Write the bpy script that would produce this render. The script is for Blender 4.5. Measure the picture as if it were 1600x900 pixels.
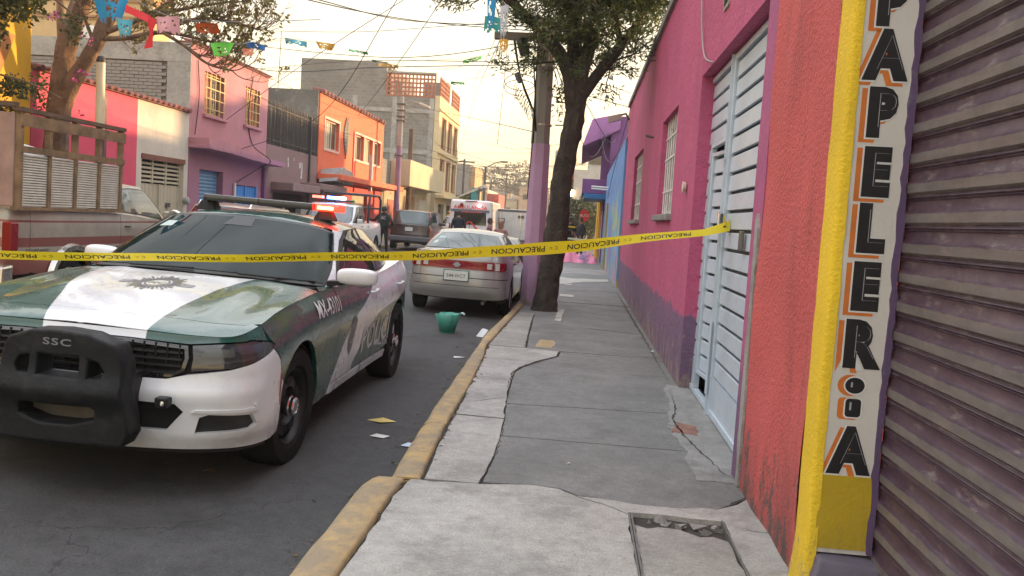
import bpy, bmesh, math, random
import numpy as np
from mathutils import Vector, Matrix
from mathutils.geometry import delaunay_2d_cdt

random.seed(7); RNG = np.random.RandomState(7)
SC = bpy.context.scene; COL = SC.collection
for o in list(bpy.data.objects): bpy.data.objects.remove(o)
R = math.radians

# ------------------------------------------------------------------ camera
cam_d = bpy.data.cameras.new('camera'); cam = bpy.data.objects.new('camera', cam_d); COL.objects.link(cam)
cam_d.sensor_width = 36; cam_d.lens = 30.15; cam_d.clip_start = .05; cam_d.clip_end = 2000
EYE = 1.62
def cam_axes(fpx=1340., vp=(905, 350), roll=3.5):
    r = R(roll); d = np.array([vp[0]-800, vp[1]-450, fpx]); d /= np.linalg.norm(d)
    a = np.array([math.sin(r), -math.cos(r), 0]); up = a + np.array([0, 0, -(a@d)/d[2]]); up /= np.linalg.norm(up)
    right = np.cross(d, up); right = -right if right[0] < 0 else right
    return np.array([right, d, up])
RM = cam_axes()
mm = Matrix.Identity(4)
for i in range(3):
    mm[i][0] = RM[i, 0]; mm[i][1] = -RM[i, 1]; mm[i][2] = -RM[i, 2]
mm[0][3] = 0; mm[1][3] = 0; mm[2][3] = EYE
cam.matrix_world = mm
SC.camera = cam
cam_d.dof.use_dof = False

# ------------------------------------------------------------------ sky, sun, exposure
SUN_EL, SUN_AZ = 5.0, 50.0          # azimuth clockwise from +Y towards +X
W = bpy.data.worlds.new('World'); SC.world = W; W.use_nodes = True
nt = W.node_tree; nt.nodes.clear()
def nd(t, typ, **k):
    n = t.nodes.new(typ)
    for a, b in k.items(): setattr(n, a, b)
    return n
wo = nd(nt, 'ShaderNodeOutputWorld'); bg = nd(nt, 'ShaderNodeBackground'); bg2 = nd(nt, 'ShaderNodeBackground'); mx = nd(nt, 'ShaderNodeMixShader')
sky = nd(nt, 'ShaderNodeTexSky', sky_type='NISHITA'); sky.sun_disc = False
sky.sun_elevation = R(SUN_EL); sky.sun_rotation = R(SUN_AZ); sky.air_density = 1.5; sky.dust_density = 3.5; sky.ozone_density = 1.0
bg.inputs['Strength'].default_value = .15
tc = nd(nt, 'ShaderNodeTexCoord'); sep = nd(nt, 'ShaderNodeSeparateXYZ'); nt.links.new(tc.outputs['Generated'], sep.inputs[0])
ramp = nd(nt, 'ShaderNodeValToRGB')
el = ramp.color_ramp.elements
el[0].position = 0.0; el[0].color = (.60, .42, .20, 1)
el[1].position = 1.0; el[1].color = (1.0, 1.04, 1.15, 1)
for p, c in ((.05, (.60, .475, .27, 1)), (.12, (.575, .485, .32, 1)), (.20, (.52, .475, .37, 1)), (.32, (.48, .45, .40, 1)), (.5, (.62, .61, .60, 1))):
    e = el.new(p); e.color = c
nt.links.new(sep.outputs['Z'], ramp.inputs[0])
mp = nd(nt, 'ShaderNodeMapping'); mp.inputs['Scale'].default_value = (1.6, 1.6, 6.5); nt.links.new(tc.outputs['Generated'], mp.inputs[0])
ns = nd(nt, 'ShaderNodeTexNoise'); ns.inputs['Scale'].default_value = 1.7; ns.inputs['Detail'].default_value = 6; nt.links.new(mp.outputs[0], ns.inputs[0])
cr = nd(nt, 'ShaderNodeMapRange'); cr.inputs[1].default_value = .35; cr.inputs[2].default_value = .66; cr.inputs[3].default_value = .66; cr.inputs[4].default_value = 1.15
nt.links.new(ns.outputs[0], cr.inputs[0])
vm = nd(nt, 'ShaderNodeVectorMath', operation='SCALE'); nt.links.new(ramp.outputs[0], vm.inputs[0]); nt.links.new(cr.outputs[0], vm.inputs['Scale'])
nt.links.new(vm.outputs[0], bg2.inputs[0]); bg2.inputs['Strength'].default_value = 1.3
nt.links.new(sky.outputs[0], bg.inputs[0]); mx.inputs[0].default_value = .85
nt.links.new(bg.outputs[0], mx.inputs[1]); nt.links.new(bg2.outputs[0], mx.inputs[2]); nt.links.new(mx.outputs[0], wo.inputs[0])
sd = bpy.data.lights.new('sun', 'SUN'); sd.energy = 4.0; sd.angle = R(1.5); sd.color = (1.0, .62, .30)
so = bpy.data.objects.new('sun', sd); COL.objects.link(so)
sv = Vector((math.sin(R(SUN_AZ))*math.cos(R(SUN_EL)), math.cos(R(SUN_AZ))*math.cos(R(SUN_EL)), math.sin(R(SUN_EL))))
so.rotation_euler = sv.to_track_quat('Z', 'Y').to_euler(); so.location = (30, 30, 20)
SC.view_settings.view_transform = 'Standard'; SC.view_settings.look = 'None'; SC.view_settings.gamma = 1; SC.view_settings.exposure = 1.46
SC.render.engine = 'CYCLES'; SC.cycles.max_bounces = 6; SC.cycles.use_denoising = True

# ------------------------------------------------------------------ materials
MATS = {}
def srgb(r, g, b):
    f = lambda c: (c/255/12.92) if c <= 10 else ((c/255+.055)/1.055)**2.4
    return (f(r), f(g), f(b))
def new_mat(name):
    m = bpy.data.materials.new(name); m.use_nodes = True; t = m.node_tree
    p = t.nodes['Principled BSDF']; MATS[name] = m
    return m, t, p
def mixc(t, fac, a, b):
    n = nd(t, 'ShaderNodeMix', data_type='RGBA')
    for sock, v in ((n.inputs[0], fac), (n.inputs[6], a), (n.inputs[7], b)):
        if isinstance(v, bpy.types.NodeSocket): t.links.new(v, sock)
        else: sock.default_value = v if not isinstance(v, tuple) or len(v) == 4 else (*v, 1)
    return n.outputs[2]
def noise(t, co, scale, detail=4, rough=.55, stretch=None):
    if stretch:
        m = nd(t, 'ShaderNodeMapping'); m.inputs['Scale'].default_value = stretch; t.links.new(co, m.inputs[0]); co = m.outputs[0]
    n = nd(t, 'ShaderNodeTexNoise'); n.inputs['Scale'].default_value = scale; n.inputs['Detail'].default_value = detail; n.inputs['Roughness'].default_value = rough
    t.links.new(co, n.inputs[0]); return n.outputs[0]
def rng(t, v, a, b, c=0., d=1., smooth=False):
    n = nd(t, 'ShaderNodeMapRange'); n.inputs[1].default_value = a; n.inputs[2].default_value = b; n.inputs[3].default_value = c; n.inputs[4].default_value = d
    if smooth: n.interpolation_type = 'SMOOTHSTEP'
    t.links.new(v, n.inputs[0]); return n.outputs[0]
def math_n(t, op, a, b=None):
    n = nd(t, 'ShaderNodeMath', operation=op)
    for s, v in ((n.inputs[0], a), (n.inputs[1], b)):
        if v is None: continue
        if isinstance(v, bpy.types.NodeSocket): t.links.new(v, s)
        else: s.default_value = v
    return n.outputs[0]
def bump(t, p, h, strength=.5, dist=.02):
    b = nd(t, 'ShaderNodeBump'); b.inputs['Strength'].default_value = strength; b.inputs['Distance'].default_value = dist
    t.links.new(h, b.inputs['Height']); t.links.new(b.outputs[0], p.inputs['Normal'])
def M(name, col=(.5, .5, .5), rough=.7, metal=0., var=.12, vs=2.5, bmp=0., bs=40., bd=.01, col2=None, c2s=3., c2t=(.52, .62), coat=0., emit=None, es=0., ior=None, streak=False, spec=None, alpha=None):
    """general procedural surface: base colour with tonal drift, an optional second worn colour, fine relief"""
    if name in MATS: return MATS[name]
    m, t, p = new_mat(name)
    co = nd(t, 'ShaderNodeTexCoord').outputs['Object']
    out = None
    if var > 0:
        n1 = noise(t, co, vs, 5, .6, (1, 1, .25) if streak else None)
        f = rng(t, n1, .3, .7, 1-var, 1+var)
        v = nd(t, 'ShaderNodeVectorMath', operation='SCALE'); v.inputs[0].default_value = col; t.links.new(f, v.inputs['Scale']); out = v.outputs[0]
    if col2 is not None:
        n2 = noise(t, co, c2s, 7, .65, (1, 1, .3) if streak else None)
        out = mixc(t, rng(t, n2, c2t[0], c2t[1]), out if out is not None else col, col2)
    if out is not None: t.links.new(out, p.inputs['Base Color'])
    else: p.inputs['Base Color'].default_value = (*col, 1)
    p.inputs['Roughness'].default_value = rough; p.inputs['Metallic'].default_value = metal
    if var > 0 and rough > .08 and rough < .9:
        t.links.new(rng(t, noise(t, co, vs*3, 3), .3, .7, max(rough-.08, .02), min(rough+.1, 1)), p.inputs['Roughness'])
    if bmp: bump(t, p, noise(t, co, bs, 4), bmp, bd)
    if coat: p.inputs['Coat Weight'].default_value = coat; p.inputs['Coat Roughness'].default_value = .04
    if emit: p.inputs['Emission Color'].default_value = (*emit, 1); p.inputs['Emission Strength'].default_value = es
    if ior: p.inputs['IOR'].default_value = ior
    if spec is not None: p.inputs['Specular IOR Level'].default_value = spec
    if alpha is not None: p.inputs['Alpha'].default_value = alpha
    return m

# ------------------------------------------------------------------ objects
def tag(o, label=None, cat=None, group=None, kind=None):
    if label: o['label'] = label
    if cat: o['category'] = cat
    if group: o['group'] = group
    if kind: o['kind'] = kind
    return o
def thing(name, label, cat, loc=(0, 0, 0), rz=0., group=None):
    o = bpy.data.objects.new(name, None); COL.objects.link(o); o.location = loc; o.rotation_euler = (0, 0, rz); o.empty_display_size = .2
    return tag(o, label, cat, group)
def link(name, me, mat=None, parent=None, loc=None, bevel=0, seg=2):
    o = bpy.data.objects.new(name, me); COL.objects.link(o)
    if mat is not None:
        for m in (mat if isinstance(mat, (list, tuple)) else [mat]): me.materials.append(m)
    if parent is not None: o.parent = parent
    if loc is not None: o.location = loc
    if bevel:
        b = o.modifiers.new('bevel', 'BEVEL'); b.width = bevel; b.segments = seg; b.limit_method = 'ANGLE'; b.angle_limit = R(40)
    return o
def copy_tree(o, parent=None):
    c = o.copy(); COL.objects.link(c)
    if parent is not None: c.parent = parent
    for ch in list(o.children): copy_tree(ch, c)
    return c
class MB:
    """mesh builder"""
    def __init__(s): s.v = []; s.f = []; s.m = []
    def add(s, vs, fs, mi=0):
        n = len(s.v); s.v += [tuple(map(float, p)) for p in vs]; s.f += [tuple(i+n for i in f) for f in fs]; s.m += [mi]*len(fs); return s
    def box(s, x0, y0, z0, x1, y1, z1, mi=0):
        return s.hexa([(x0, y0, z0), (x1, y0, z0), (x1, y1, z0), (x0, y1, z0), (x0, y0, z1), (x1, y0, z1), (x1, y1, z1), (x0, y1, z1)], mi)
    def hexa(s, p, mi=0):
        return s.add(p, [(0, 3, 2, 1), (4, 5, 6, 7), (0, 1, 5, 4), (1, 2, 6, 5), (2, 3, 7, 6), (3, 0, 4, 7)], mi)
    def obox(s, c, ax, hs, mi=0):
        c = np.array(c, float); ax = [np.array(a, float)/np.linalg.norm(a) for a in ax]
        P = [c+ax[0]*hs[0]*i+ax[1]*hs[1]*j+ax[2]*hs[2]*k for k in (-1, 1) for i, j in ((-1, -1), (1, -1), (1, 1), (-1, 1))]
        return s.hexa(P, mi)
    def tube(s, pts, rad, n=8, mi=0, cap=True):
        pts = [np.array(p, float) for p in pts]; k = len(pts)
        if not hasattr(rad, '__len__'): rad = [rad]*k
        vs = []; prev = None
        for i in range(k):
            d = pts[min(i+1, k-1)]-pts[max(i-1, 0)]; d = d/(np.linalg.norm(d)+1e-9)
            if prev is None: a = np.cross(d, [0, 0, 1] if abs(d[2]) < .9 else [1, 0, 0])
            else: a = prev-d*(prev@d)
            a = a/(np.linalg.norm(a)+1e-9); prev = a; b = np.cross(d, a)
            for j in range(n):
                t = 2*math.pi*j/n; vs.append(pts[i]+(a*math.cos(t)+b*math.sin(t))*rad[i])
        fs = [(i*n+j, i*n+(j+1) % n, (i+1)*n+(j+1) % n, (i+1)*n+j) for i in range(k-1) for j in range(n)]
        if cap: fs += [tuple(range(n))[::-1], tuple(range((k-1)*n, k*n))]
        return s.add(vs, fs, mi)
    def lathe(s, prof, c=(0, 0, 0), axis=(0, 0, 1), n=24, mi=0, sx=1., closed=False):
        """prof: (radius, height) along axis"""
        ax = np.array(axis, float); ax /= np.linalg.norm(ax); a = np.cross(ax, [1, 0, 0] if abs(ax[0]) < .9 else [0, 1, 0]); a /= np.linalg.norm(a); b = np.cross(ax, a)
        c = np.array(c, float); vs = [c+ax*h+(a*math.cos(2*math.pi*j/n)*sx+b*math.sin(2*math.pi*j/n))*r for r, h in prof for j in range(n)]
        k = len(prof); fs = [(i*n+j, i*n+(j+1) % n, (i+1)*n+(j+1) % n, (i+1)*n+j) for i in range(k-1) for j in range(n)]
        return s.add(vs, fs, mi)
    def prism(s, poly, fn, d0, d1, mi=0):
        """poly 2d, fn(a,b,d)->3d ; extruded between d0 and d1"""
        n = len(poly); vs = [fn(a, b, d0) for a, b in poly]+[fn(a, b, d1) for a, b in poly]
        return s.add(vs, [tuple(range(n))[::-1], tuple(range(n, 2*n))]+[(i, (i+1) % n, n+(i+1) % n, n+i) for i in range(n)], mi)
    def mesh(s, name, smooth=False, ang=35):
        me = bpy.data.meshes.new(name); me.from_pydata(s.v, [], s.f); me.update()
        if any(s.m): me.polygons.foreach_set('material_index', s.m)
        bm = bmesh.new(); bm.from_mesh(me); bmesh.ops.recalc_face_normals(bm, faces=bm.faces); bm.to_mesh(me); bm.free()
        if smooth:
            me.shade_smooth(); me.set_sharp_from_angle(angle=R(ang))
        return me
    def build(s, name, mat=None, parent=None, smooth=False, bevel=0, seg=2, loc=None, ang=35):
        return link(name, s.mesh(name, smooth, ang), mat, parent, loc, bevel, seg)
def bx(name, mat, parent, *a, bevel=0, **k):
    return MB().box(*a).build(name, mat, parent, bevel=bevel, **k)
def struct(o): o['kind'] = 'structure'; return o

# text and flat outlines as geometry
_TC = {}
def text_geo(s, size=1., off=0., align='CENTER', res=3, spacing=1.):
    k = (s, off, align, res, spacing)
    if k not in _TC:
        c = bpy.data.curves.new('txt', 'FONT'); c.body = s; c.size = 1; c.offset = off; c.align_x = align; c.align_y = 'CENTER'; c.resolution_u = res; c.space_character = spacing
        o = bpy.data.objects.new('txt', c); COL.objects.link(o); bpy.context.view_layer.update()
        me = bpy.data.meshes.new_from_object(o.evaluated_get(bpy.context.evaluated_depsgraph_get()))
        v = np.array([p.co[:] for p in me.vertices]); f = [tuple(p.vertices) for p in me.polygons]
        bpy.data.objects.remove(o); bpy.data.curves.remove(c); bpy.data.meshes.remove(me); _TC[k] = (v, f)
    v, f = _TC[k]; return v*size, f
def text_mesh(name, s, mat, parent, fn, size, off=0., align='CENTER', spacing=1., sub=0):
    v, f = text_geo(s, size, off, align, spacing=spacing)
    if sub:
        me = bpy.data.meshes.new('t'); me.from_pydata([tuple(p) for p in v], [], f); bm = bmesh.new(); bm.from_mesh(me)
        bmesh.ops.triangulate(bm, faces=bm.faces)
        for _ in range(3):
            es = [e for e in bm.edges if e.calc_length() > sub]
            if not es: break
            bmesh.ops.subdivide_edges(bm, edges=es, cuts=1)
            bmesh.ops.triangulate(bm, faces=bm.faces)
        v = np.array([p.co[:] for p in bm.verts]); f = [tuple(q.index for q in p.verts) for p in bm.faces]; bm.free(); bpy.data.meshes.remove(me)
    me = bpy.data.meshes.new(name); me.from_pydata([tuple(fn(p[0], p[1])) for p in v], [], f); me.update()
    return link(name, me, mat, parent)
def plate_geo(outer, holes, depth, bev, res=3, bres=2):
    c = bpy.data.curves.new('pl', 'CURVE'); c.dimensions = '2D'; c.fill_mode = 'BOTH'; c.extrude = depth/2; c.bevel_depth = bev; c.bevel_resolution = bres
    for poly in [outer]+holes:
        sp = c.splines.new('POLY'); sp.points.add(len(poly)-1); sp.use_cyclic_u = True
        for q, (a, b) in zip(sp.points, poly): q.co = (a, b, 0, 1)
    o = bpy.data.objects.new('pl', c); COL.objects.link(o); bpy.context.view_layer.update()
    me = bpy.data.meshes.new_from_object(o.evaluated_get(bpy.context.evaluated_depsgraph_get()))
    v = np.array([p.co[:] for p in me.vertices]); f = [tuple(p.vertices) for p in me.polygons]
    bpy.data.objects.remove(o); bpy.data.curves.remove(c); bpy.data.meshes.remove(me); return v, f
def from_geo(name, v, f, mat, parent, smooth=True, ang=40):
    me = bpy.data.meshes.new(name); me.from_pydata([tuple(p) for p in v], [], f); me.update()
    if smooth: me.shade_smooth(); me.set_sharp_from_angle(angle=R(ang))
    return link(name, me, mat, parent)
def rrect(x0, y0, x1, y1, r, n=4):
    P = []
    for cx, cy, a0 in ((x1-r, y1-r, 0), (x0+r, y1-r, 90), (x0+r, y0+r, 180), (x1-r, y0+r, 270)):
        for i in range(n+1):
            a = R(a0+90*i/n); P.append((cx+r*math.cos(a), cy+r*math.sin(a)))
    return P

# ------------------------------------------------------------------ smooth shells (car bodies)
def cr_eval(P, u):
    """Catmull-Rom through rows of P (K,d) at u in [0,K-1], symmetric ends handled by caller"""
    K = len(P); u = np.clip(u, 0, K-1-1e-9); i = u.astype(int); t = (u-i)[:, None]
    g = lambda j: P[np.clip(j, 0, K-1)]
    p0, p1, p2, p3 = g(i-1), g(i), g(i+1), g(i+2)
    return .5*((2*p1)+(-p0+p2)*t+(2*p0-5*p1+4*p2-p3)*t*t+(-p0+3*p1-3*p2+p3)*t**3)
class Shell:
    def __init__(s, bot, top, profs, reg):
        bot = np.array(bot, float); top = np.array(top, float)
        mir = lambda P: np.vstack([P[1]*[1, -1, 1], P, P[-2]*[1, -1, 1]])
        s.K = len(bot); s.B = mir(bot); s.T = mir(top)
        s.reg = np.array([reg[0]]+list(reg)+[reg[-1]], float)[:, None]; s.profs = np.array(profs, float)
        uu = np.linspace(0, s.K-1, 60*(s.K-1)+1); P = (s._b(uu)+s._t(uu))/2
        d = np.r_[0, np.cumsum(np.linalg.norm(np.diff(P[:, :2], axis=0), axis=1))]; s.uu = uu; s.tt = d; s.L = d[-1]
    def _b(s, u): return cr_eval(s.B, u+1)
    def _t(s, u): return cr_eval(s.T, u+1)
    def at_u(s, u, v):
        """u>=0 arrays"""
        e = 1e-3; b = s._b(u); t = s._t(u); p = b+(t-b)*v[:, None]
        u2 = np.minimum(u+e, s.K-1); u1 = np.maximum(u-e, 0)
        q = lambda w: (s._b(w)*(1-v[:, None])+s._t(w)*v[:, None])
        d = (q(u2)-q(u1))[:, :2]; n = np.stack([-d[:, 1], d[:, 0]], 1)*-1; n = np.stack([d[:, 1], -d[:, 0]], 1)
        n = -n/(np.linalg.norm(n, axis=1)[:, None]+1e-12)
        r = np.interp(u+1, np.arange(len(s.reg)), s.reg[:, 0])
        M_ = s.profs.shape[1]; vv = np.clip(v, 0, 1)*(M_-1)
        offs = np.stack([cr_eval(pr[:, None], vv)[:, 0] for pr in s.profs], 1)
        i = np.clip(r.astype(int), 0, len(s.profs)-2) if len(s.profs) > 1 else np.zeros(len(r), int); f = r-i
        off = offs[np.arange(len(r)), i]*(1-f)+offs[np.arange(len(r)), np.minimum(i+1, len(s.profs)-1)]*f
        p = p.copy(); p[:, :2] += n*off[:, None]; return p
    def pt(s, t, z, v=None):
        """(arclength t signed, height z) -> xyz local (y, s, z)"""
        t = np.atleast_1d(np.array(t, float)); z = np.atleast_1d(np.array(z, float)); sg = np.where(t < 0, -1., 1.)
        ta = np.abs(t); sgn2 = np.where(ta > s.L, -1., 1.); ta = np.where(ta > s.L, 2*s.L-ta, ta); u = np.interp(ta, s.tt, s.uu)
        b = s._b(u)[:, 2]; tp = s._t(u)[:, 2]; vv = (z-b)/(tp-b)
        p = s.at_u(u, np.clip(vv, -.02, 1.02)); return np.stack([p[:, 1]*sg*sgn2, p[:, 0], z], 1)
    def inv(s, comp, val, z, lo, hi):
        """arclength t where component (0:s 1:y) equals val at height z, u between lo and hi"""
        u = np.linspace(lo, hi, 400); b = s._b(u)[:, 2]; tp = s._t(u)[:, 2]; v = np.clip((z-b)/(tp-b), 0, 1); p = s.at_u(u, v)[:, comp]
        k = np.argmin(abs(p-val)); j = None
        for a in range(len(u)-1):
            if (p[a]-val)*(p[a+1]-val) <= 0: j = a; break
        uu = u[k] if j is None else u[j]+(u[j+1]-u[j])*((val-p[j])/(p[j+1]-p[j]+1e-12))
        return float(np.interp(uu, s.uu, s.tt))
    def topz(s, t):
        u = np.interp(abs(t), s.tt, s.uu); return float(s._t(np.array([u]))[0, 2])
    def botz(s, t):
        u = np.interp(abs(t), s.tt, s.uu); return float(s._b(np.array([u]))[0, 2])
    def toprow(s, n=160, v=1.):
        u = np.linspace(0, s.K-1, n); return s.at_u(u, np.full(n, v))
    def grid(s, nu, nv, inset=0., keep=None, v0=0., v1=1.):
        u = np.linspace(0, s.K-1, nu); V = np.linspace(v0, v1, nv); P = np.array([s.at_u(u, np.full(nu, v)) for v in V])
        if inset:
            du = np.gradient(P, axis=1); n = np.stack([-du[..., 1], du[..., 0]], -1); n /= np.linalg.norm(n, axis=-1, keepdims=True)+1e-9
            P = P.copy(); P[..., :2] -= n*inset*-1*-1
        mb = MB()
        for sg in (1, -1):
            vs = [(p[1]*sg, p[0], p[2]) for row in P for p in row]; fs = []
            for a in range(nv-1):
                for b in range(nu-1):
                    q = (a*nu+b, a*nu+b+1, (a+1)*nu+b+1, (a+1)*nu+b); c = np.mean([vs[i] for i in q], 0)
                    if keep is None or keep(c): fs.append(q if sg > 0 else q[::-1])
            mb.add(vs, fs)
        return mb
class Cap:
    """top surface (hood, roof, boot) over the upper edge of a shell"""
    def __init__(s, sh, zc, p=2.6, extra=None):
        tr = sh.toprow(400); s.s = tr[:, 0]; s.y = tr[:, 1]; s.z = tr[:, 2]; s.zc = np.array(zc, float); s.p = p; s.extra = extra
        k = np.argmax(s.y > s.y.max()-.0); o = np.argsort(s.s); s.so = s.s[o]; s.yo = s.y[o]; s.zo = s.z[o]
        i = np.linspace(0, len(s.zc)-1, 300); c = cr_eval(s.zc, i); s.cs = c[:, 0]; s.cz = c[:, 1]
    def pt(s, ss, yy):
        ye = np.interp(ss, s.so, s.yo)+1e-4; ze = np.interp(ss, s.so, s.zo); zc = np.interp(ss, s.cs, s.cz)
        r = np.clip(np.abs(yy)/ye, 0, 1.03); z = zc-(zc-ze)*r**s.p
        if s.extra is not None: z = z+s.extra(ss, yy)
        return np.stack([yy, ss, z], 1)
def resample(poly, h):
    out = []; n = len(poly)
    for i in range(n):
        a = np.array(poly[i], float); b = np.array(poly[(i+1) % n], float); k = max(1, int(math.ceil(np.linalg.norm(b-a)/h)))
        for j in range(k): out.append(tuple(a+(b-a)*j/k))
    return out
def shrink(poly, d):
    n = len(poly); P = np.array(poly, float); A = .5*sum(P[i][0]*P[(i+1) % n][1]-P[(i+1) % n][0]*P[i][1] for i in range(n))
    if A < 0: P = P[::-1]
    out = []
    for i in range(n):
        e1 = P[i]-P[i-1]; e2 = P[(i+1) % n]-P[i]; e1 = e1/(np.linalg.norm(e1)+1e-9); e2 = e2/(np.linalg.norm(e2)+1e-9)
        n1 = np.array([-e1[1], e1[0]]); n2 = np.array([-e2[1], e2[0]]); m = n1+n2; l = m@m
        m = m*(2*d/max(l, .6)) if l > 1e-6 else n1*d
        out.append(tuple(P[i]+m))
    return out
def inside(P, x, y):
    c = np.zeros(len(x), bool); n = len(P)
    for i in range(n):
        x1, y1 = P[i]; x2, y2 = P[(i+1) % n]
        if y1 == y2: continue
        k = ((y1 > y) != (y2 > y)) & (x < (x2-x1)*(y-y1)/(y2-y1)+x1); c ^= k
    return c
def segdist(P, x, y):
    d = np.full(len(x), 9e9); n = len(P)
    for i in range(n):
        a = np.array(P[i]); b = np.array(P[(i+1) % n]); e = b-a; t = np.clip(((x-a[0])*e[0]+(y-a[1])*e[1])/(e@e+1e-12), 0, 1)
        d = np.minimum(d, np.hypot(x-a[0]-e[0]*t, y-a[1]-e[1]*t))
    return d
def fillpoly(poly, h, holes=()):
    """triangulate with inner points -> (pts, tris)"""
    poly = resample(poly, h); Hs = [resample(q, h) for q in holes]; V = list(poly); E = [(i, (i+1) % len(poly)) for i in range(len(poly))]
    for q in Hs:
        k = len(V); V += q; E += [(k+i, k+(i+1) % len(q)) for i in range(len(q))]
    P = np.array(poly); x0, y0 = P.min(0); x1, y1 = P.max(0)
    gx, gy = np.meshgrid(np.arange(x0+h/2, x1, h), np.arange(y0+h/2, y1, h*.87)); gx = gx+(np.arange(gx.shape[0]) % 2)[:, None]*h/2
    gx = gx.ravel(); gy = gy.ravel(); k = inside(poly, gx, gy) & (segdist(poly, gx, gy) > h*.45)
    for q in Hs: k &= ~inside(q, gx, gy) & (segdist(q, gx, gy) > h*.45)
    nb = len(V); V += list(zip(gx[k], gy[k]))
    vo, _, fo, *_ = delaunay_2d_cdt([Vector(p) for p in V], E, [], 0, 1e-7)
    VV = np.array([p[:] for p in vo]); out = []
    F = np.array([f for f in fo if len(f) == 3])
    c = VV[F].mean(1); ok = inside(poly, c[:, 0], c[:, 1])
    for q in Hs: ok &= ~inside(q, c[:, 0], c[:, 1])
    a = VV[F]; ar = np.abs((a[:, 1, 0]-a[:, 0, 0])*(a[:, 2, 1]-a[:, 0, 1])-(a[:, 2, 0]-a[:, 0, 0])*(a[:, 1, 1]-a[:, 0, 1])); ok &= ar > 1e-8
    return VV, [tuple(f) for f in F[ok]]
def surf_normals(fn, a, b):
    e = 2e-3; p = fn(a, b); n = np.cross(fn(a+e, b)-fn(a-e, b), fn(a, b+e)-fn(a, b-e)); return p, n/(np.linalg.norm(n, axis=1)[:, None]+1e-12)
def panel(name, fn, poly, mat, parent, h=.05, lift=0., gap=.002, lip=.012, mirror=False, center=(0, 2.4, .7), holes=()):
    """a curved sheet on surface fn(a,b)->(N,3); boundary turned inward by lip. returns object(s)"""
    q = shrink(poly, gap) if gap else poly
    V, F = fillpoly(q, h, [shrink(x, -gap) if gap else x for x in holes]); p, n = surf_normals(fn, V[:, 0], V[:, 1])
    c = np.array(center); s = np.sign(np.sum(n*(p-c), 1).sum()) or 1; n = n*s; p = p+n*lift
    cnt = {}
    for f in F:
        for i in range(3):
            e = (f[i], f[(i+1) % 3]); k = tuple(sorted(e)); cnt.setdefault(k, []).append(e)
    be = [v[0] for v in cnt.values() if len(v) == 1]; vs = list(map(tuple, p)); nn = list(map(tuple, n)); fs = list(F)
    if lip:
        mp_ = {}
        for e in be:
            for i in e:
                if i not in mp_:
                    mp_[i] = len(vs); vs.append(tuple(p[i])); nn.append(None); vs.append(tuple(p[i]-n[i]*lip)); nn.append(None)
        for a, b in be: fs.append((mp_[b], mp_[a], mp_[a]+1, mp_[b]+1))
    def mk(sg):
        v2 = [(a*sg, b, z) for a, b, z in vs]; me = bpy.data.meshes.new(name)
        # orientation
        F0 = np.array(F); w = np.array(v2)[F0]; nf = np.cross(w[:, 1]-w[:, 0], w[:, 2]-w[:, 0]); nv = n[F0].mean(1)*[sg, 1, 1]; dt = np.sum(nf*nv, 1)
        f2 = fs if dt.sum() > 0 else [x[::-1] for x in fs]
        me.from_pydata(v2, [], f2); me.update(); me.shade_smooth()
        tri = me.polygons
        ln = [(0., 0., 0.)]*len(me.loops)
        fnrm = [pl.normal.copy() for pl in tri]
        for pl in tri:
            for li in pl.loop_indices:
                vi = me.loops[li].vertex_index; x = nn[vi]
                ln[li] = (x[0]*sg, x[1], x[2]) if x is not None else tuple(fnrm[pl.index])
        me.normals_split_custom_set(ln)
        return link(name, me, mat, parent)
    if mirror == 'both': return mk(1), mk(-1)
    return mk(-1 if mirror else 1)
def decal(name, sfn, geo, place, mat, parent, lift=.002, mirror=1.):
    """flat lettering laid on a surface: place(x,y)->(a,b) of sfn"""
    v, f = geo; ab = np.array([place(x, y) for x, y in v[:, :2]]); p, n = surf_normals(sfn, ab[:, 0], ab[:, 1])
    s = np.sign(np.sum(n*(p-np.array([0, 2.4, .6])), 1).sum()) or 1; p = p+n*s*lift; p[:, 0] *= mirror
    me = bpy.data.meshes.new(name); me.from_pydata([tuple(q) for q in p], [], f); me.update(); return link(name, me, mat, parent)
def subdiv_geo(v, f, mx_len):
    me = bpy.data.meshes.new('t'); me.from_pydata([tuple(p) for p in v], [], f); bm = bmesh.new(); bm.from_mesh(me); bmesh.ops.triangulate(bm, faces=bm.faces)
    for _ in range(5):
        es = [e for e in bm.edges if e.calc_length() > mx_len]
        if not es: break
        bmesh.ops.subdivide_edges(bm, edges=es, cuts=1); bmesh.ops.triangulate(bm, faces=bm.faces)
    v = np.array([p.co[:] for p in bm.verts]); f = [tuple(q.index for q in p.verts) for p in bm.faces]; bm.free(); bpy.data.meshes.remove(me); return v, f
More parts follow.
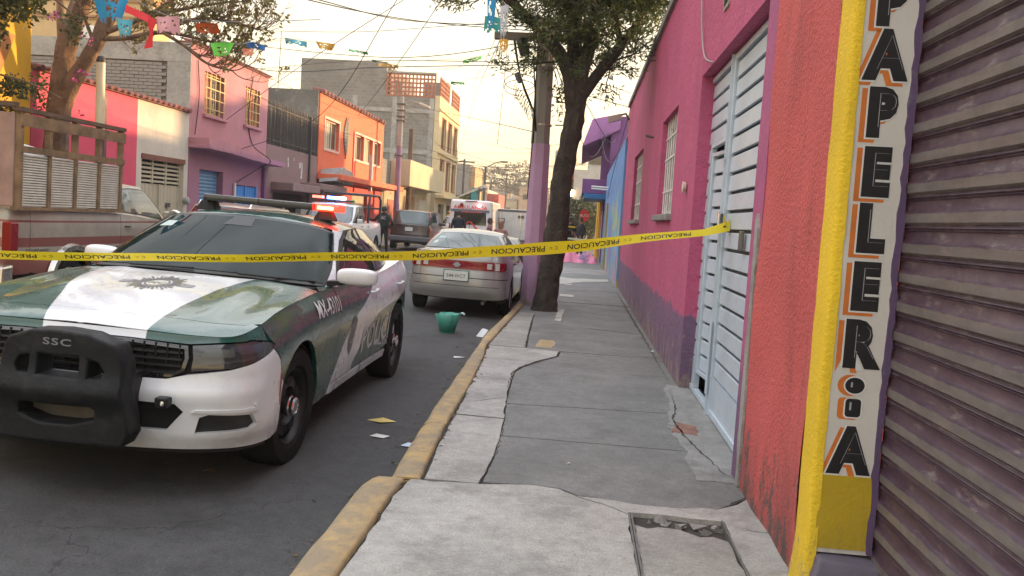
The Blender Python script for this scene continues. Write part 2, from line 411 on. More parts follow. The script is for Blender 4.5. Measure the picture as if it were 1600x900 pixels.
# ================================================================== police car
def glassm(name, col, rough=.04, ior=1.75):
    return M(name, col, rough, var=.0, ior=ior, spec=.6)
BLACK = M('black_plastic', (.010, .010, .011), .5, var=.2, bmp=.05, bs=300, spec=.3)
DARK = M('dark_void', (.006, .006, .007), .9, var=0)
RUBBER = M('tyre_rubber', (.009, .009, .009), .8, spec=.2, var=.25, vs=12, bmp=.3, bs=90)
CHROME = M('chrome', (.75, .75, .76), .12, 1., var=.03)
REDLENS = M('red_lens', (.20, .005, .010), .2, var=.05, coat=.2)
GLASS_D = glassm('dark_window_glass', (.012, .016, .017))
GLASS_T = glassm('teal_window_glass', (.03, .055, .055), ior=1.6)
SEAL = M('window_seal', (.012, .012, .012), .45, var=0)
GREEN = (.003, .055, .044); WHITE = (.62, .63, .66)
def livery(name, kind):
    m, t, p = new_mat(name)
    co = nd(t, 'ShaderNodeTexCoord').outputs['Object']; sp = nd(t, 'ShaderNodeSeparateXYZ'); t.links.new(co, sp.inputs[0])
    def curve(v, lo, hi, pts, vlo, vhi):
        f = rng(t, v, lo, hi); r = nd(t, 'ShaderNodeValToRGB'); r.color_ramp.interpolation = 'LINEAR'; e = r.color_ramp.elements
        for i, (a, b) in enumerate(pts):
            k = (b-vlo)/(vhi-vlo); q = e[i] if i < 2 else e.new(1.)
            q.position = (a-lo)/(hi-lo); q.color = (k, k, k, 1)
        t.links.new(f, r.inputs[0]); return rng(t, r.outputs[0], 0, 1, vlo, vhi)
    if kind == 'side':
        a = curve(sp.outputs[2], .2, 1.2, [(.2, 1.68), (.40, 1.80), (.53, 1.98), (.67, 2.16), (.77, 2.26), (.95, 2.85), (1.05, 3.1), (1.2, 3.3)], 0, 7)
        b = curve(sp.outputs[2], .2, 1.2, [(.2, 2.28), (.27, 2.33), (.42, 2.43), (.63, 2.87), (.74, 3.24), (.82, 4.2), (.9, 6.9), (1.2, 6.95)], 0, 7)
        k = math_n(t, 'MULTIPLY', rng(t, math_n(t, 'SUBTRACT', sp.outputs[1], a), -.004, .004), rng(t, math_n(t, 'SUBTRACT', b, sp.outputs[1]), -.004, .004))
    elif kind == 'hood':
        a = curve(sp.outputs[1], 0, 1.8, [(0, -.14), (.27, -.26), (.8, -.47), (1.24, -.6), (1.8, -.68)], -1, 1)
        b = curve(sp.outputs[1], 0, 1.8, [(0, .38), (.14, .36), (.57, .34), (1.08, .35), (1.3, .39), (1.8, .52)], -1, 1)
        k = math_n(t, 'MULTIPLY', rng(t, math_n(t, 'SUBTRACT', sp.outputs[0], a), -.003, .003), rng(t, math_n(t, 'SUBTRACT', b, sp.outputs[0]), -.003, .003))
    elif kind == 'green': k = None
    else: k = 1.
    dn = noise(t, co, 2.2, 5); base = GREEN if kind == 'green' else WHITE if kind == 'white' else mixc(t, k, (*GREEN, 1), (*WHITE, 1))
    dirt = rng(t, noise(t, co, 9, 6, .7), .5, .75, 0, .07); lowz = rng(t, sp.outputs[2], .25, .65, .5, 0)
    dd = math_n(t, 'ADD', dirt, math_n(t, 'MULTIPLY', lowz, rng(t, dn, .35, .65)))
    c = mixc(t, dd, base, (.16, .14, .12, 1)); t.links.new(c, p.inputs['Base Color'])
    t.links.new(rng(t, noise(t, co, 6, 5), .3, .7, .22, .36), p.inputs['Roughness'])
    p.inputs['Coat Weight'].default_value = .75; p.inputs['Coat Roughness'].default_value = .05
    t.links.new(rng(t, noise(t, co, 25, 4), .45, .8, .04, .09), p.inputs['Coat Roughness'])
    return m
LV_SIDE, LV_HOOD, LV_GREEN, LV_WHITE = livery('livery_side', 'side'), livery('livery_hood', 'hood'), livery('green_car_paint', 'green'), livery('white_car_paint', 'white')

def wheel(parent, x, s, z, r, w, side, rimmat, style='steel', steer=0., n=40, cap=None, label=None):
    """side +1: outer face towards +x"""
    e = bpy.data.objects.new('wheel', None); COL.objects.link(e); e.parent = parent; e.location = (x, s, z); e.rotation_euler = (0, 0, R(steer)); e.empty_display_size = .1
    if label: e['label'] = label
    a = (side, 0, 0); rr = r*.66; h = w/2
    mb = MB(); mb.lathe([(rr*.98, -h*.9), (r*.93, -h), (r*.985, -h*.82), (r, -h*.5), (r, h*.5), (r*.985, h*.82), (r*.93, h), (rr*1.06, h*.97), (rr, h*.8)], axis=a, n=n)
    mb.build('tyre', RUBBER, e, smooth=True)
    mb = MB(); mb.lathe([(rr*1.01, -h), (rr*1.01, h*.8), (rr*.97, h*.86), (rr*.9, h*.7), (rr*.86, h*.2), (rr*.84, -h*.2)], axis=a, n=n)
    if style == 'steel':
        mb.lathe([(rr*.86, h*.15), (rr*.78, h*.52), (rr*.5, h*.62), (rr*.42, h*.3), (0.001, h*.3)], axis=a, n=n)
        mb.build('rim', rimmat, e, smooth=True)
        for j in range(5):
            k = MB()
            t = 2*math.pi*j/5+.3; c, s_ = math.cos(t), math.sin(t); P = [(rr*.62*c, rr*.62*s_)]
            q = []
            for i in range(12):
                u = 2*math.pi*i/12; ra = rr*(.66+.13*math.cos(u)); th = t+.34*math.sin(u); q.append((ra*math.cos(th), ra*math.sin(th)))
            k.prism(q, lambda aa, bb, d: (side*(h*.60+d), aa, bb), -.02, .002)
            k.build('rim_opening', DARK, e)
    elif style == 'alloy':
        mb.build('rim', rimmat, e, smooth=True)
        for j in range(7):
            k = MB()
            t = 2*math.pi*j/7; c, s_ = math.cos(t), math.sin(t)
            k.obox((side*h*.55, rr*.5*c, rr*.5*s_), ((0, c, s_), (0, -s_, c), (1, 0, 0)), (rr*.42, rr*.075, h*.12)); k.build('spoke', rimmat, e)
        k = MB(); k.lathe([(rr*.22, h*.4), (rr*.2, h*.7), (.001, h*.72)], axis=a, n=16)
        k.build('rim_center', rimmat, e); MB().lathe([(rr*.88, h*.1), (.001, h*.1)], axis=a, n=20).build('brake_disc', M('brake_grey', (.08, .08, .08), .5, .6), e)
    else:
        mb.lathe([(rr*.92, h*.55), (rr*.7, h*.85), (rr*.25, h*.8), (.001, h*.95)], axis=a, n=n); mb.build('rim', rimmat, e, smooth=True)
    if cap: MB().lathe([(rr*.27, h*.45), (rr*.27, h*.8), (rr*.24, h*.86), (rr*.235, h*1.02), (rr*.2, h*1.08), (rr*.17, h*1.09), (rr*.16, h*1.06), (.001, h*1.06)], axis=a, n=24).build('hub_cap', cap, e, smooth=True, ang=30)
    return e

PC = thing('police_car', 'green and white police car with a black push bar and glowing red roof light bar', 'police car', (-2.61, 4.17, 0.035), R(1.0)); PC.rotation_euler = (0, R(1.8), R(1.0))
cols = [(0, 0), (.008, .36), (.04, .64), (.13, .86), (.36, .96), (.70, .975), (1.0, .97), (1.5, .95), (2.1, .945), (2.7, .945), (3.3, .95), (3.75, .96), (4.1, .965), (4.5, .945), (4.8, .88), (4.95, .72), (5.01, .42), (5.03, 0)]
zb = [.27, .27, .275, .285, .29, .28, .27, .26, .26, .26, .26, .27, .28, .30, .33, .35, .36, .36]
zt = [.905, .902, .895, .895, .935, .985, 1.015, 1.045, 1.055, 1.06, 1.07, 1.095, 1.125, 1.15, 1.165, 1.165, 1.165, 1.165]
ts = [.13, .14, .17, .26, .43, .70, 1.0, 1.5, 2.1, 2.7, 3.3, 3.75, 4.1, 4.48, 4.72, 4.86, 4.92, 4.94]
ty = [0, 0.34, .60, .78, .85, .86, .865, .872, .875, .88, .88, .885, .885, .86, .79, .64, .38, 0]
bs_ = [.10, .11, .15, .25, .42, .70, 1.0, 1.5, 2.1, 2.7, 3.3, 3.75, 4.1, 4.46, 4.74, 4.87, 4.93, 4.95]
by = [0, .34, .60, .82, .925, .94, .925, .91, .90, .90, .905, .92, .925, .90, .84, .69, .4, 0]
psh = Shell([(a, b, c) for a, b, c in zip(bs_, by, zb)], [(a, b, c) for a, b, c in zip(ts, ty, zt)],
    [[.0, .045, .055, .065, .075, .05, .045, .03, .0], [.0, .02, .032, .036, .046, .06, .068, .052, .0], [.0, .03, .06, .07, .06, .05, .05, .04, .0]],
    [0, 0, 0, .25, .8, 1, 1, 1, 1, 1, 1, 1, 1, 1.2, 1.7, 2, 2, 2])
S_ = lambda s, z: (psh.inv(0, s, z, 2.2, 14.6), z)
F_ = lambda y, z: (psh.inv(1, y, z, 0, 3.6), z)
WF, WR, WZ, WRAD = 1.0, 4.03, .372, .415
def arc(cs, a0, a1, n=14, r=WRAD): return [S_(cs+r*math.cos(R(a0+(a1-a0)*i/n)), WZ+r*math.sin(R(a0+(a1-a0)*i/n))) for i in range(n+1)]
def sym(P): return P+[(-a, b) for a, b in P[::-1] if abs(a) > 1e-4]
keep = lambda c: (c[1]-WF)**2+(c[2]-WZ)**2 > .47**2 and (c[1]-WR)**2+(c[2]-WZ)**2 > .47**2
psh.grid(160, 24, .035, keep).build('inner_body', DARK, PC)
for xs in (WF, WR):
    mb = MB()
    for sg in (1, -1):
        k = 16; V = [(sg*x, xs+.455*math.cos(math.pi*i/k), WZ-.06+.455*math.sin(math.pi*i/k)) for x in (.45, .90) for i in range(k+1)]
        mb.add(V, [(i, i+1, k+2+i, k+1+i) for i in range(k)]+[tuple(range(k+1))])
        mb.build('wheel_well', DARK, PC); mb = MB()
bx('underbody', DARK, PC, -.72, .35, .27, .72, 4.7, .42)
# --- bumper skin with openings
bz = [(0, .665), F_(.30, .665), F_(.50, .668), F_(.60, .695), F_(.80, .725), S_(.30, .755), S_(.44, .80), S_(.475, .815)]
jo = [S_(.56, .74), S_(.60, .64)]
ar = arc(WF, 148, 188, 6); lowr = [S_(.50, .295), F_(.80, .29), F_(.55, .285), F_(.25, .28), (0, .28)]
fog = [F_(.66, .385), F_(.90, .40), F_(.93, .42), F_(.90, .475), F_(.72, .485), F_(.68, .47)]
cen = [(.0, .40), F_(.52, .40), F_(.60, .50), F_(.56, .54), (0, .55)]
bump_poly = sym([*bz, *jo, *ar, *lowr])
panel('front_bumper', psh.pt, bump_poly, LV_WHITE, PC, h=.045, lip=.03, holes=[fog, [(-a, b) for a, b in fog], sym(cen)], gap=.002)
panel('lower_lip', psh.pt, sym([(0, .262), F_(.4, .262), F_(.8, .27), S_(.45, .275), S_(.45, .293), F_(.8, .288), F_(.4, .279), (0, .279)]), BLACK, PC, h=.08, lift=-.006, lip=0)
for sg in (1, -1):
    fl = [(a*sg, b) for a, b in fog]
    panel('fog_lamp_recess', psh.pt, fl, M('recess_grey', (.01, .011, .013), .35, var=0), PC, h=.06, lift=-.028, lip=0)
    panel('side_marker', psh.pt, [(sg*a, b) for a, b in [S_(.585, .66), S_(.607, .655), S_(.592, .50), S_(.578, .47)]], REDLENS, PC, h=.05, lift=.003, lip=.005, gap=0)
# bumper crease: raised lower winglet
for sg in (1, -1):
    P = [F_(.64, .50), F_(.93, .495), S_(.30, .53), S_(.30, .545), F_(.93, .515), F_(.66, .515)]
    panel('bumper_crease', psh.pt, [(sg*a, b) for a, b in P], LV_WHITE, PC, h=.05, lift=.012, lip=.02, gap=0)
# --- grille
gp = sym([(0, .672), F_(.30, .672), F_(.52, .678), F_(.585, .71), F_(.60, .78), F_(.585, .842), F_(.3, .858), (0, .86)])
gin = shrink(gp, .018)
panel('grille_surround', psh.pt, gp, M('gloss_black', (.01, .01, .012), .12, var=0, coat=1), PC, h=.05, lip=.03, holes=[gin], gap=0)
gz = [.70, .735, .77, .805, .838]
for z in gz:
    w = .565 if .69 < z < .83 else .52
    panel('grille_bar', psh.pt, sym([(0, z-.006), F_(w, z-.006), F_(w, z+.006), (0, z+.006)]), BLACK, PC, h=.06, lift=-.012, lip=.02, gap=0)
mb = MB()
for k in range(-9, 10): 
    q = psh.pt([k*.06], [.765])[0]; mb.box(q[0]-.004, q[1]+.018, .68, q[0]+.004, q[1]+.03, .85)
mb.build('grille_rib', BLACK, PC)
# --- headlights
hl = [F_(.615, .71), F_(.62, .78), F_(.605, .845), F_(.72, .855), F_(.84, .862), S_(.33, .868), S_(.44, .855), S_(.49, .832), S_(.47, .815), S_(.30, .758), F_(.80, .73)]
LENS = glassm('smoked_headlight_lens', (.03, .03, .033), .06, 1.6)
for sg in (1, -1):
    P = [(sg*a, b) for a, b in hl]
    L = panel('headlight', psh.pt, P, LENS, PC, h=.03, lift=.002, lip=.02)
    for nm, q, mt in (('turn_signal', [F_(.66, .785), F_(.81, .79), F_(.80, .83), F_(.67, .83)], M('lamp_grey', (.055, .055, .052), .25, var=.1, coat=.5)),
                      ('lamp_reflector', [S_(.25, .80), S_(.36, .815), S_(.40, .84), S_(.30, .85), S_(.22, .84)], M('lamp_silver', (.09, .09, .12), .2, .6, var=.1)),
                      ('lamp_trim', [F_(.66, .745), F_(.86, .768), S_(.36, .795), S_(.36, .803), F_(.86, .778), F_(.66, .757)], M('trim_silver', (.09, .09, .10), .2, .5, var=0))):
        panel(nm, psh.pt, [(sg*a, b) for a, b in q], mt, L, h=.04, lift=.0045, lip=0, gap=0)
# --- nose strip between grille / headlights and the bonnet seam
nose = [(0, .864), F_(.3, .862), F_(.59, .85), F_(.72, .862), F_(.84, .868), S_(.33, .874), S_(.44, .862)]
def toppts(lo, hi, n):   # along the top edge of the shell, as (t, z)
    out = []
    for i in range(n+1):
        t = lo+(hi-lo)*i/n; out.append((t, psh.topz(t)-.001))
    return out
tA = S_(.46, .9)[0]
panel('nose_panel', psh.pt, sym(nose+toppts(tA, 0, 12)), LV_HOOD, PC, h=.05, lip=.01, gap=.001)
# --- bonnet and decks
def hood_x(s, y):
    a = np.clip((s-.35)/.5, 0, 1)*np.clip((1.65-s)/.4, 0, 1); yy = np.abs(y)
    return .016*np.exp(-((yy-.50)/.09)**2)*a-.012*np.exp(-((yy-.68)/.07)**2)*a+.010*np.exp(-(yy/.22)**2)*a
hcap = Cap(psh, [(.10, .905), (.3, .95), (.6, .99), (.95, 1.03), (1.25, 1.065), (1.55, 1.10), (1.75, 1.11), (2.3, 1.11), (3.0, 1.12), (3.8, 1.15), (4.4, 1.18), (4.75, 1.185), (4.96, 1.172)], 2.8, hood_x)
tr = psh.toprow(220)
def capedge(s0, s1, inset=0.):   # right half outline of the deck between stations
    k = [(a, b) for a, b, _ in tr if s0 <= a <= s1]; return [(a, max(b-inset, 0)) for a, b in k]
def capsym(P, pre=(), post=()):
    half = list(pre)+P+list(post); return [(a, b) for a, b in half]+[(a, -b) for a, b in half[::-1] if abs(b) > 1e-4]
seam = .38
e0 = capedge(.13, .44); n0 = [(.33, 0), (.335, .35), (.355, .62), (.41, .78)]
fn_cap = lambda a, b: hcap.pt(a, b)
panel('nose_cap', fn_cap, capsym(e0)[:]+[] if False else [*[(a, b) for a, b in e0], (.45, .815), *n0[::-1], *[(a, -b) for a, b in n0[1:]], (.45, -.815), *[(a, -b) for a, b in e0[::-1]]], LV_HOOD, PC, h=.05, lip=.01, gap=.002)
e1 = capedge(.46, 1.5)
hp = [*n0, *e1, (1.53, .85), (1.56, .74), (1.50, .5), (1.46, .25), (1.45, 0)]
panel('hood', fn_cap, [*hp, *[(a, -b) for a, b in hp[::-1] if b > 1e-4]], LV_HOOD, PC, h=.045, lip=.015, gap=.003)
cw = [(1.455, 0), (1.465, .25), (1.505, .5), (1.565, .74), (1.62, .80), (1.86, .84), (1.80, .5), (1.70, 0)]
panel('cowl_panel', fn_cap, [*cw[:6], *[(a, -b) for a, b in cw[:6][::-1] if b > 0], (1.80, -.5), (1.72, 0), (1.80, .5)], BLACK, PC, h=.07, lift=-.008, lip=.01, gap=0)
e2 = capedge(1.54, 4.45)
dk = [(1.54, .865), *e2, (4.47, .66), (3.6, .74), (1.92, .76), (1.90, .80), (1.66, .81)]
for sg in (1, -1):
    panel('shoulder', fn_cap, [(a, sg*b) for a, b in dk], LV_SIDE, PC, h=.09, lip=.008, gap=.001)
e3 = capedge(4.48, 4.96)
panel('boot_lid', fn_cap, [(4.48, 0), (4.48, .8), *e3, *[(a, -b) for a, b in e3[::-1]], (4.48, -.8)], LV_WHITE, PC, h=.08, lip=.01)
# --- sides
rear_arch = arc(WR, 188, 20, 12)
for sg in (1, -1):
    mk = lambda nm, P, mt, **k: panel(nm, psh.pt, [(sg*a, b) for a, b in P], mt, PC, **k)
    top = lambda s0, s1, n=5: toppts(S_(s0, .95)[0], S_(s1, .95)[0], n)
    mk('fender', [S_(.478, .818), S_(.50, .835), S_(.47, .865), *top(.46, 1.86, 8), S_(1.86, .8), S_(1.845, .55), S_(1.80, .36), S_(1.79, .285), *arc(WF, -12, 148, 16), S_(.603, .645), S_(.563, .745)], LV_SIDE, h=.05, lip=.03)
    D = mk('front_door', [S_(1.865, .8), *top(1.865, 3.04), S_(3.05, .7), S_(3.03, .36), S_(1.81, .36), S_(1.85, .55)], LV_SIDE, h=.05, lip=.01)
    D2 = mk('rear_door', [*top(3.05, 4.12), S_(4.10, .95), S_(4.0, .84), *[q for q in rear_arch[::-1] if False], S_(3.86, .775), S_(3.73, .69), S_(3.64, .55), S_(3.61, .36), S_(3.04, .36), S_(3.06, .7)], LV_SIDE, h=.05, lip=.01)
    mk('quarter_panel', [S_(3.74, .69), S_(3.87, .785), S_(4.01, .85), S_(4.11, .95), *top(4.13, 4.66, 4), S_(4.70, .95), S_(4.66, .72), S_(4.50, .66), *arc(WR, 30, 138, 14)], LV_SIDE, h=.05, lip=.03)
    mk('sill', [S_(1.79, .352), S_(3.615, .352), S_(3.60, .285), S_(1.79, .285)], LV_WHITE, h=.08, lift=.008, lip=.02)
    mk('rear_arch_lip', [S_(3.62, .355), S_(3.65, .55), S_(3.735, .685), *arc(WR, 136, 182, 6)], LV_SIDE, h=.06, lip=.03, gap=.001)
    for dr, s0 in ((D, 2.93), (D2, 3.96)):
        P = [S_(s0-.11, .925), S_(s0+.10, .93), S_(s0+.10, .965), S_(s0-.11, .96)]
        panel('handle_recess', psh.pt, [(sg*a, b) for a, b in P], M('recess_shade', (.3, .3, .32), .3, var=0), dr, h=.04, lift=.001, lip=0)
        q = psh.pt([P[0][0]*1.], [.945])[0]; q2 = psh.pt([P[1][0]], [.95])[0]
        MB().tube([(sg*(q[0]+.0), q[1], .945), (sg*(q[0]+.03), q[1]+.02, .947), (sg*(q2[0]+.03), q2[1]-.02, .952), (sg*q2[0], q2[1], .952)], .011, 8).build('door_handle', LV_WHITE, dr, smooth=True)
tl = lambda y, z: (psh.inv(1, y, z, 14.2, 17), z)
rb = [S_(4.67, .715), S_(4.70, .94), tl(.6, .94), (psh.L, .94), (psh.L, .40), tl(.6, .40), S_(4.62, .33), *arc(WR, -5, 30, 5), S_(4.51, .665)]
for sg in (1, -1): panel('rear_bumper', psh.pt, [(sg*a, b) for a, b in rb], LV_WHITE, PC, h=.07, lip=.02, gap=.002)
for sg in (1, -1): panel('tail_light', psh.pt, [(sg*a, b) for a, b in [S_(4.78, .97), tl(.6, .96), (psh.L-.002, .96), (psh.L-.002, 1.08), tl(.6, 1.09), S_(4.76, 1.07)]], REDLENS, PC, h=.08, lift=.004, lip=.02)
for sg in (1, -1): panel('tail_panel', psh.pt, [(sg*a, b) for a, b in [S_(4.67, .95), (psh.L, .95), (psh.L, 1.16), S_(4.70, 1.145)]], LV_WHITE, PC, h=.08, lip=.0)
# --- greenhouse
gb = [(1.47, 0, 1.10), (1.51, .36, 1.095), (1.62, .72, 1.075), (1.88, .875, 1.05), (2.15, .86, 1.055), (2.7, .862, 1.06), (3.3, .86, 1.07), (3.8, .83, 1.09), (4.15, .775, 1.12), (4.42, .64, 1.145), (4.52, .36, 1.16), (4.54, 0, 1.165)]
gt = [(2.40, 0, 1.49), (2.415, .34, 1.48), (2.47, .60, 1.455), (2.57, .685, 1.430), (2.74, .705, 1.44), (2.97, .705, 1.45), (3.25, .69, 1.448), (3.52, .66, 1.43), (3.72, .61, 1.405), (3.86, .46, 1.395), (3.93, .25, 1.40), (3.94, 0, 1.405)]
gsh = Shell(gb, gt, [[0, .012, .016, .010, 0], [0, .022, .030, .022, 0], [0, .012, .018, .012, 0]], [0, 0, 0, .6, 1, 1, 1, 1, 1.2, 1.8, 2, 2])
GH = .5
def gfn(t, b):
    t = np.atleast_1d(t); sg = np.where(t < 0, -1., 1.); u = np.interp(np.abs(t), gsh.tt, gsh.uu); v = np.clip(np.atleast_1d(b)/GH, -.01, 1.01)
    p = gsh.at_u(u, v); return np.stack([p[:, 1]*sg, p[:, 0], p[:, 2]], 1)
tu = lambda u: float(np.interp(u, gsh.uu, gsh.tt))
def GS(s, z):
    u = np.linspace(2.6, 9.4, 600); b = gsh._b(u)[:, 2]; tp = gsh._t(u)[:, 2]; v = np.clip((z-b)/(tp-b), 0, 1); p = gsh.at_u(u, v)[:, 0]; j = np.argmin(abs(p-s)); return (float(np.interp(u[j], gsh.uu, gsh.tt)), float(v[j]*GH))
for sg in (1, -1):
    tt_ = [(tu(2.55), 0.), (tu(11), 0), (tu(11), GH), (tu(2.55), GH)]
    panel('pillar_frame', gfn, [(sg*a, b) for a, b in tt_], LV_WHITE, PC, h=.05, lip=0, gap=0)
ws = [(0, .0), (tu(1.5), .0), (tu(2.62), .0), (tu(2.72), .15), (tu(2.68), GH*.95), (tu(1.5), GH), (0, GH)]
ws0 = sym(ws)
panel('windscreen_surround', gfn, ws0, SEAL, PC, h=.06, lift=.003, lip=.01, gap=0)
panel('windshield', gfn, shrink(ws0, .022), GLASS_D if False else M('windscreen_glass', (.006, .016, .016), .02, var=0, ior=1.45, spec=.15, alpha=.8), PC, h=.05, lift=.007, lip=.004, gap=0)
rwp = [(tu(9.3), GH*.05), (tu(11), GH*.05), (tu(11), GH*.97), (tu(9.3), GH*.95)]
for sg in (1, -1): panel('rear_window', gfn, [(sg*a, b) for a, b in rwp], GLASS_D, PC, h=.07, lift=.006, lip=.01)
fw = [(1.98, 1.088), (3.01, 1.096), (3.01, 1.445), (2.86, 1.44), (2.70, 1.42), (2.50, 1.355), (2.2, 1.22)]
rw_ = [(3.09, 1.098), (3.80, 1.118), (4.08, 1.14), (4.0, 1.19), (3.86, 1.27), (3.68, 1.35), (3.42, 1.425), (3.25, 1.442), (3.09, 1.447)]
GLASS_S = glassm('side_glass', (.02, .02, .02), .03, 1.8)
for sg in (1, -1):
    al = [(1.94, 1.075), (4.16, 1.128), (4.04, 1.2), (3.89, 1.285), (3.70, 1.37), (3.43, 1.443), (3.1, 1.462), (2.84, 1.455), (2.68, 1.435), (2.46, 1.365), (2.15, 1.22)]
    panel('window_trim', gfn, [(sg*a, b) for a, b in (GS(*q) for q in al)], SEAL, PC, h=.05, lift=.003, lip=.006, gap=0)
    panel('front_window', gfn, [(sg*a, b) for a, b in (GS(*q) for q in fw)], GLASS_S, PC, h=.05, lift=.006, lip=.003, gap=0)
    panel('rear_side_window', gfn, [(sg*a, b) for a, b in (GS(*q) for q in rw_)], GLASS_S, PC, h=.05, lift=.006, lip=.003, gap=0)
rcap = Cap(gsh, [(2.39, 1.495), (2.6, 1.52), (2.9, 1.54), (3.25, 1.53), (3.6, 1.485), (3.95, 1.405)], 2.6)
rr_ = gsh.toprow(200); re = [(a, b) for a, b, _ in rr_]
panel('roof', lambda a, b: rcap.pt(a, b), [*re, *[(a, -b) for a, b in re[::-1] if b > 1e-3]], LV_GREEN, PC, h=.06, lip=.0, gap=0.002)
# interior glimpses: sun visor, inspection stickers behind the glass
panel('mirror_base', gfn, [(-.10, GH*.80), (.12, GH*.80), (.09, GH*.97), (-.07, GH*.97)], M('visor_dark', (.012, .013, .014), .5, var=0), PC, h=.06, lift=.009, lip=0, gap=0)
panel('windscreen_sticker', gfn, [(-.62, GH*.72), (-.50, GH*.72), (-.50, GH*.82), (-.60, GH*.83)], M('sticker_pale', (.35, .42, .40), .5), PC, h=.06, lift=.009, lip=0, gap=0)
for x0, dx in ((-.45, 1), (.30, 1)):
    a = gfn(np.array([x0, x0+.20, x0+.45]), np.array([.01, .012, .02])); MB().tube([tuple(q+np.array([0, -.012, .012])) for q in a], .007, 6).build('wiper', BLACK, PC)
# mirrors
for sg in (1, -1):
    mb = MB(); n = 14
    prof = [(.0, .55), (.03, .86), (.10, 1.0), (.2, 1.0), (.26, .86), (.285, .5)]
    P = []
    for x, k in prof:
        for j in range(n):
            t = 2*math.pi*j/n; c, s = math.cos(t), math.sin(t); c = math.copysign(abs(c)**.7, c); s = math.copysign(abs(s)**.7, s)
            P.append((sg*(.905+x-(.13 if sg < 0 else 0)), (1.83 if sg > 0 else 1.97)+c*.065*k+x*.18, 1.135+s*.064*k+(.006 if sg > 0 else -.01)))
    F = [(i*n+j, i*n+(j+1) % n, (i+1)*n+(j+1) % n, (i+1)*n+j) for i in range(len(prof)-1) for j in range(n)]+[tuple(range(n)), tuple(range((len(prof)-1)*n, len(prof)*n))]
    mb.add(P, F); o = mb.build('wing_mirror', LV_WHITE, PC, smooth=True, bevel=0, ang=50); sub = o.modifiers.new('s', 'SUBSURF'); sub.levels = 1; sub.render_levels = 2
    if sg > 0: MB().hexa([(sg*.84, 1.80, 1.06), (sg*.96, 1.84, 1.075), (sg*.96, 1.91, 1.075), (sg*.84, 1.93, 1.06), (sg*.84, 1.80, 1.10), (sg*.96, 1.84, 1.105), (sg*.96, 1.91, 1.105), (sg*.84, 1.93, 1.10)]).build('mirror_arm', BLACK, PC, bevel=.006)
gsh.grid(60, 8, .03, lambda c: c[1] > 1.98+(c[2]-1.05)*1.75).build('cabin_lining', DARK, PC); ITR = M('cabin_grey', (.03, .03, .032), .7, var=.2)
MB().prism(rrect(1.62, .86, 2.15, 1.09, .06), lambda a, b, d: (d, a, b), -.74, .74).build('dashboard', BLACK, PC, bevel=.02)
for sg in (1, -1):
    MB().hexa([(sg*.16, 2.75, .62), (sg*.62, 2.75, .62), (sg*.62, 2.95, .62), (sg*.16, 2.95, .62), (sg*.20, 2.95, 1.18), (sg*.58, 2.95, 1.18), (sg*.58, 3.07, 1.18), (sg*.20, 3.07, 1.18)]).build('seat', ITR, PC, bevel=.05, seg=3); bx('headrest', ITR, PC, *((.29, 2.99, 1.2, .50, 3.07, 1.38) if sg > 0 else (-.50, 2.99, 1.2, -.29, 3.07, 1.38)), bevel=.03)
MB().tube([(.39+.18*math.cos(a), 2.22+.05*math.sin(a), 1.02+.17*math.sin(a)) for a in np.linspace(0, 6.283, 21)], .015, 7, cap=False).build('steering_wheel', BLACK, PC, smooth=True)
bx('rear_shelf', ITR, PC, -.7, 3.7, 1.06, .7, 4.4, 1.10)
# wheels
RIMB = M('black_steel_rim', (.007, .007, .008), .4, .2, var=.1)
for sg in (1, -1):
    wheel(PC, sg*(.80 if sg > 0 else .835), WF, .37, .372, .235, sg, RIMB, steer=-3, cap=CHROME)
    wheel(PC, sg*.845, WR, .37, .372, .235, sg, RIMB, cap=CHROME)
# light bar on the roof
LBZ = 1.60
mb = MB(); prof = rrect(-.14, -.022, .14, .034, .012, 2)
def bar(x0, x1): return MB().prism(prof, lambda a, b, d: (d, 2.86+a+.05*abs(d), LBZ+b), x0, x1)
lb = bpy.data.objects.new('light_bar', None); COL.objects.link(lb); lb.parent = PC
SMOKE = M('smoked_light_cover', (.022, .023, .026), .28, var=.15, coat=.5)
bar(-.50, -.03).build('bar_cover', SMOKE, lb, smooth=True); bar(-.025, .42).build('bar_cover', SMOKE, lb, smooth=True)
m, t, p = new_mat('lit_red_lamp'); p.inputs['Base Color'].default_value = (.8, .02, .01, 1); p.inputs['Emission Color'].default_value = (1, .02, .01, 1); p.inputs['Emission Strength'].default_value = 3
m, t, p = new_mat('lit_red_core'); p.inputs['Base Color'].default_value = (1, .3, .1, 1); p.inputs['Emission Color'].default_value = (1, .12, .03, 1); p.inputs['Emission Strength'].default_value = 12
MB().prism(rrect(-.12, -.022, .12, .032, .02, 3), lambda a, b, d: (d, 2.885+a+.05*abs(d), LBZ+b), .43, .62).build('red_lamp', MATS['lit_red_lamp'], lb, smooth=True)
MB().box(.45, 2.775, LBZ-.008, .58, 2.79, LBZ+.018).build('lamp_core', MATS['lit_red_core'], lb)
for x in (-.5, .5): MB().hexa([(x-.09, 2.80, 1.50), (x+.09, 2.80, 1.50), (x+.09, 2.95, 1.50), (x-.09, 2.95, 1.50), (x-.05, 2.82, 1.58), (x+.05, 2.82, 1.58), (x+.05, 2.93, 1.58), (x-.05, 2.93, 1.58)]).build('bar_foot', BLACK, lb, bevel=.008)
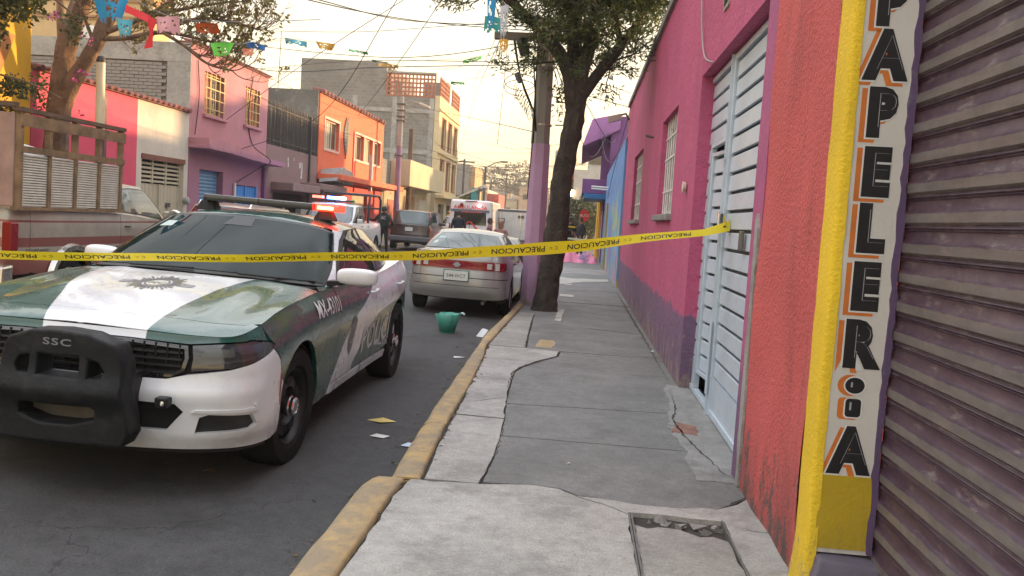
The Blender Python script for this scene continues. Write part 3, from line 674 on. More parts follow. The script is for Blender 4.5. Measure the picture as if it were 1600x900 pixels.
# push bar
outer = [(-.40, .43), (-.37, .385), (.37, .385), (.40, .43), (.385, .60), (.375, .78), (.34, .86), (.18, .905), (0, .915), (-.18, .905), (-.34, .86), (-.375, .78), (-.385, .60)]
hA = [(-.27, .69), (-.30, .74), (-.26, .79), (-.175, .81), (-.175, .69)]; hB = rrect(-.145, .69, .145, .815, .010, 2); hC = [(-a, b) for a, b in hA[::-1]]
hD = [(-.24, .49), (-.10, .455), (.10, .455), (.24, .49), (.245, .555), (.21, .575), (-.21, .575), (-.245, .555)]
v, f = plate_geo(outer, [hA, hB, hC, hD], .12, .014)
v, f = subdiv_geo(v, f, .05)
def pb(q): x, y, z = q; return (x*(.86-.10*(y-.36)/.55)+.11, -.13-z-.10*(1-(x/.42)**2)*.4-.04*math.exp(-((y-.63)/.06)**2), y)
PBM = M('worn_rubber', (.007, .008, .010), .6, spec=.25, var=.25, vs=6, bmp=.35, bs=28, bd=.012, col2=(.022, .021, .02), c2s=7, c2t=(.5, .7))
pbo = from_geo('push_bar', [pb(q) for q in v], f, PBM, PC, ang=55)
decal('badge_text', lambda a, b: np.stack([np.atleast_1d(a)+.12, -.225-.0*np.atleast_1d(a)-.04*(1-(np.atleast_1d(a)/.42)**2), np.atleast_1d(b)], 1), text_geo('SSC', .085, .020, spacing=1.15), lambda x, y: (x*.95, .872+y*.55), M('grey_print', (.16, .16, .16), .6), pbo, lift=.004)
bx('mount_bracket', BLACK, PC, .50, -.03, .54, .57, .03, .592, bevel=.008); MB().lathe([(.014, 0), (.014, .012), (.006, .014), (.001, .008)], (.545, -.031, .566), (0, -1, 0), 12).build('bolt', CHROME, PC)
bx('number_plate', M('dull_plate', (.07, .06, .05), .5, var=.3, vs=9), PC, -.08, -.11, .47, .34, -.095, .555)
for x in (-.12, .36): bx('mount_arm', BLACK, PC, x-.02, -.15, .42, x+.02, .10, .70)
# lettering
WH = M('white_vinyl', (.62, .62, .62), .4, var=.05); GV = M('grey_vinyl', (.17, .17, .17), .45, var=.1)
decal('fleet_number', psh.pt, subdiv_geo(*text_geo('MX-43101', .19, .010, spacing=1.0), .03), lambda x, y: (S_(1.60, .93)[0]+x*.72, .935+y*.80-.0*x), WH, PC, lift=.005)
tq = S_(3.30, .57)[0]
decal('door_lettering', psh.pt, subdiv_geo(*text_geo('POLICÍA', .34, .016, spacing=1.0), .05), lambda x, y: (tq+x*1.02+y*.25, .55+y*.86), M('silver_vinyl', (.42, .43, .42), .5, var=.05), PC, lift=.005)
decal('door_lettering', psh.pt, text_geo('CDMX', .10, .004), lambda x, y: (tq+.28+x, .42+y), MATS['silver_vinyl'], PC, lift=.005)
def badge_geo(n=36, r0=.16, r1=.25):
    mb = MB(); 
    for j in range(n):
        a = 2*math.pi*j/n; w = math.pi/n*.62; rr = r1*(1 if j % 2 else .86)*(1+.10*math.cos(4*a)**2)
        mb.add([(r0*math.cos(a-w), r0*math.sin(a-w), 0), (rr*math.cos(a-w*.7), rr*math.sin(a-w*.7), 0), (rr*math.cos(a+w*.7), rr*math.sin(a+w*.7), 0), (r0*math.cos(a+w), r0*math.sin(a+w), 0)], [(0, 1, 2, 3)])
    for ra, rb_ in ((.135, .16), (.10, .115)):
        m_ = 40
        for j in range(m_):
            a, b = 2*math.pi*j/m_, 2*math.pi*(j+1)/m_
            mb.add([(ra*math.cos(a), ra*math.sin(a), 0), (rb_*math.cos(a), rb_*math.sin(a), 0), (rb_*math.cos(b), rb_*math.sin(b), 0), (ra*math.cos(b), ra*math.sin(b), 0)], [(0, 1, 2, 3)])
    v, f = text_geo('SSC', .10, .006); mb.add(v, f); return np.array(mb.v), mb.f
bgv, bgf = badge_geo()
bgv, bgf = subdiv_geo(bgv, bgf, .04)
decal('hood_badge', fn_cap, (bgv, bgf), lambda x, y: (1.06-y*.8, -.04+x*.66), M('badge_grey', (.10, .10, .115), .4, var=.1), PC, lift=.003)
decal('hood_badge_wing', fn_cap, (np.array([(-.36, .05, 0), (-.25, .06, 0), (-.25, -.06, 0), (-.36, -.05, 0), (.36, .05, 0), (.25, .06, 0), (.25, -.06, 0), (.36, -.05, 0)]), [(0, 1, 2, 3), (7, 6, 5, 4)]), lambda x, y: (1.06-y*.7, -.04+x*.66), M('badge_wing', (.20, .20, .21), .4, var=.1), PC, lift=.0025)
t0 = S_(2.30, .64)[0]
bo = [(0, .15), (.05, .13), (.10, .11), (.105, -.03), (.07, -.11), (0, -.16), (-.07, -.11), (-.105, -.03), (-.10, .11), (-.05, .13)]
decal('door_badge', psh.pt, (np.array([(a, b, 0) for a, b in bo]), [tuple(range(10))]), lambda x, y: (t0+x*.82+y*.18, .655+y), MATS['badge_grey'], PC, lift=.003)
decal('door_badge_ring', psh.pt, (bgv*.38, bgf), lambda x, y: (t0+x*.9+y*.18, .66+y*1.1), M('badge_light', (.28, .28, .28), .4, var=.1), PC, lift=.0045)
# ================================================================== ground, road, kerbs, pavement
XK, XL = -1.05, -8.65      # right and left kerb lines
def road_z(x): return .035*max(0, min(-(x-XK), x-XL, 3.2))
def asphalt_mat(name, base, tint=(1, 1, 1), bscale=160, bst=.45, crack=True):
    m, t, p = new_mat(name); co = nd(t, 'ShaderNodeTexCoord').outputs['Object']
    big = rng(t, noise(t, co, .45, 6, .65, (1, .35, 1)), .3, .72, .68, 1.30); sp = rng(t, noise(t, co, 95, 3, .8), .3, .7, .55, 1.5); mid = rng(t, noise(t, co, 9, 7, .78), .3, .7, .78, 1.22)
    k = math_n(t, 'MULTIPLY', math_n(t, 'MULTIPLY', big, sp), mid)
    v = nd(t, 'ShaderNodeVectorMath', operation='SCALE'); v.inputs[0].default_value = tuple(base*c for c in tint); t.links.new(k, v.inputs['Scale']); out = v.outputs[0]
    st = rng(t, noise(t, co, .9, 8, .74), .52, .66); out = mixc(t, math_n(t, 'MULTIPLY', rng(t, noise(t, co, 3.1, 8, .78), .56, .70), .5), out, (base*1.7, base*1.62, base*1.5, 1)); out = mixc(t, math_n(t, 'MULTIPLY', st, .65), out, (base*.45, base*.44, base*.43, 1))
    if crack:
        vo = nd(t, 'ShaderNodeTexVoronoi', feature='DISTANCE_TO_EDGE'); vo.inputs['Scale'].default_value = .55
        w = nd(t, 'ShaderNodeVectorMath', operation='ADD'); wn = nd(t, 'ShaderNodeTexNoise'); wn.inputs['Scale'].default_value = 2.5; wn.inputs['Detail'].default_value = 6; t.links.new(co, wn.inputs[0])
        t.links.new(co, w.inputs[0]); t.links.new(wn.outputs['Color'], w.inputs[1]); t.links.new(w.outputs[0], vo.inputs[0])
        ck = rng(t, vo.outputs[0], .0, .006, .8, 0); ck = math_n(t, 'MULTIPLY', ck, rng(t, noise(t, co, .7, 3), .45, .55)); out = mixc(t, ck, out, (.012, .012, .012, 1))
    t.links.new(out, p.inputs['Base Color']); p.inputs['Roughness'].default_value = .88
    bump(t, p, noise(t, co, 70, 4, .8), .9, .012); return m
ASPH = asphalt_mat('street_asphalt', .056, (1, 1, 1.02))
def conc_mat(name, base, tint, brushed=0., stain=.5, bs=120):
    m, t, p = new_mat(name); co = nd(t, 'ShaderNodeTexCoord').outputs['Object']
    k = math_n(t, 'MULTIPLY', rng(t, noise(t, co, 1.6, 6, .65), .3, .7, .78, 1.2), rng(t, noise(t, co, 14, 6, .75), .3, .7, .84, 1.14))
    k = math_n(t, 'MULTIPLY', k, rng(t, noise(t, co, 80, 3, .8), .3, .7, .78, 1.22))
    v = nd(t, 'ShaderNodeVectorMath', operation='SCALE'); v.inputs[0].default_value = tuple(base*c for c in tint); t.links.new(k, v.inputs['Scale']); out = v.outputs[0]
    out = mixc(t, math_n(t, 'MULTIPLY', rng(t, noise(t, co, 2.7, 8, .78), .50, .68), stain), out, (base*.38, base*.36, base*.33, 1))
    out = mixc(t, math_n(t, 'MULTIPLY', rng(t, noise(t, co, 33, 3, .6), .70, .73), .8), out, (base*.22, base*.21, base*.2, 1))
    h = noise(t, co, bs, 4, .7)
    if brushed:
        br = noise(t, co, 30, 5, .75, (.10, 1.6, 1)); h = math_n(t, 'ADD', math_n(t, 'MULTIPLY', br, brushed), h); out = mixc(t, rng(t, br, .34, .48, .32*min(1, .4+brushed*.4), 0), out, (base*.42, base*.41, base*.38, 1))
    t.links.new(out, p.inputs['Base Color']); p.inputs['Roughness'].default_value = .86; bump(t, p, h, .8, .010); return m
CONC = conc_mat('pale_concrete', .36, (1, .975, .90), .25, .6)
CONC2 = conc_mat('weathered_concrete', .34, (1, .96, .88), .3, .6)
PAVE = conc_mat('dark_pavement', .185, (1, 1, .95), 0, .45, 190)
CONC3 = conc_mat('plain_concrete', .25, (1, .97, .92), 0, .5)
mb = MB(); xs = [XL-.3, XL, XL+1.6, XL+3.2, -4.3, XK-1.6, XK, XK+.12]; n = len(xs)
ys = [-8, -2, 0, 2, 4, 6, 8, 12, 20, 40, 80, 130, 400]
mb.add([(x, y, road_z(x)) for y in ys for x in xs], [(j*n+i, j*n+i+1, (j+1)*n+i+1, (j+1)*n+i) for j in range(len(ys)-1) for i in range(n-1)])
struct(mb.build('road', ASPH)); struct(MB().box(-258, -32, -.6, 138, 524, -.06).build('ground', M('dry_ground', (.10, .09, .075), .95, var=.3, vs=.05)))
def wig(poly, h=.09, j=.008, seed=1):
    rs = np.random.RandomState(seed); P = resample(poly, h); return [(a+rs.uniform(-j, j), b+rs.uniform(-j, j)) for a, b in P]
def slab(name, poly, z, mat, parent=None, j=.008, seed=1, th=.14, bev=.006):
    o = MB().prism(wig(poly, .09, j, seed), lambda a, b, d: (a, b, d), z-th, z).build(name, mat, parent, bevel=0); return o
pv = bpy.data.objects.new('pavement', None); COL.objects.link(pv); pv['kind'] = 'structure'
bx('pavement_bed', M('dark_joint', (.035, .031, .026), .95, var=.4, vs=12), pv, -.93, -3, -.1, 1.5, 46, .098)
A = [(-.868, -2.9), (.35, -2.9), (.352, 4.39), (.362, 4.46), (.60, 4.455), (.848, 4.43), (.852, -2.9), (1.45, -2.9), (1.45, 4.86), (1.06, 4.86), (.98, 4.74), (.83, 4.64), (.6, 4.58), (.36, 4.60), (.22, 4.64), (.08, 4.66), (-.02, 4.76), (-.2, 4.78), (-.45, 4.73), (-.72, 4.70), (-.80, 4.72), (-.862, 4.71), (-.878, 4.38)]
slab('pavement_slab', A, .124, CONC, pv, .009, 2)
slab('pavement_slab', [(-.785, 4.76), (-.47, 4.765), (-.445, 5.3), (-.455, 5.9), (-.47, 6.38), (-.84, 6.40), (-.82, 5.5)], .116, CONC2, pv, .006, 3)
slab('pavement_slab', [(-.842, 6.43), (-.475, 6.41), (-.53, 7.4), (-.555, 8.4), (-.51, 8.75), (-.33, 9.25), (-.16, 9.62), (-.14, 10.0), (-.54, 10.08), (-.97, 10.08), (-.90, 8.5), (-.865, 7.2)], .118, CONC2, pv, .009, 4)
slab('pavement_slab', [(-.98, 10.12), (-.54, 10.12), (-.58, 11.2), (-.62, 12.6), (-.64, 14.0), (-.90, 14.02), (-.94, 12)], .118, conc_mat('ribbed_concrete', .30, (1, .97, .88), 2.2, .3), pv, .006, 5)
slab('pavement_slab', [(-.452, 4.79), (-.2, 4.80), (-.01, 4.79), (.09, 4.685), (.22, 4.665), (.36, 4.62), (.6, 4.60), (.83, 4.66), (.97, 4.76), (1.05, 4.88), (1.45, 4.9), (1.45, 5.83), (.5, 5.84), (-.446, 5.86), (-.436, 5.3)], .117, PAVE, pv, .004, 6)
slab('pavement_slab', [(-.448, 5.88), (.5, 5.86), (1.45, 5.85), (1.45, 7.05), (.3, 6.98), (-.493, 6.92), (-.462, 6.4)], .116, PAVE, pv, .003, 7)
slab('pavement_slab', [(-.50, 6.94), (.3, 7.0), (1.45, 7.07), (1.45, 10.0), (.5, 9.98), (-.11, 9.97), (-.13, 9.6), (-.30, 9.2), (-.48, 8.72), (-.535, 8.4), (-.515, 7.5)], .116, PAVE, pv, .004, 8)
slab('pavement_slab', [(-.52, 10.13), (-.1, 10.03), (.5, 10.01), (1.45, 10.02), (1.45, 12.15), (.4, 12.35), (-.585, 12.7), (-.56, 11.2)], .115, PAVE, pv, .004, 9)
slab('pavement_slab', [(-.60, 12.73), (.4, 12.38), (1.45, 12.18), (1.45, 16.2), (-.88, 16.4), (-.90, 14.05), (-.63, 14.03)], .114, PAVE, pv, .004, 10)
y = 16.45
for k, dy in enumerate((3.2, 3.4, 3.0, 3.3, 3.1, 4.5, 8.3)):
    slab('pavement_slab', [(-.86, y), (1.45, y-.1), (1.45, y+dy-.14), (-.86, y+dy-.04)], .114, PAVE if k % 4 != 3 else CONC3, pv, .006, 20+k); y += dy
# pale cement patches, cracks, box frame
PATCH = conc_mat('cement_patch', .40, (1, .96, .86), 0, .35)
def sheet(name, poly, z, mat, parent=None, th=.006, seed=1, j=.02, h=.12): return MB().prism(wig(poly, h, j, seed), lambda a, b, d: (a, b, d), z-th, z).build(name, mat, parent)
sheet('cement_patch', [(-.42, 21.0), (.2, 22.5), (.88, 23.2), (.9, 24.2), (-.1, 23.5), (-.6, 24.2), (-.75, 22.5)], .120, PATCH, pv, seed=3)
sheet('cement_patch', [(.78, 5.15), (1.3, 5.2), (1.3, 8.3), (.93, 8.3), (.88, 7.4), (.78, 6.5), (.83, 5.8)], .1215, conc_mat('apron_concrete', .26, (1, .99, .95), 0, .6), pv, seed=4, j=.03)
sheet('brick_patch', [(.80, 6.35), (.98, 6.3), (1.0, 6.62), (.86, 6.7)], .1235, M('worn_brick', (.20, .10, .075), .9, var=.3, vs=12, bmp=.5), pv, seed=5, h=.06, j=.015)
sheet('root_edge', [(-.28, 13.6), (-.18, 13.55), (-.15, 14.9), (-.25, 14.9)], .128, PATCH, pv, seed=6, j=.008); sheet('root_edge', [(-.28, 13.1), (-.19, 13.0), (-.16, 13.5), (-.27, 13.5)], .126, PATCH, pv, seed=7, j=.01)
sheet('cement_patch', [(-.30, 17.6), (-.02, 17.5), (-.02, 18.1), (-.3, 18.1)], .124, PATCH, pv, seed=8, j=.01); sheet('cement_patch', [(-.27, 21), (-.08, 20.9), (-.08, 21.4), (-.27, 21.4)], .124, PATCH, pv, seed=9, j=.01)
def crack(pts, w, z=.1245, seed=0, parent=pv, mat=None):
    rs = np.random.RandomState(seed); Q = []
    for i in range(len(pts)-1):
        a, b = np.array(pts[i]), np.array(pts[i+1]); k = max(2, int(np.linalg.norm(b-a)/.05))
        Q += [a+(b-a)*j/k+rs.uniform(-.014, .014, 2) for j in range(k)]
    Q.append(np.array(pts[-1])); L, Rr = [], []
    for i, q in enumerate(Q):
        d = Q[min(i+1, len(Q)-1)]-Q[max(i-1, 0)]; d = d/(np.linalg.norm(d)+1e-9); nn = np.array([-d[1], d[0]]); ww = w*rs.uniform(.25, 1.)*math.sin(math.pi*(i+.6)/(len(Q)+.2))
        L.append((*(q+nn*ww), z)); Rr.append((*(q-nn*ww), z))
    k = len(Q); MB().add(L+Rr, [(i, i+1, k+i+1, k+i) for i in range(k-1)]).build('crack', mat or MATS['dark_joint'], parent)
crack([(.06, 4.68), (.23, 4.55), (.355, 4.42)], .006, .1255, 1); crack([(.83, 4.62), (.93, 4.70), (1.06, 4.90)], .012, .1255, 2); crack([(.93, 4.35), (1.02, 4.3), (1.12, 4.37)], .006, .1255, 3)
crack([(1.12, 4.95), (1.0, 5.4), (.92, 5.9), (.86, 6.3), (.84, 6.7), (.92, 7.3), (.95, 8.1)], .011, .1235, 4); crack([(.86, 6.55), (.70, 6.6)], .006, .1235, 5)
crack([(-.87, 6.9), (-.72, 6.95), (-.50, 7.2)], .006, .1195, 6); crack([(-.54, 7.5), (-.56, 8.4), (-.50, 8.75), (-.31, 9.22), (-.14, 9.62)], .014, .1185, 7); crack([(-.14, 9.9), (.2, 9.75), (.35, 9.8)], .012, .1185, 8)
crack([(-.455, 4.8), (-.44, 5.6), (-.46, 6.5)], .006, .1185, 9); crack([(1.0, 12.1), (.6, 12.3), (.1, 12.5)], .03, .1165, 11); crack([(-.45, 9.98), (-.55, 10.1), (-.56, 11.3)], .012, .1195, 12)
crack([(.98, 8.3), (.99, 11), (.97, 15), (.96, 20)], .03, .1165, 14, mat=M('soil_dust', (.07, .05, .035), .95, var=.4, vs=20))
FR = M('steel_frame', (.16, .16, .15), .55, .5, var=.3, vs=15)
bxp = bpy.data.objects.new('meter_box', None); COL.objects.link(bxp); tag(bxp, 'concrete meter box lid in a steel frame, broken along its far edge', 'meter box')
for x in (.354, .368, .838): MB().hexa([(x, 0, .07), (x+.010, 0, .07), (x+.010, 4.44, .07), (x, 4.44, .07), (x, 0, .128), (x+.010, 0, .128), (x+.010, 4.44, .128), (x, 4.44, .128)]).build('frame_bar', FR, bxp)
slab('lid', [(.382, 0), (.832, 0), (.832, 4.16), (.76, 4.20), (.70, 4.19), (.60, 4.27), (.5, 4.28), (.44, 4.25), (.382, 4.29)], .119, conc_mat('lid_concrete', .30, (1, .965, .88), .5), bxp, .007, 12, th=.03)
rs = np.random.RandomState(3)
for k in range(16):
    x, y_ = rs.uniform(.4, .81), rs.uniform(4.26, 4.41); r = rs.uniform(.012, .03); v = [(x+rs.normal()*r, y_+rs.normal()*r*.6, .088+abs(rs.normal())*r*.8) for _ in range(8)]
    bm = bmesh.new(); [bm.verts.new(q) for q in v]; bmesh.ops.convex_hull(bm, input=bm.verts); me = bpy.data.meshes.new('rubble'); bm.to_mesh(me); bm.free(); link('rubble', me, CONC3, bxp)
# kerb stones
def kerb_mat():
    m, t, p = new_mat('yellow_kerb_paint'); co = nd(t, 'ShaderNodeTexCoord').outputs['Object']
    y1 = mixc(t, rng(t, noise(t, co, 3, 6, .7), .3, .7), (.44, .30, .12, 1), (.36, .26, .14, 1)); w = rng(t, noise(t, co, 4.5, 9, .74), .42, .56)
    c = mixc(t, w, y1, (.25, .20, .13, 1)); c = mixc(t, rng(t, noise(t, co, 26, 6, .8), .60, .68, 0, .8), c, (.10, .08, .055, 1))
    t.links.new(c, p.inputs['Base Color']); p.inputs['Roughness'].default_value = .8; bump(t, p, noise(t, co, 45, 6, .75), .7, .008); return m
KY = kerb_mat(); kb = bpy.data.objects.new('kerb', None); COL.objects.link(kb); kb['kind'] = 'structure'
ko = [(-3, -1.09), (3.6, -1.10), (4.5, -1.115), (4.72, -1.08), (4.721, -.985), (6, -1.03), (7, -1.055), (8.2, -1.075), (11.1, -1.13), (13.8, -1.06), (19.8, -1.0), (60, -1.0)]
ki = [(-3, -.875), (4.4, -.89), (4.72, -.875), (4.721, -.795), (6.1, -.855), (7.8, -.88), (8.9, -.92), (10.1, -.985), (12, -.95), (14.8, -.90), (19.8, -.86), (60, -.86)]
io = lambda P, y: float(np.interp(y, [a for a, b in P], [b for a, b in P]))
cuts = [-3, .9, 2.9, 4.715, 4.725, 6.05, 7.35, 8.55, 9.6, 10.9, 12.4, 14, 15.6, 17.2, 19, 21, 23.5, 26, 29, 32, 36, 40, 45]
for a, b in zip(cuts[:-1], cuts[1:]):
    if b-a < .1: continue
    mb = MB(); k = max(3, int((b-a)/.14)); V = []; rs = np.random.RandomState(int(a*10)+50)
    for i in range(k+1):
        yy = a+.006+(b-a-.012)*i/k; xo, xi = io(ko, yy), io(ki, yy)-.008; jx = rs.uniform(-.006, .006); e = .02 if i in (0, k) else 0
        V += [(xo-.015, yy, -.02), (xo-.002+jx, yy, .085+rs.uniform(-.008, .004)), (xo+.014+jx, yy, .117-e*.4), (xo+.045, yy, .131-e*.3), (xi-.02, yy, .133-e*.3+rs.uniform(-.002, .002)), (xi+rs.uniform(-.008, .0), yy, .118), (xi, yy, -.02)]
    F = [(i*7+j, i*7+j+1, (i+1)*7+j+1, (i+1)*7+j) for i in range(k) for j in range(6)]+[tuple(range(7)), tuple(range(k*7, k*7+7))[::-1]]
    mb.add(V, F).build('kerb_stone', KY, kb, smooth=True, ang=50)
sheet('yellow_paint_spill', [(-.42, 10.25), (-.22, 10.2), (-.2, 10.9), (-.4, 10.9)], .1185, M('spilt_yellow', (.33, .25, .13), .8, var=.3), pv, seed=11)
# left kerb and pavement
lp = MB(); lp.box(-10.3, -6, -.05, XL-.16, 100, .13); struct(lp.build('left_pavement', CONC3)); struct(MB().box(XL-.155, -6, -.05, XL, 100, .14).build('left_kerb', KY))
# leaf litter, grit along the kerb
def leafm(): return M('dry_leaf', (.10, .07, .04), .8, var=.4, vs=30)
mb = MB(); rs = np.random.RandomState(5)
for k in range(620):
    yy = rs.uniform(3.6, 16); x = io(ko, yy)-abs(rs.normal())*.09-.02 if k % 3 else io(ki, yy)+abs(rs.normal())*.02; z = road_z(x)+.006 if k % 3 else .121
    r = rs.uniform(.006, .014)*(1 if k % 5 else 2.0); a = rs.uniform(0, 6.28); c, s = math.cos(a)*r, math.sin(a)*r
    mb.add([(x-c, yy-s, z), (x+s*.4, yy-c*.4, z+r*.4), (x+c, yy+s, z+.002), (x-s*.4, yy+c*.4, z)], [(0, 1, 2, 3)])
o = mb.build('leaf_litter', leafm()); tag(o, 'bits of dry leaf and grit swept along the yellow kerb', 'litter', kind='stuff')

# ================================================================== right-hand side
def wallx(name, xf, xb, y0, y1, z0, z1, ops, mat, parent=None):
    """wall in a plane of constant x between xf (street face) and xb with rectangular openings (y0,y1,z0,z1)"""
    Y = sorted({y0, y1, *[a for o in ops for a in o[:2]]}); Z = sorted({z0, z1, *[a for o in ops for a in o[2:]]}); mb = MB()
    hole = lambda a, b: any(o[0] <= a < o[1] and o[2] <= b < o[3] for o in ops)
    iy = {v: i for i, v in enumerate(Y)}; n = len(Y); V = [(x, y_, z) for x in (xf, xb) for z in Z for y_ in Y]; N = len(Y)*len(Z); F = []
    cell = lambda i, j: 0 <= i < len(Y)-1 and 0 <= j < len(Z)-1 and not hole((Y[i]+Y[i+1])/2, (Z[j]+Z[j+1])/2)
    for j in range(len(Z)-1):
        for i in range(len(Y)-1):
            if not cell(i, j): continue
            a, b, c, d = j*n+i, j*n+i+1, (j+1)*n+i+1, (j+1)*n+i; F += [(a, b, c, d), (a+N, d+N, c+N, b+N)]
            for (di, dj, p, q) in ((-1, 0, a, d), (1, 0, c, b), (0, -1, b, a), (0, 1, d, c)):
                if not cell(i+di, j+dj): F.append((p, q, q+N, p+N))
    mb.add(V, F); return mb.build(name, mat, parent)
def stucco(name, col, col2=None, bs=55, bst=1., bd=.02, low=None, lowz=.8, worn=None, var=.12, dirt=.35):
    m, t, p = new_mat(name); co = nd(t, 'ShaderNodeTexCoord').outputs['Object']; sp = nd(t, 'ShaderNodeSeparateXYZ'); t.links.new(co, sp.inputs[0])
    f = rng(t, noise(t, co, 1.3, 6, .65), .3, .7, 1-var, 1+var); v = nd(t, 'ShaderNodeVectorMath', operation='SCALE'); v.inputs[0].default_value = col; t.links.new(f, v.inputs['Scale']); out = v.outputs[0]
    if low:
        e = math_n(t, 'ADD', sp.outputs[2], rng(t, noise(t, co, 3, 7, .8), .3, .7, -.09, .09)); out = mixc(t, rng(t, e, lowz-.012, lowz+.012), low, out)
    if col2: out = mixc(t, rng(t, noise(t, co, 2.4, 8, .75), .56, .68, 0, .8), out, col2)
    if worn:
        e = math_n(t, 'ADD', rng(t, sp.outputs[2], .1, 1.0, .20, 0), noise(t, co, 6, 9, .78, (1, 1, .45))); out = mixc(t, rng(t, e, .66, .73), out, worn)
    st = math_n(t, 'ADD', rng(t, sp.outputs[2], .1, .75, .30, 0), noise(t, co, 3.2, 8, .75, (1, 1, .22))); out = mixc(t, rng(t, st, .55, .85, 0, dirt), out, (.05, .045, .04, 1))
    t.links.new(out, p.inputs['Base Color']); p.inputs['Roughness'].default_value = .82
    h = noise(t, co, bs, 5, .65); bump(t, p, h, bst, bd); return m
RED = stucco('coral_stucco', (.64, .115, .11), (.55, .12, .10, 1), 42, 1., .03, dirt=.55, worn=(.16, .10, .09, 1)); YEL = stucco('yellow_stucco', (.74, .50, .022), None, 60, .7, .015, worn=(.30, .25, .14, 1))
PINK = stucco('magenta_wall', (.47, .088, .19), (.36, .08, .155, 1), 16, .8, .03, low=(.175, .10, .18, 1), lowz=.80, worn=(.30, .22, .20, 1))
SOUR = stucco('shop_panel_white', (.56, .53, .49), None, 90, .35, .006, dirt=.5, var=.08); YPAN = stucco('ochre_panel', (.42, .29, .012), None, 40, .5, .01, dirt=.6)
PURP = stucco('purple_paint', (.10, .06, .13), (.2, .18, .2, 1), 60, .5, .01)
shop = thing('stationery_shop', 'coral red shop front with a yellow corner, painted lettering and purple roller shutter', 'shop', (0, 0, 0))
mb = MB(); Y = np.linspace(3.81, 5.08, 26); Z = np.linspace(.08, 5.6, 60); rs = np.random.RandomState(4)
nz = lambda y_, z, k=.006: k*(math.sin(y_*9+z*3)+math.sin(z*5.3+y_*2.1)*.7)
mb.add([(1.05+nz(a, b), a, b) for b in Z for a in Y], [(j*26+i, j*26+i+1, (j+1)*26+i+1, (j+1)*26+i) for j in range(59) for i in range(25)]); mb.box(1.062, 3.80, .05, 2.0, 5.075, 5.6); mb.build('stucco_wall', RED, shop, smooth=True)
mb = MB(); prof = [(1.047, 3.812), (1.045, 3.74), (1.046, 3.66), (1.050, 3.638), (1.062, 3.628), (1.09, 3.627)]; Z = np.linspace(.05, 5.6, 70); k = len(prof)
mb.add([(a+rs.uniform(-.002, .002)-(.10*max(0, .26-z)**1.2*2 if i < 4 else 0), b+rs.uniform(-.003, .003)-(.5*max(0, .2-z) if i > 2 else 0), z) for z in Z for i, (a, b) in enumerate(prof)], [(j*k+i, j*k+i+1, (j+1)*k+i+1, (j+1)*k+i) for j in range(69) for i in range(k-1)]); mb.build('corner_strip', YEL, shop, smooth=True, ang=60)
bx('jamb', SOUR, shop, 1.078, 3.632, .30, 1.305, 3.80, 5.6); 
mb = MB(); mb.box(1.080, 3.628, .32, 1.300, 3.634, .635); mb.build('ochre_panel', YPAN, shop)
MB().prism(wig([(1.292, .30), (1.318, .30), (1.318, 5.5), (1.296, 5.5)], .05, .006, 8), lambda a, b, d: (a, d, b), 3.622, 3.64).build('painted_edge', PURP, shop)
MB().hexa([(1.02, 3.50, .10), (1.42, 3.40, .10), (1.42, 3.8, .10), (1.07, 3.8, .10), (1.09, 3.57, .29), (1.40, 3.56, .27), (1.40, 3.8, .30), (1.09, 3.8, .30)]).build('step_block', stucco('purple_step', (.13, .11, .15), (.3, .29, .28, 1), 60, .5, .01), shop, bevel=.012)
OR = M('orange_sign_paint', (.55, .15, .02), .6, var=.12, vs=20); BK = M('black_sign_paint', (.010, .010, .012), .42, var=.3, vs=14); WP = M('white_sign_paint', (.62, .62, .60), .55, var=.1); GP = M('grey_highlight_paint', (.30, .32, .34), .5)
def face(dx, zc, sc=1., dep=0.): return lambda x, y: (1.188+dx+x, 3.6315-dep, zc+y)
LET = [('P', 2.580), ('A', 2.365), ('P', 2.135), ('E', 1.895), ('L', 1.665), ('E', 1.425), ('R', 1.185), ('A', .735), ('P', 2.81)]
for ch, zc in LET:
    if ch == 'P' and zc > 2.7: continue
    g = lambda dx, dz, dep, kx=1.: (lambda x, y: (1.190+dx+x*kx, 3.6315-dep, zc+dz+y))
    L = bpy.data.objects.new('painted_letter', None); COL.objects.link(L); L.parent = shop; L['label'] = 'black letter %s with orange shadow' % ch
    text_mesh('letter_shadow', ch, OR, L, g(-.024, -.014, .0005, .82), .242, .108); text_mesh('letter_outline', ch, WP, L, g(-.003, -.002, .001, .82), .242, .104)
    text_mesh('letter_face', ch, BK, L, g(0, 0, .0016, .82), .242, .084)
    text_mesh('letter_highlight', ch, GP, L, g(.018, .010, .0022, .86), .225, -.042)
L = bpy.data.objects.new('painted_letter', None); COL.objects.link(L); L.parent = shop; L['label'] = 'black dotted letter I with orange shadow'
for nm, mt, gr, dx, dp in (('letter_shadow', OR, .019, -.02, .0005), ('letter_outline', WP, .014, 0, .001), ('letter_face', BK, .008, 0, .0016)):
    for nm2, q in ((nm, rrect(1.163+dx-gr, .895-gr, 1.211+dx+gr, .962+gr*.3, .012+gr*.3)), (nm, [(1.187+dx+(.032+gr)*math.cos(a), 1.02+(.026+gr)*math.sin(a)) for a in np.linspace(0, 6.28, 19)[:-1]])):
        MB().add([(a, 3.6315-dp, b) for a, b in q], [tuple(range(len(q)))]).build(nm2, mt, L)
for q in (rrect(1.172, .915, 1.180, .95, .0035), rrect(1.170, 1.012, 1.178, 1.034, .0035)): MB().add([(a, 3.6293, b) for a, b in q], [tuple(range(len(q)))]).build('letter_highlight', GP, L)
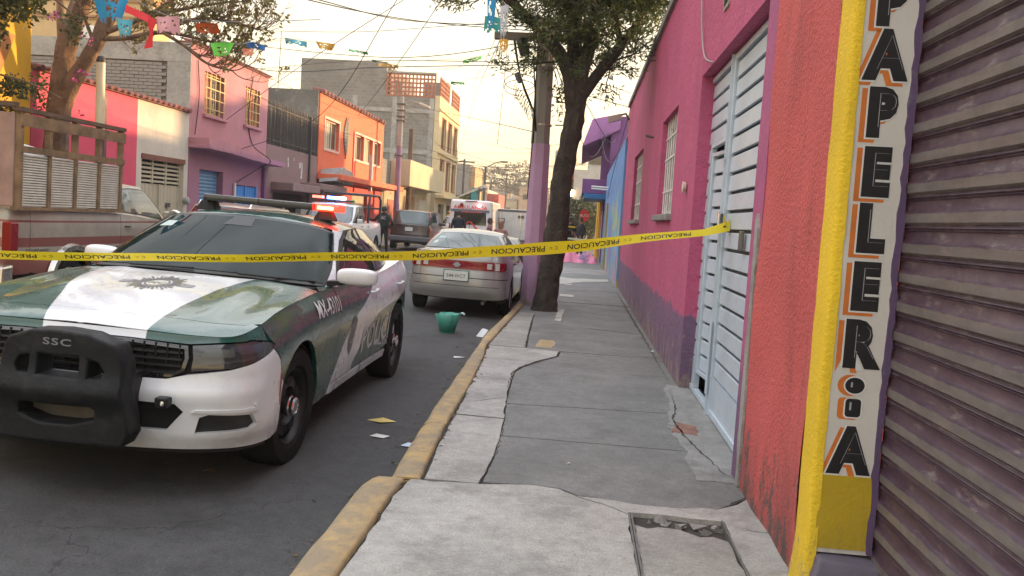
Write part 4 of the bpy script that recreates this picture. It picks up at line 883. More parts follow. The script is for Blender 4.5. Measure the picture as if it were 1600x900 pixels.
# shutter: each slat a part
def slat_mat():
    m, t, p = new_mat('shutter_slat'); tcn = nd(t, 'ShaderNodeTexCoord'); co = tcn.outputs['Object']; sp = nd(t, 'ShaderNodeSeparateXYZ'); t.links.new(co, sp.inputs[0])
    oi = nd(t, 'ShaderNodeObjectInfo'); ge = nd(t, 'ShaderNodeNewGeometry'); w = nd(t, 'ShaderNodeVectorMath', operation='ADD'); t.links.new(co, w.inputs[0]); cv = nd(t, 'ShaderNodeCombineXYZ'); t.links.new(math_n(t, 'MULTIPLY', oi.outputs['Random'], 30.), cv.inputs[1]); t.links.new(cv.outputs[0], w.inputs[1]); c2 = w.outputs[0]
    n1 = noise(t, c2, 2.2, 6, .7, (1, 1, 4)); zz = math_n(t, 'ADD', sp.outputs[2], math_n(t, 'MULTIPLY', noise(t, c2, 9, 5, .7), .014))
    band = rng(t, zz, .050, .056); k = math_n(t, 'MULTIPLY', rng(t, zz, .012, .016), rng(t, zz, .060, .056))
    pur = mixc(t, rng(t, n1, .4, .65), (.050, .026, .046, 1), (.095, .062, .078, 1)); gry = mixc(t, rng(t, n1, .4, .6), (.125, .11, .108, 1), (.175, .155, .15, 1))
    c = mixc(t, k, pur, gry); c = mixc(t, rng(t, noise(t, c2, 14, 7, .8, (1, .3, 1)), .55, .66, 0, .75), c, (.21, .18, .17, 1)); t.links.new(c, p.inputs['Base Color'])
    p.inputs['Roughness'].default_value = .38; t.links.new(rng(t, noise(t, c2, 12, 5), .3, .7, .32, .6), p.inputs['Roughness']); p.inputs['Metallic'].default_value = .05; bump(t, p, noise(t, c2, 60, 4), .12, .004); return m
sh = bpy.data.objects.new('roller_shutter', None); COL.objects.link(sh); sh.parent = shop
mb = MB(); prof = [(.0, .004), (.006, .0), (.012, .006), (.016, .013), (.052, .014), (.058, .006), (.064, .0), (.100, -.001), (.106, .006), (.110, .001), (.115, .008), (.1195, .005)]
Yv = np.linspace(.6, 3.66, 16); k = len(prof); mb.add([(1.335-b*1.1, y_, a) for a, b in prof for y_ in Yv], [(j*16+i, (j+1)*16+i, (j+1)*16+i+1, j*16+i+1) for j in range(k-1) for i in range(15)]); me = mb.mesh('slat', True, 50); me.materials.append(slat_mat())
for i in range(30):
    o = bpy.data.objects.new('slat', me); COL.objects.link(o); o.parent = sh; o.location = (0, 0, .13+i*.12)
bx('shutter_backing', DARK, sh, 1.345, .5, .1, 1.4, 3.7, 5.4)
# ---- pink house
house = thing('pink_house', 'magenta pink house with a purple base, white window grilles and a pale blue gate', 'house')
W1, W2 = (10.12, 11.95, 1.80, 3.06), (15.5, 17.9, 1.76, 3.04)
wallx('wall', 1.05, 1.35, 8.22, 21.35, .05, 4.52, [W1, W2], PINK, house)
wallx('lintel_wall', 1.052, 1.35, 5.30, 8.2195, 3.06, 4.52, [], PINK, house); bx('gate_jamb', stucco('magenta_trim', (.36, .09, .20), (.27, .08, .17, 1), 16, .6, .02, low=(.17, .085, .2, 1), lowz=.8), house, 1.051, 5.082, .05, 1.36, 5.36, 4.52)
MB().prism(wig([(5.088, .12), (5.16, .1), (5.19, .6), (5.17, 1.1), (5.19, 1.7), (5.15, 1.74), (5.10, 1.65), (5.088, 1.2)], .07, .01, 3), lambda a, b, d: (d, a, b), 1.036, 1.052).build('cement_patch', CONC2, house)
bx('roof_slab', CONC3, house, 1.0, 5.3, 4.521, 5.5, 21.4, 4.62); bx('back_volume', PINK, house, 1.352, 5.1, 0, 5.5, 21.34, 4.5)
MB().prism(wig([(6.9, 3.40), (7.15, 3.38), (7.3, 3.8), (7.25, 4.3), (7.0, 4.5), (6.85, 4.2), (6.95, 3.8)], .08, .02, 6), lambda a, b, d: (d, a, b), 1.038, 1.053).build('bare_plaster', M('bare_plaster', (.34, .30, .25), .9, var=.3, vs=9, bmp=.6, bs=25), house)
bx('hole', DARK, house, 1.034, 6.95, 3.42, 1.04, 7.12, 3.72)
WPT = M('worn_white_paint', (.66, .64, .62), .55, var=.2, vs=6, col2=(.22, .13, .08), c2s=9, c2t=(.62, .7)); CURT = M('net_curtain', (.42, .38, .35), .9, var=.2, streak=True)
for (a, b, c, d), nb in ((W1, 7), (W2, 8)):
    bx('sill', CONC3, house, .985, a-.06, c-.075, 1.30, b+.06, c+.003, bevel=.012)
    w = bpy.data.objects.new('window', None); COL.objects.link(w); w.parent = house
    mb = MB(); mb.box(1.15, a, c, 1.19, a+.06, d); mb.box(1.15, b-.06, c, 1.19, b, d); mb.box(1.15, a+.06, c, 1.19, b-.06, c+.06); mb.box(1.15, a+.06, d-.06, 1.19, b-.06, d); mb.box(1.152, (a+b)/2-.025, c+.06, 1.188, (a+b)/2+.02, d-.05); mb.build('frame', WPT, w)
    for i in range(nb): yy = a+.12+(b-a-.24)*i/(nb-1); MB().tube([(1.12, yy, c), (1.12, yy, d)], .012, 6).build('bar', WPT, w)
    for zz in (c+.3, (c+d)/2+.1, d-.25): bx('cross_bar', WPT, w, 1.108, a, zz, 1.126, b, zz+.022)
    bx('pane', glassm('house_glass', (.05, .05, .05), .06), w, 1.168, a+.05, c+.05, 1.173, b-.05, d-.05)
    me_ = MB(); n = 40; V = [(1.285+.012*math.sin(i*1.1), a+.02+(b-a-.04)*i/n, z) for z in (c+.02, d-.02) for i in range(n+1)]; me_.add(V, [(i, i+1, n+2+i, n+1+i) for i in range(n)]); 
    bx('panel_back', CURT, w, 1.20, a, c, 1.24, b, d)
# wire on wall, vent, bell
def cable(pts, r=.006, mat=BLACK, name='cable', parent=None, n=6, sag=0.):
    P = [];
    if sag:
        a, b = np.array(pts[0], float), np.array(pts[-1], float); P = [tuple(a+(b-a)*i/24-np.array([0, 0, sag*4*(i/24)*(1-i/24)])) for i in range(25)]
    else:
        A_ = np.array(pts, float); u = np.linspace(0, len(A_)-1, (len(A_)-1)*8+1); P = [tuple(q) for q in cr_eval(A_, u)]
    return MB().tube(P, r, n).build(name, mat, parent, smooth=True)
GW = M('grey_wire', (.3, .25, .25), .5)
cable([(1.03, 8.6, 4.5), (1.03, 8.55, 4.0), (1.02, 8.35, 3.6), (1.03, 8.1, 3.25), (1.03, 7.7, 3.1), (1.1, 7.55, 3.07)], .008, GW, 'wall_cable', house)
MB().lathe([(.001, 0), (.05, .01), (.06, .04), (.001, .05)], (1.045, 8.75, 2.05), (-1, 0, 0), 14).build('doorbell', M('bell_white', (.55, .5, .42), .4), house, smooth=True)
MB().tube([(1.04, 13.3, 3.0), (.92, 13.3, 3.02)], .02, 8).build('spout', M('spout_grey', (.1, .08, .08), .6), house)
# ---- gate
gate = thing('metal_gate', 'pale blue metal gate of horizontal boards with a wicket door standing ajar', 'gate')
GB = M('pale_blue_metal', (.50, .58, .66), .36, .15, var=.10, vs=3, bmp=.12, bs=12, bd=.01, col2=(.25, .29, .33), c2s=5, c2t=(.64, .75)); GD = M('gate_slot_dark', (.035, .045, .05), .6)  # dark sheet colour behind the boards stands for shadow in the slots
def boards(parent, y0, y1, z0, z1, x, pitch=.148, mat=GB):
    n = int(round((z1-z0)/pitch)); p = (z1-z0)/n; me = MB(); me.hexa([(x, y0, .004), (x+.03, y0, .004), (x+.03, y1, .004), (x, y1, .004), (x+.004, y0, p-.022), (x+.03, y0, p-.022), (x+.03, y1, p-.022), (x+.004, y1, p-.022)]); me = me.mesh('board'); me.materials.append(mat)
    for i in range(n):
        o = bpy.data.objects.new('board', me); COL.objects.link(o); o.parent = parent; o.location = (0, 0, z0+i*p); b = o.modifiers.new('bevel', 'BEVEL'); b.width = .004; b.segments = 1
XG = 1.165
def frame(parent, y0, y1, z0, z1, x, w=.05, name='frame'):
    mb = MB(); mb.box(x-.018, y0, z0, x+.035, y0+w, z1); mb.box(x-.018, y1-w, z0, x+.035, y1, z1); mb.box(x-.015, y0+w, z0, x+.035, y1-w, z0+w); mb.box(x-.015, y0+w, z1-w, x+.035, y1-w, z1); mb.build(name, GB, parent, bevel=.004)
bx('backing', GD, gate, XG+.10, 5.40, .12, XG+.12, 8.6, 3.2)
frame(gate, 5.50, 7.06, .13, 3.04, XG); bx('kick_plate', GB, gate, XG, 5.55, .18, XG+.03, 7.01, .44); boards(gate, 5.56, 7.00, .45, 2.99, XG+.002); bx('slot_backing', GD, gate, XG+.036, 5.52, .2, XG+.04, 7.05, 3.0)
frame(gate, 7.075, 8.55, .13, 3.04, XG, .045, 'frame'); boards(gate, 7.12, 8.50, 2.42, 2.99, XG+.002, .14); bx('fixed_panel_post', GB, gate, XG-.015, 7.96, .18, XG+.035, 8.0, 2.41); boards(gate, 8.01, 8.50, .45, 2.40, XG+.002, .15); bx('wicket_head', GB, gate, XG-.012, 7.12, 2.375, XG+.034, 7.96, 2.415)
bx('lower_panel', GB, gate, XG, 8.01, .18, XG+.03, 8.5, .44); bx('slot_backing', GD, gate, XG+.036, 8.0, .2, XG+.04, 8.54, 2.42); bx('slot_backing', GD, gate, XG+.036, 7.1, 2.42, XG+.04, 8.54, 3.0)
wk = bpy.data.objects.new('wicket_door', None); COL.objects.link(wk); wk.parent = gate; wk.location = (XG+.01, 7.95, 0); wk.rotation_euler = (0, 0, R(5))
frame(wk, -.82, 0, .32, 2.33, 0, .035); boards(wk, -.78, -.04, .36, 2.29, .002, .148); bx('slot_backing', GD, wk, .036, -.8, .34, .04, 0, 2.3)
bx('post', GB, gate, XG-.04, 7.058, .12, XG+.0, 7.078, 3.04); MB().box(XG-.035, 6.10, 1.50, XG-.012, 6.20, 1.64).build('lock_case', M('lock_metal', (.16, .15, .15), .4, .7), gate, bevel=.006)
MB().tube([(XG-.03, 6.99, 1.62), (XG-.06, 6.99, 1.62), (XG-.06, 6.99, 1.78), (XG-.03, 6.99, 1.78)], .008, 8).build('handle', CHROME, gate, smooth=True)
MB().tube([(XG-.04, 7.05, .3), (XG-.04, 7.05, .9)], .012, 8).build('drop_bolt', GB, gate)
# ---- mural wall
def mural():
    m, t, p = new_mat('mural_paint'); co = nd(t, 'ShaderNodeTexCoord').outputs['Object']; sp = nd(t, 'ShaderNodeSeparateXYZ'); t.links.new(co, sp.inputs[0])
    n1 = noise(t, co, .5, 3, .5, (1, 1, .45)); r = nd(t, 'ShaderNodeValToRGB'); r.color_ramp.interpolation = 'CONSTANT'; e = r.color_ramp.elements
    for i, (a, c) in enumerate([(0, (.11, .24, .50)), (.44, (.34, .34, .30)), (.475, (.42, .14, .12)), (.50, (.16, .33, .55)), (.56, (.50, .46, .14)), (.585, (.20, .42, .30)), (.62, (.12, .25, .52)), (.68, (.42, .15, .18))]):
        q = e[i] if i < 2 else e.new(1.); q.position = a; q.color = (*c, 1)
    w = math_n(t, 'ADD', n1, math_n(t, 'MULTIPLY', noise(t, co, 6, 5, .7, (1, 1, .3)), .10)); t.links.new(w, r.inputs[0])
    up = mixc(t, rng(t, noise(t, co, 2, 6), .3, .7), (.09, .22, .50, 1), (.15, .32, .60, 1)); g = math_n(t, 'ADD', sp.outputs[2], rng(t, noise(t, co, 1.2, 4, .6, (1, 1, .2)), .3, .7, -1.0, 1.0)); c = mixc(t, rng(t, g, 2.0, 2.3), r.outputs[0], up)
    st = math_n(t, 'ADD', rng(t, sp.outputs[2], .1, 1.2, .25, 0), noise(t, co, 3.2, 8, .75, (1, 1, .22))); c = mixc(t, rng(t, st, .6, .85, 0, .6), c, (.36, .33, .33, 1))
    t.links.new(c, p.inputs['Base Color']); p.inputs['Roughness'].default_value = .8; bump(t, p, noise(t, co, 14, 4), .5, .02); return m
mw = thing('mural_wall', 'blue garden wall covered in a loose painted mural of coloured streaks', 'wall')
mb = MB(); mb.hexa([(1.0, 21.36, .05), (1.3, 21.36, .05), (1.25, 33.4, .05), (.95, 33.4, .05), (1.0, 21.36, 3.75), (1.3, 21.36, 3.75), (1.25, 33.4, 3.55), (.95, 33.4, 3.55)]); mb.build('wall', mural(), mw)
bx('door', M('dark_door', (.04, .035, .03), .6), mw, .93, 30.6, .1, .99, 31.4, 2.2); bx('door_post', M('sand_post', (.30, .26, .14), .7), mw, .91, 29.9, .1, .99, 30.55, 2.4)
gr = thing('grey_block_house', 'unpainted grey block house rising behind the blue mural wall', 'house'); bx('wall', M('rough_render', (.33, .31, .28), .9, var=.25, vs=2, bmp=.7, bs=8, bd=.03, col2=(.18, .17, .16), c2s=1.5), gr, 1.32, 21.4, 0, 6, 34, 4.30)
bx('roof_edge', CONC3, gr, 1.27, 21.38, 4.301, 6, 34, 4.38)
for yy in (23.0, 26.0, 29.0): MB().tube([(1.4, yy, 4.35), (1.42, yy+.02, 5.6)], .012, 5).build('rebar', M('rust', (.12, .06, .04), .8), gr)
for z in (2.9, 2.98): MB().tube([(.35, 31.0+z*.1, z+.02), (1.2, 31.0+z*.1, z)], .03, 8).build('white_pipe', WP, mw)
pu = thing('purple_balcony_house', 'purple house with a projecting roof hood and small balcony over the pavement', 'house'); PP = stucco('violet_paint', (.17, .065, .20), (.12, .05, .15, 1), 20, .4, .01); PPD = M('violet_light', (.26, .11, .28), .8, var=.15)
bx('wall', PP, pu, 1.02, 34.1, 0, 6, 45, 5.9); bx('pillar', PP, pu, .72, 34.6, 2.75, 1.10, 35.5, 5.2)
MB().hexa([(-.10, 33.9, 4.62), (1.35, 33.9, 5.35), (1.35, 44, 5.35), (-.10, 44, 4.62), (.25, 34.1, 5.75), (1.35, 34.0, 6.0), (1.35, 44, 6.0), (.25, 44, 5.75)]).build('roof_hood', PPD, pu, bevel=.05)
bx('balcony', PP, pu, .02, 34.2, 2.85, 1.05, 39, 3.42, bevel=.02); bx('awning', M('blue_awning', (.02, .13, .30), .5, var=.15), pu, .10, 33.6, 2.62, 1.32, 38.2, 2.82, bevel=.02)
for i, (y0, y1, c) in enumerate(((34.1, 35.0, (.10, .28, .50)), (35.02, 36.2, (.16, .06, .20)), (36.22, 37.6, (.36, .16, .34)), (37.62, 38.6, (.42, .2, .12)), (38.62, 40.3, (.62, .36, .02)), (40.32, 42.2, (.66, .44, .05)), (42.22, 45, (.42, .38, .36)))):
    bx('painted_bay', M('bay_%d' % i, c, .75, var=.2, vs=2, streak=True), pu, .96-.05*(i % 2)-.1*(i > 3), y0, .1, 1.06, y1, 2.60+.1*(i > 3))
bx('closed_shutter', M('pale_shutter', (.38, .40, .42), .5), pu, .90, 35.2, .12, .95, 36.0, 2.2)
# ================================================================== left-hand side of the street
XF = -10.0
TILE = M('clay_coping', (.16, .055, .045), .85, var=.3, vs=5)
def coping(parent, y0, y1, z, x=XF, r=.075, pitch=.26, mat=TILE):
    mb = MB(); y = y0+pitch/2
    while y < y1:
        k = 6; V = [(x+xx, y+r*math.cos(math.pi*i/k), z+r*.9*math.sin(math.pi*i/k)+dz) for xx, dz in ((.13, -.02), (-.35, .06)) for i in range(k+1)]
        mb.add(V, [(i, i+1, k+2+i, k+1+i) for i in range(k)]+[tuple(range(k+1))]); y += pitch
    o = mb.build('coping_tiles', mat, parent); o['kind'] = 'stuff'; bx('coping_board', mat, parent, x-.35, y0, z-.05, x+.06, y1, z-.001)
def win(parent, y0, y1, z0, z1, framec, nv=2, nh=1, grille=None, curtain=None, x=XF, glass=None, ng=5, rim=None):
    w = bpy.data.objects.new('window', None); COL.objects.link(w); w.parent = parent; xx = x-.14; t = .05
    mb = MB(); mb.box(xx-.03, y0, z0, xx+.02, y0+t, z1); mb.box(xx-.03, y1-t, z0, xx+.02, y1, z1); mb.box(xx-.03, y0+t, z0, xx+.02, y1-t, z0+t); mb.box(xx-.03, y0+t, z1-t, xx+.02, y1-t, z1)
    for i in range(1, nv): yy = y0+(y1-y0)*i/nv; mb.box(xx-.028, yy-.025, z0+t, xx+.018, yy+.025, z1-t)
    mb.build('frame', framec, w)
    for j in range(nv): bx('pane', glass or GLW, w, xx-.012, y0+(y1-y0)*j/nv+.03, z0+t, xx-.006, y0+(y1-y0)*(j+1)/nv-.03, z1-t)
    if curtain is not None:
        n = 24; a, b = y0+(y1-y0)*curtain[0], y0+(y1-y0)*curtain[1]; V = [(xx-.004+.004*math.sin(i*1.3), a+(b-a)*i/n, z) for z in (z0+.06, z1-.06) for i in range(n+1)]; MB().add(V, [(i, i+1, n+2+i, n+1+i) for i in range(n)]).build('curtain', curtain[2], w)
    if grille is not None:
        for i in range(ng): yy = y0+.06+(y1-y0-.12)*i/(ng-1); MB().tube([(x+.02, yy, z0), (x+.02, yy, z1)], .013, 5).build('grille_bar', grille, w)
        for zz in np.linspace(z0+.15, z1-.15, 4): bx('grille_rail', grille, w, x+.012, y0, zz-.012, x+.03, y1, zz+.012)
    if rim: 
        mb = MB(); mb.box(x, y0-.09, z0-.09, x+.03, y0, z1+.09); mb.box(x, y1, z0-.09, x+.03, y1+.09, z1+.09); mb.box(x, y0, z0-.09, x+.03, y1, z0); mb.box(x, y0, z1, x+.03, y1, z1+.09); mb.build('surround', rim, w)
    return w
GLW = glassm('left_window_glass', (.06, .06, .055), .05, 2.0)
WF_ = M('cream_frame', (.52, .47, .36), .5, var=.1); IRON = M('iron_grille', (.05, .045, .045), .6); SILLM = CONC3
REDW = stucco('hot_pink_wall', (.56, .065, .125), None, 18, .35, .015, dirt=.2)
WHW = stucco('dirty_white_wall', (.50, .46, .40), None, 18, .5, .015, dirt=.45)
YEW = stucco('golden_wall', (.66, .36, .02), None, 18, .35, .015, worn=(.36, .34, .26, 1), dirt=.3)
PLP = stucco('mauve_wall', (.38, .17, .205), (.33, .16, .21, 1), 14, .5, .02, low=(.29, .13, .20, 1), lowz=3.0, dirt=.25)  # one wall colour; shade on the lower storey is put in as darker mauve
# yellow house
yh = thing('yellow_house', 'golden yellow house wall with peeling base at the far left', 'house'); bx('wall', YEW, yh, -16, 2, 0, XF, 14.95, 5.1); bx('ledge', M('orange_trim', (.5, .2, .04), .8), yh, XF-.2, 2, 5.11, XF+.12, 14.95, 5.25)
MB().prism([(13.0, 2.2), (13.35, 2.2), (14.5, 4.3), (14.1, 4.3)], lambda a, b, d: (d, a, b), XF+.002, XF+.02).build('painted_stripe', M('orange_paint', (.45, .18, .05), .8), yh)
# red and white wall with garage
rw = thing('garden_wall', 'long low wall, hot pink then white, with clay coping tiles and a cream garage door', 'wall')
bx('pink_wall', REDW, rw, XF-.25, 14.98, .1, XF, 18.72, 3.80)
wallx('white_wall', XF, XF-.25, 18.721, 21.27, .1, 3.80, [(18.95, 21.05, .13, 2.50)], WHW, rw); coping(rw, 14.98, 21.27, 3.86)
bx('drain_pipe', M('dark_pipe', (.12, .03, .05), .6), rw, XF, 17.25, .2, XF+.07, 17.36, 3.75)
bx('lintel', M('brown_lintel', (.16, .06, .04), .8), rw, XF-.1, 18.93, 2.501, XF+.03, 21.07, 2.62)
gd = bpy.data.objects.new('garage_door', None); COL.objects.link(gd); gd.parent = rw; CRM = M('cream_sheet_metal', (.42, .38, .28), .5, var=.12, streak=True, col2=(.20, .16, .11), c2s=3, c2t=(.62, .72))
mb = MB(); n = 46; V = [(XF-.14+(.022 if (i//2) % 2 else 0), 18.95+2.1*i/n, z) for z in (.13, 1.95) for i in range(n+1)]; mb.add(V, [(i, i+1, n+2+i, n+1+i) for i in range(n)]); mb.build('sheet', CRM, gd)
mb = MB(); 
for yy in (18.95, 19.62, 20.28, 20.99): mb.box(XF-.14, yy, 1.96, XF-.09, yy+.06, 2.50)
mb.box(XF-.14, 18.95, .13, XF-.085, 19.0, 1.955); mb.box(XF-.14, 19.97, .13, XF-.085, 20.03, 1.955); mb.build('frame', CRM, gd)
for i in range(5): bx('louvre', CRM, gd, XF-.13, 19.0, 1.99+i*.10, XF-.10, 21.0, 2.04+i*.10)
bx('letter_slot', IRON, gd, XF-.10, 20.35, 1.42, XF-.08, 20.55, 1.52); bx('void', DARK, gd, XF-.2, 18.95, .13, XF-.16, 21.05, 2.5)
for yy, z in ((18.75, 1.55), (21.1, 1.6)): MB().lathe([(.001, 0), (.09, .0), (.10, .1), (.07, .14), (.001, .14)], (XF, yy, z), (1, 0, 0), 12).build('electric_meter', M('meter_grey', (.25, .25, .24), .4), rw, smooth=True)
# blocks of the gable
ph = thing('mauve_house', 'two storey pinkish mauve house with grilled windows, blue shutter and grey block gable', 'house')
wallx('wall', XF, XF-.25, 21.3, 26.66, .1, 5.58, [(22.1, 23.35, 3.92, 5.02), (24.85, 26.0, 3.96, 5.06), (21.95, 23.45, .13, 2.45), (24.2, 26.0, .13, 2.15)], PLP, ph)
bx('inner_volume', M('block_mortar', (.20, .19, .175), .95, var=.2, bmp=.5), ph, -17.5, 21.34, 0, XF-.30, 26.66, 5.45)
bx('gable_beam', CONC2, ph, -17.5, 21.265, 5.08, XF-.004, 21.299, 5.56); bx('gable_column', CONC2, ph, XF-.62, 21.27, 3.0, XF-.005, 21.298, 5.079)
bme = MB().box(-.116, 0, 0, .116, .05, .073).mesh('concrete_block'); bme.materials.append(M('grey_block', (.27, .25, .225), .9, var=.22, vs=1.7, bmp=.6, bs=60))
for j in range(18):
    for i in range(16):
        x = XF-.64-.12-(.12 if j % 2 else 0)-i*.243
        o = bpy.data.objects.new('concrete_block', bme); COL.objects.link(o); o.parent = ph; o.location = (x, 21.285+random.uniform(-.006, .006), 3.52+j*.0855)
coping(ph, 21.3, 26.66, 5.62, mat=M('red_brown_coping', (.2, .08, .07), .85), pitch=.2, r=.05)
CUR1 = M('coral_curtain', (.50, .16, .12), .85, streak=True); CUR2 = M('cream_curtain', (.45, .40, .28), .85, streak=True)
AMB = M('amber_grille', (.48, .34, .13), .5, var=.15)
win(ph, 22.1, 23.35, 3.92, 5.02, AMB, 2, grille=AMB, curtain=(.05, .45, CUR1), ng=5); win(ph, 24.85, 26.0, 3.96, 5.06, AMB, 2, grille=AMB, curtain=(.35, .9, CUR1), ng=5)
for a, b, z in ((22.0, 23.5, 3.90), (24.75, 26.1, 3.94)): bx('sill', PLP, ph, XF-.1, a, z-.08, XF+.1, b, z, bevel=.01)
MB().prism(wig([(21.25, 2.95), (22.6, 2.95), (23.6, 2.90), (25, 2.86), (26.9, 2.85), (26.9, 2.98), (25.6, 2.99), (24.6, 3.06), (23.4, 3.12), (22.9, 3.22), (21.25, 3.22)], .12, .012, 5), lambda a, b, d: (d, a, b), XF+.001, XF+.55).build('canopy_slab', PLP, ph)
BLS = M('blue_shutter', (.10, .24, .42), .45, var=.15)
rs_ = bpy.data.objects.new('roller_shutter', None); COL.objects.link(rs_); rs_.parent = ph; me = MB().tube([(0, 21.95, 0), (0, 23.45, 0)], .05, 6).mesh('slat', True); me.materials.append(BLS)
for i in range(24): o = bpy.data.objects.new('slat', me); COL.objects.link(o); o.parent = rs_; o.location = (XF-.2, 0, .2+i*.096); o.scale = (.45, 1, 1)
bd = bpy.data.objects.new('blue_door', None); COL.objects.link(bd); bd.parent = ph; BLD = M('bright_blue_door', (.03, .20, .55), .5, var=.12, streak=True)
mb = MB(); n = 40; V = [(XF-.06+(.02 if (i//2) % 2 else 0), 24.2+1.8*i/n, z) for z in (.13, 2.13) for i in range(n+1)]; mb.add(V, [(i, i+1, n+2+i, n+1+i) for i in range(n)]); mb.build('sheet', BLD, bd)
mb = MB(); mb.box(XF-.05, 24.2, .13, XF, 24.28, 2.15); mb.box(XF-.05, 25.92, .13, XF, 26.0, 2.15); mb.box(XF-.05, 25.07, .13, XF, 25.13, 2.15); mb.build('frame', BLD, bd)
MB().tube([(XF+.08, 24.15, .3), (XF+.06, 24.15, 2.2)], .035, 7).build('white_pipe', WP, ph)
bx('down_pipe', PP, ph, XF+.01, 26.35, .2, XF+.10, 26.46, 2.85)
cable([(XF+.03, 25.3, 5.4), (XF+.05, 25.0, 4.2), (XF+.05, 25.4, 3.4), (XF+.58, 25.5, 2.95), (XF+.3, 25.3, 2.7), (XF+.03, 24.3, 2.2)], .014, name='wall_cable', parent=ph); cable([(XF+.03, 21.6, 5.2), (XF+.04, 21.7, 4.3), (XF+.05, 21.5, 3.3)], .012, name='wall_cable', parent=ph)
# house behind, lit cream and tile
rh = thing('rear_house', 'cream rooftop house with banded tile walls behind the grey gable', 'house')
CRB = M('cream_render', (.55, .38, .19), .8, var=.1); bx('wall', CRB, rh, -23, 33.2, 0, -17.2, 34.6, 9.6); bx('grey_tower', M('tower_render', (.22, .21, .195), .9, var=.2), rh, -22, 35, 0, -18.9, 37.5, 10.9)
for z in (6.6, 7.6, 8.5, 9.2): bx('band', M('ochre_band', (.34, .19, .08), .8), rh, -23, 33.14, z, -17.15, 34.6, z+.16)
bx('brick_panel', M('orange_brick_panel', (.40, .16, .07), .85, var=.3, vs=6), rh, -21, 33.12, 5.2, -18.6, 33.19, 7.2); bx('roof_slab', CONC3, rh, -23.2, 33, 9.61, -17, 34.8, 9.8)
MB().lathe([(.5, 0), (.52, .9), (.4, 1.1), (.001, 1.15)], (-15.2, 25.5, 5.56), n=16).build('water_tank', M('tank_cream', (.5, .47, .4), .6), ph, smooth=True)
# grey-brown house with spiked fence terrace
gb_ = thing('taupe_house', 'low taupe house with a spiked railing round its terrace and peeling paint', 'house'); TAU = stucco('taupe_wall', (.20, .125, .125), (.22, .15, .15, 1), 14, .4, .015, low=(.20, .10, .12, 1), lowz=2.2)
wallx('wall', XF, XF-.25, 26.68, 31.98, .1, 3.55, [(27.4, 30.8, .13, 2.05)], TAU, gb_); bx('inner_volume', TAU, gb_, -16, 26.7, 0, XF-.30, 31.9, 3.4)
bx('grimy_gable', M('grimy_concrete', (.13, .125, .115), .95, var=.35, vs=1.2, bmp=.8, bs=10, bd=.03, col2=(.24, .23, .21), c2s=1.6, c2t=(.55, .68)), gb_, -16, 31.92, 3.4, XF-.05, 32.02, 6.02)
SPK = M('spike_metal', (.05, .045, .045), .7, .3, var=.3)
me = MB().tube([(0, 0, 3.5), (0, 0, 4.92), (0, 0, 5.02)], [.018, .018, .001], 5).mesh('railing_bar'); me.materials.append(SPK)
for i in range(48): o = bpy.data.objects.new('railing_bar', me); COL.objects.link(o); o.parent = gb_; o.location = (XF-.03, 26.8+i*.108, 0); o.rotation_euler = (R(random.uniform(-1.5, 1.5)), 0, 0)
for z in (3.7, 4.75): bx('railing_rail', SPK, gb_, XF-.05, 26.7, z, XF-.01, 31.95, z+.04)
bx('terrace_sheet', M('rust_dark_sheet', (.06, .05, .045), .8, var=.4, streak=True), gb_, XF-.5, 26.7, 3.5, XF-.45, 31.9, 4.85)
for s0, s1, z0, zz in ((27.2, 30.1, 2.38, 2.12), (30.1, 33.6, 2.5, 2.28)): MB().hexa([(XF, s0, zz), (XF+.75, s0, zz), (XF+.75, s1, zz), (XF, s1, zz), (XF, s0, z0), (XF+.75, s0, z0), (XF+.75, s1, z0), (XF, s1, z0)]).build('canopy_slab', M('canopy_brown', (.20, .13, .125), .85, var=.2), gb_, bevel=.02)
MB().prism(wig([(32.0, 2.6), (33.5, 2.55), (34.4, 2.55), (34.2, 3.0), (33.2, 3.15), (32.2, 3.1)], .15, .06, 9), lambda a, b, d: (XF+d+.0, a, b+.12*d), .1, .8).build('tarp_bundle', M('grey_tarp', (.28, .27, .27), .6, var=.2, bmp=.6, bs=6, bd=.05), gb_)
for y0, z0, w, h in ((28.7, 2.95, .10, .32), (30.1, 2.62, .16, .55), (29.9, 2.98, .28, .2), (29.3, 3.2, .08, .1)): MB().prism(wig([(y0, z0), (y0+w, z0), (y0+w, z0+h), (y0, z0+h)], .06, .03, int(y0*10)), lambda a, b, d: (d, a, b), XF+.001, XF+.006).build('peeled_patch', M('peeled_plaster', (.5, .47, .44), .9), gb_)
bx('dark_doorway', M('brown_void', (.05, .03, .035), .9), gb_, XF-.24, 27.4, .13, XF-.2, 30.8, 2.05); bx('crate_front', M('white_box', (.42, .40, .38), .7), gb_, XF-.1, 30.0, .5, XF+.1, 30.7, 1.75)
bx('down_pipe', SPK, gb_, XF+.01, 30.9, .2, XF+.07, 30.98, 4.9)
# orange house
oh = thing('orange_house', 'orange two storey house with clay coping and a tall leaf relief on the wall', 'house'); ORW = stucco('orange_wall', (.62, .125, .055), (.60, .14, .07, 1), 14, .35, .015, dirt=.2)
ops = [(32.75, 34.7, 3.95, 5.08), (37.2, 38.75, 3.85, 4.95), (38.95, 40.4, 3.85, 4.95), (40.6, 42.0, 3.85, 4.95)]
wallx('upper_wall', XF, XF-.25, 32.04, 42.6, 2.95, 5.93, ops, ORW, oh); ORL = stucco('red_shopfront_wall', (.42, .05, .05), None, 14, .3, .01)
wallx('lower_wall', XF-.01, XF-.25, 32.04, 42.6, .1, 2.949, [(32.9, 34.4, .13, 2.4), (37.2, 39.9, .13, 2.3)], ORL, oh); bx('inner_volume', ORL, oh, -16, 32.06, 0, XF-.3, 42.6, 5.8); coping(oh, 32.04, 42.6, 6.0, pitch=.5, r=.15)
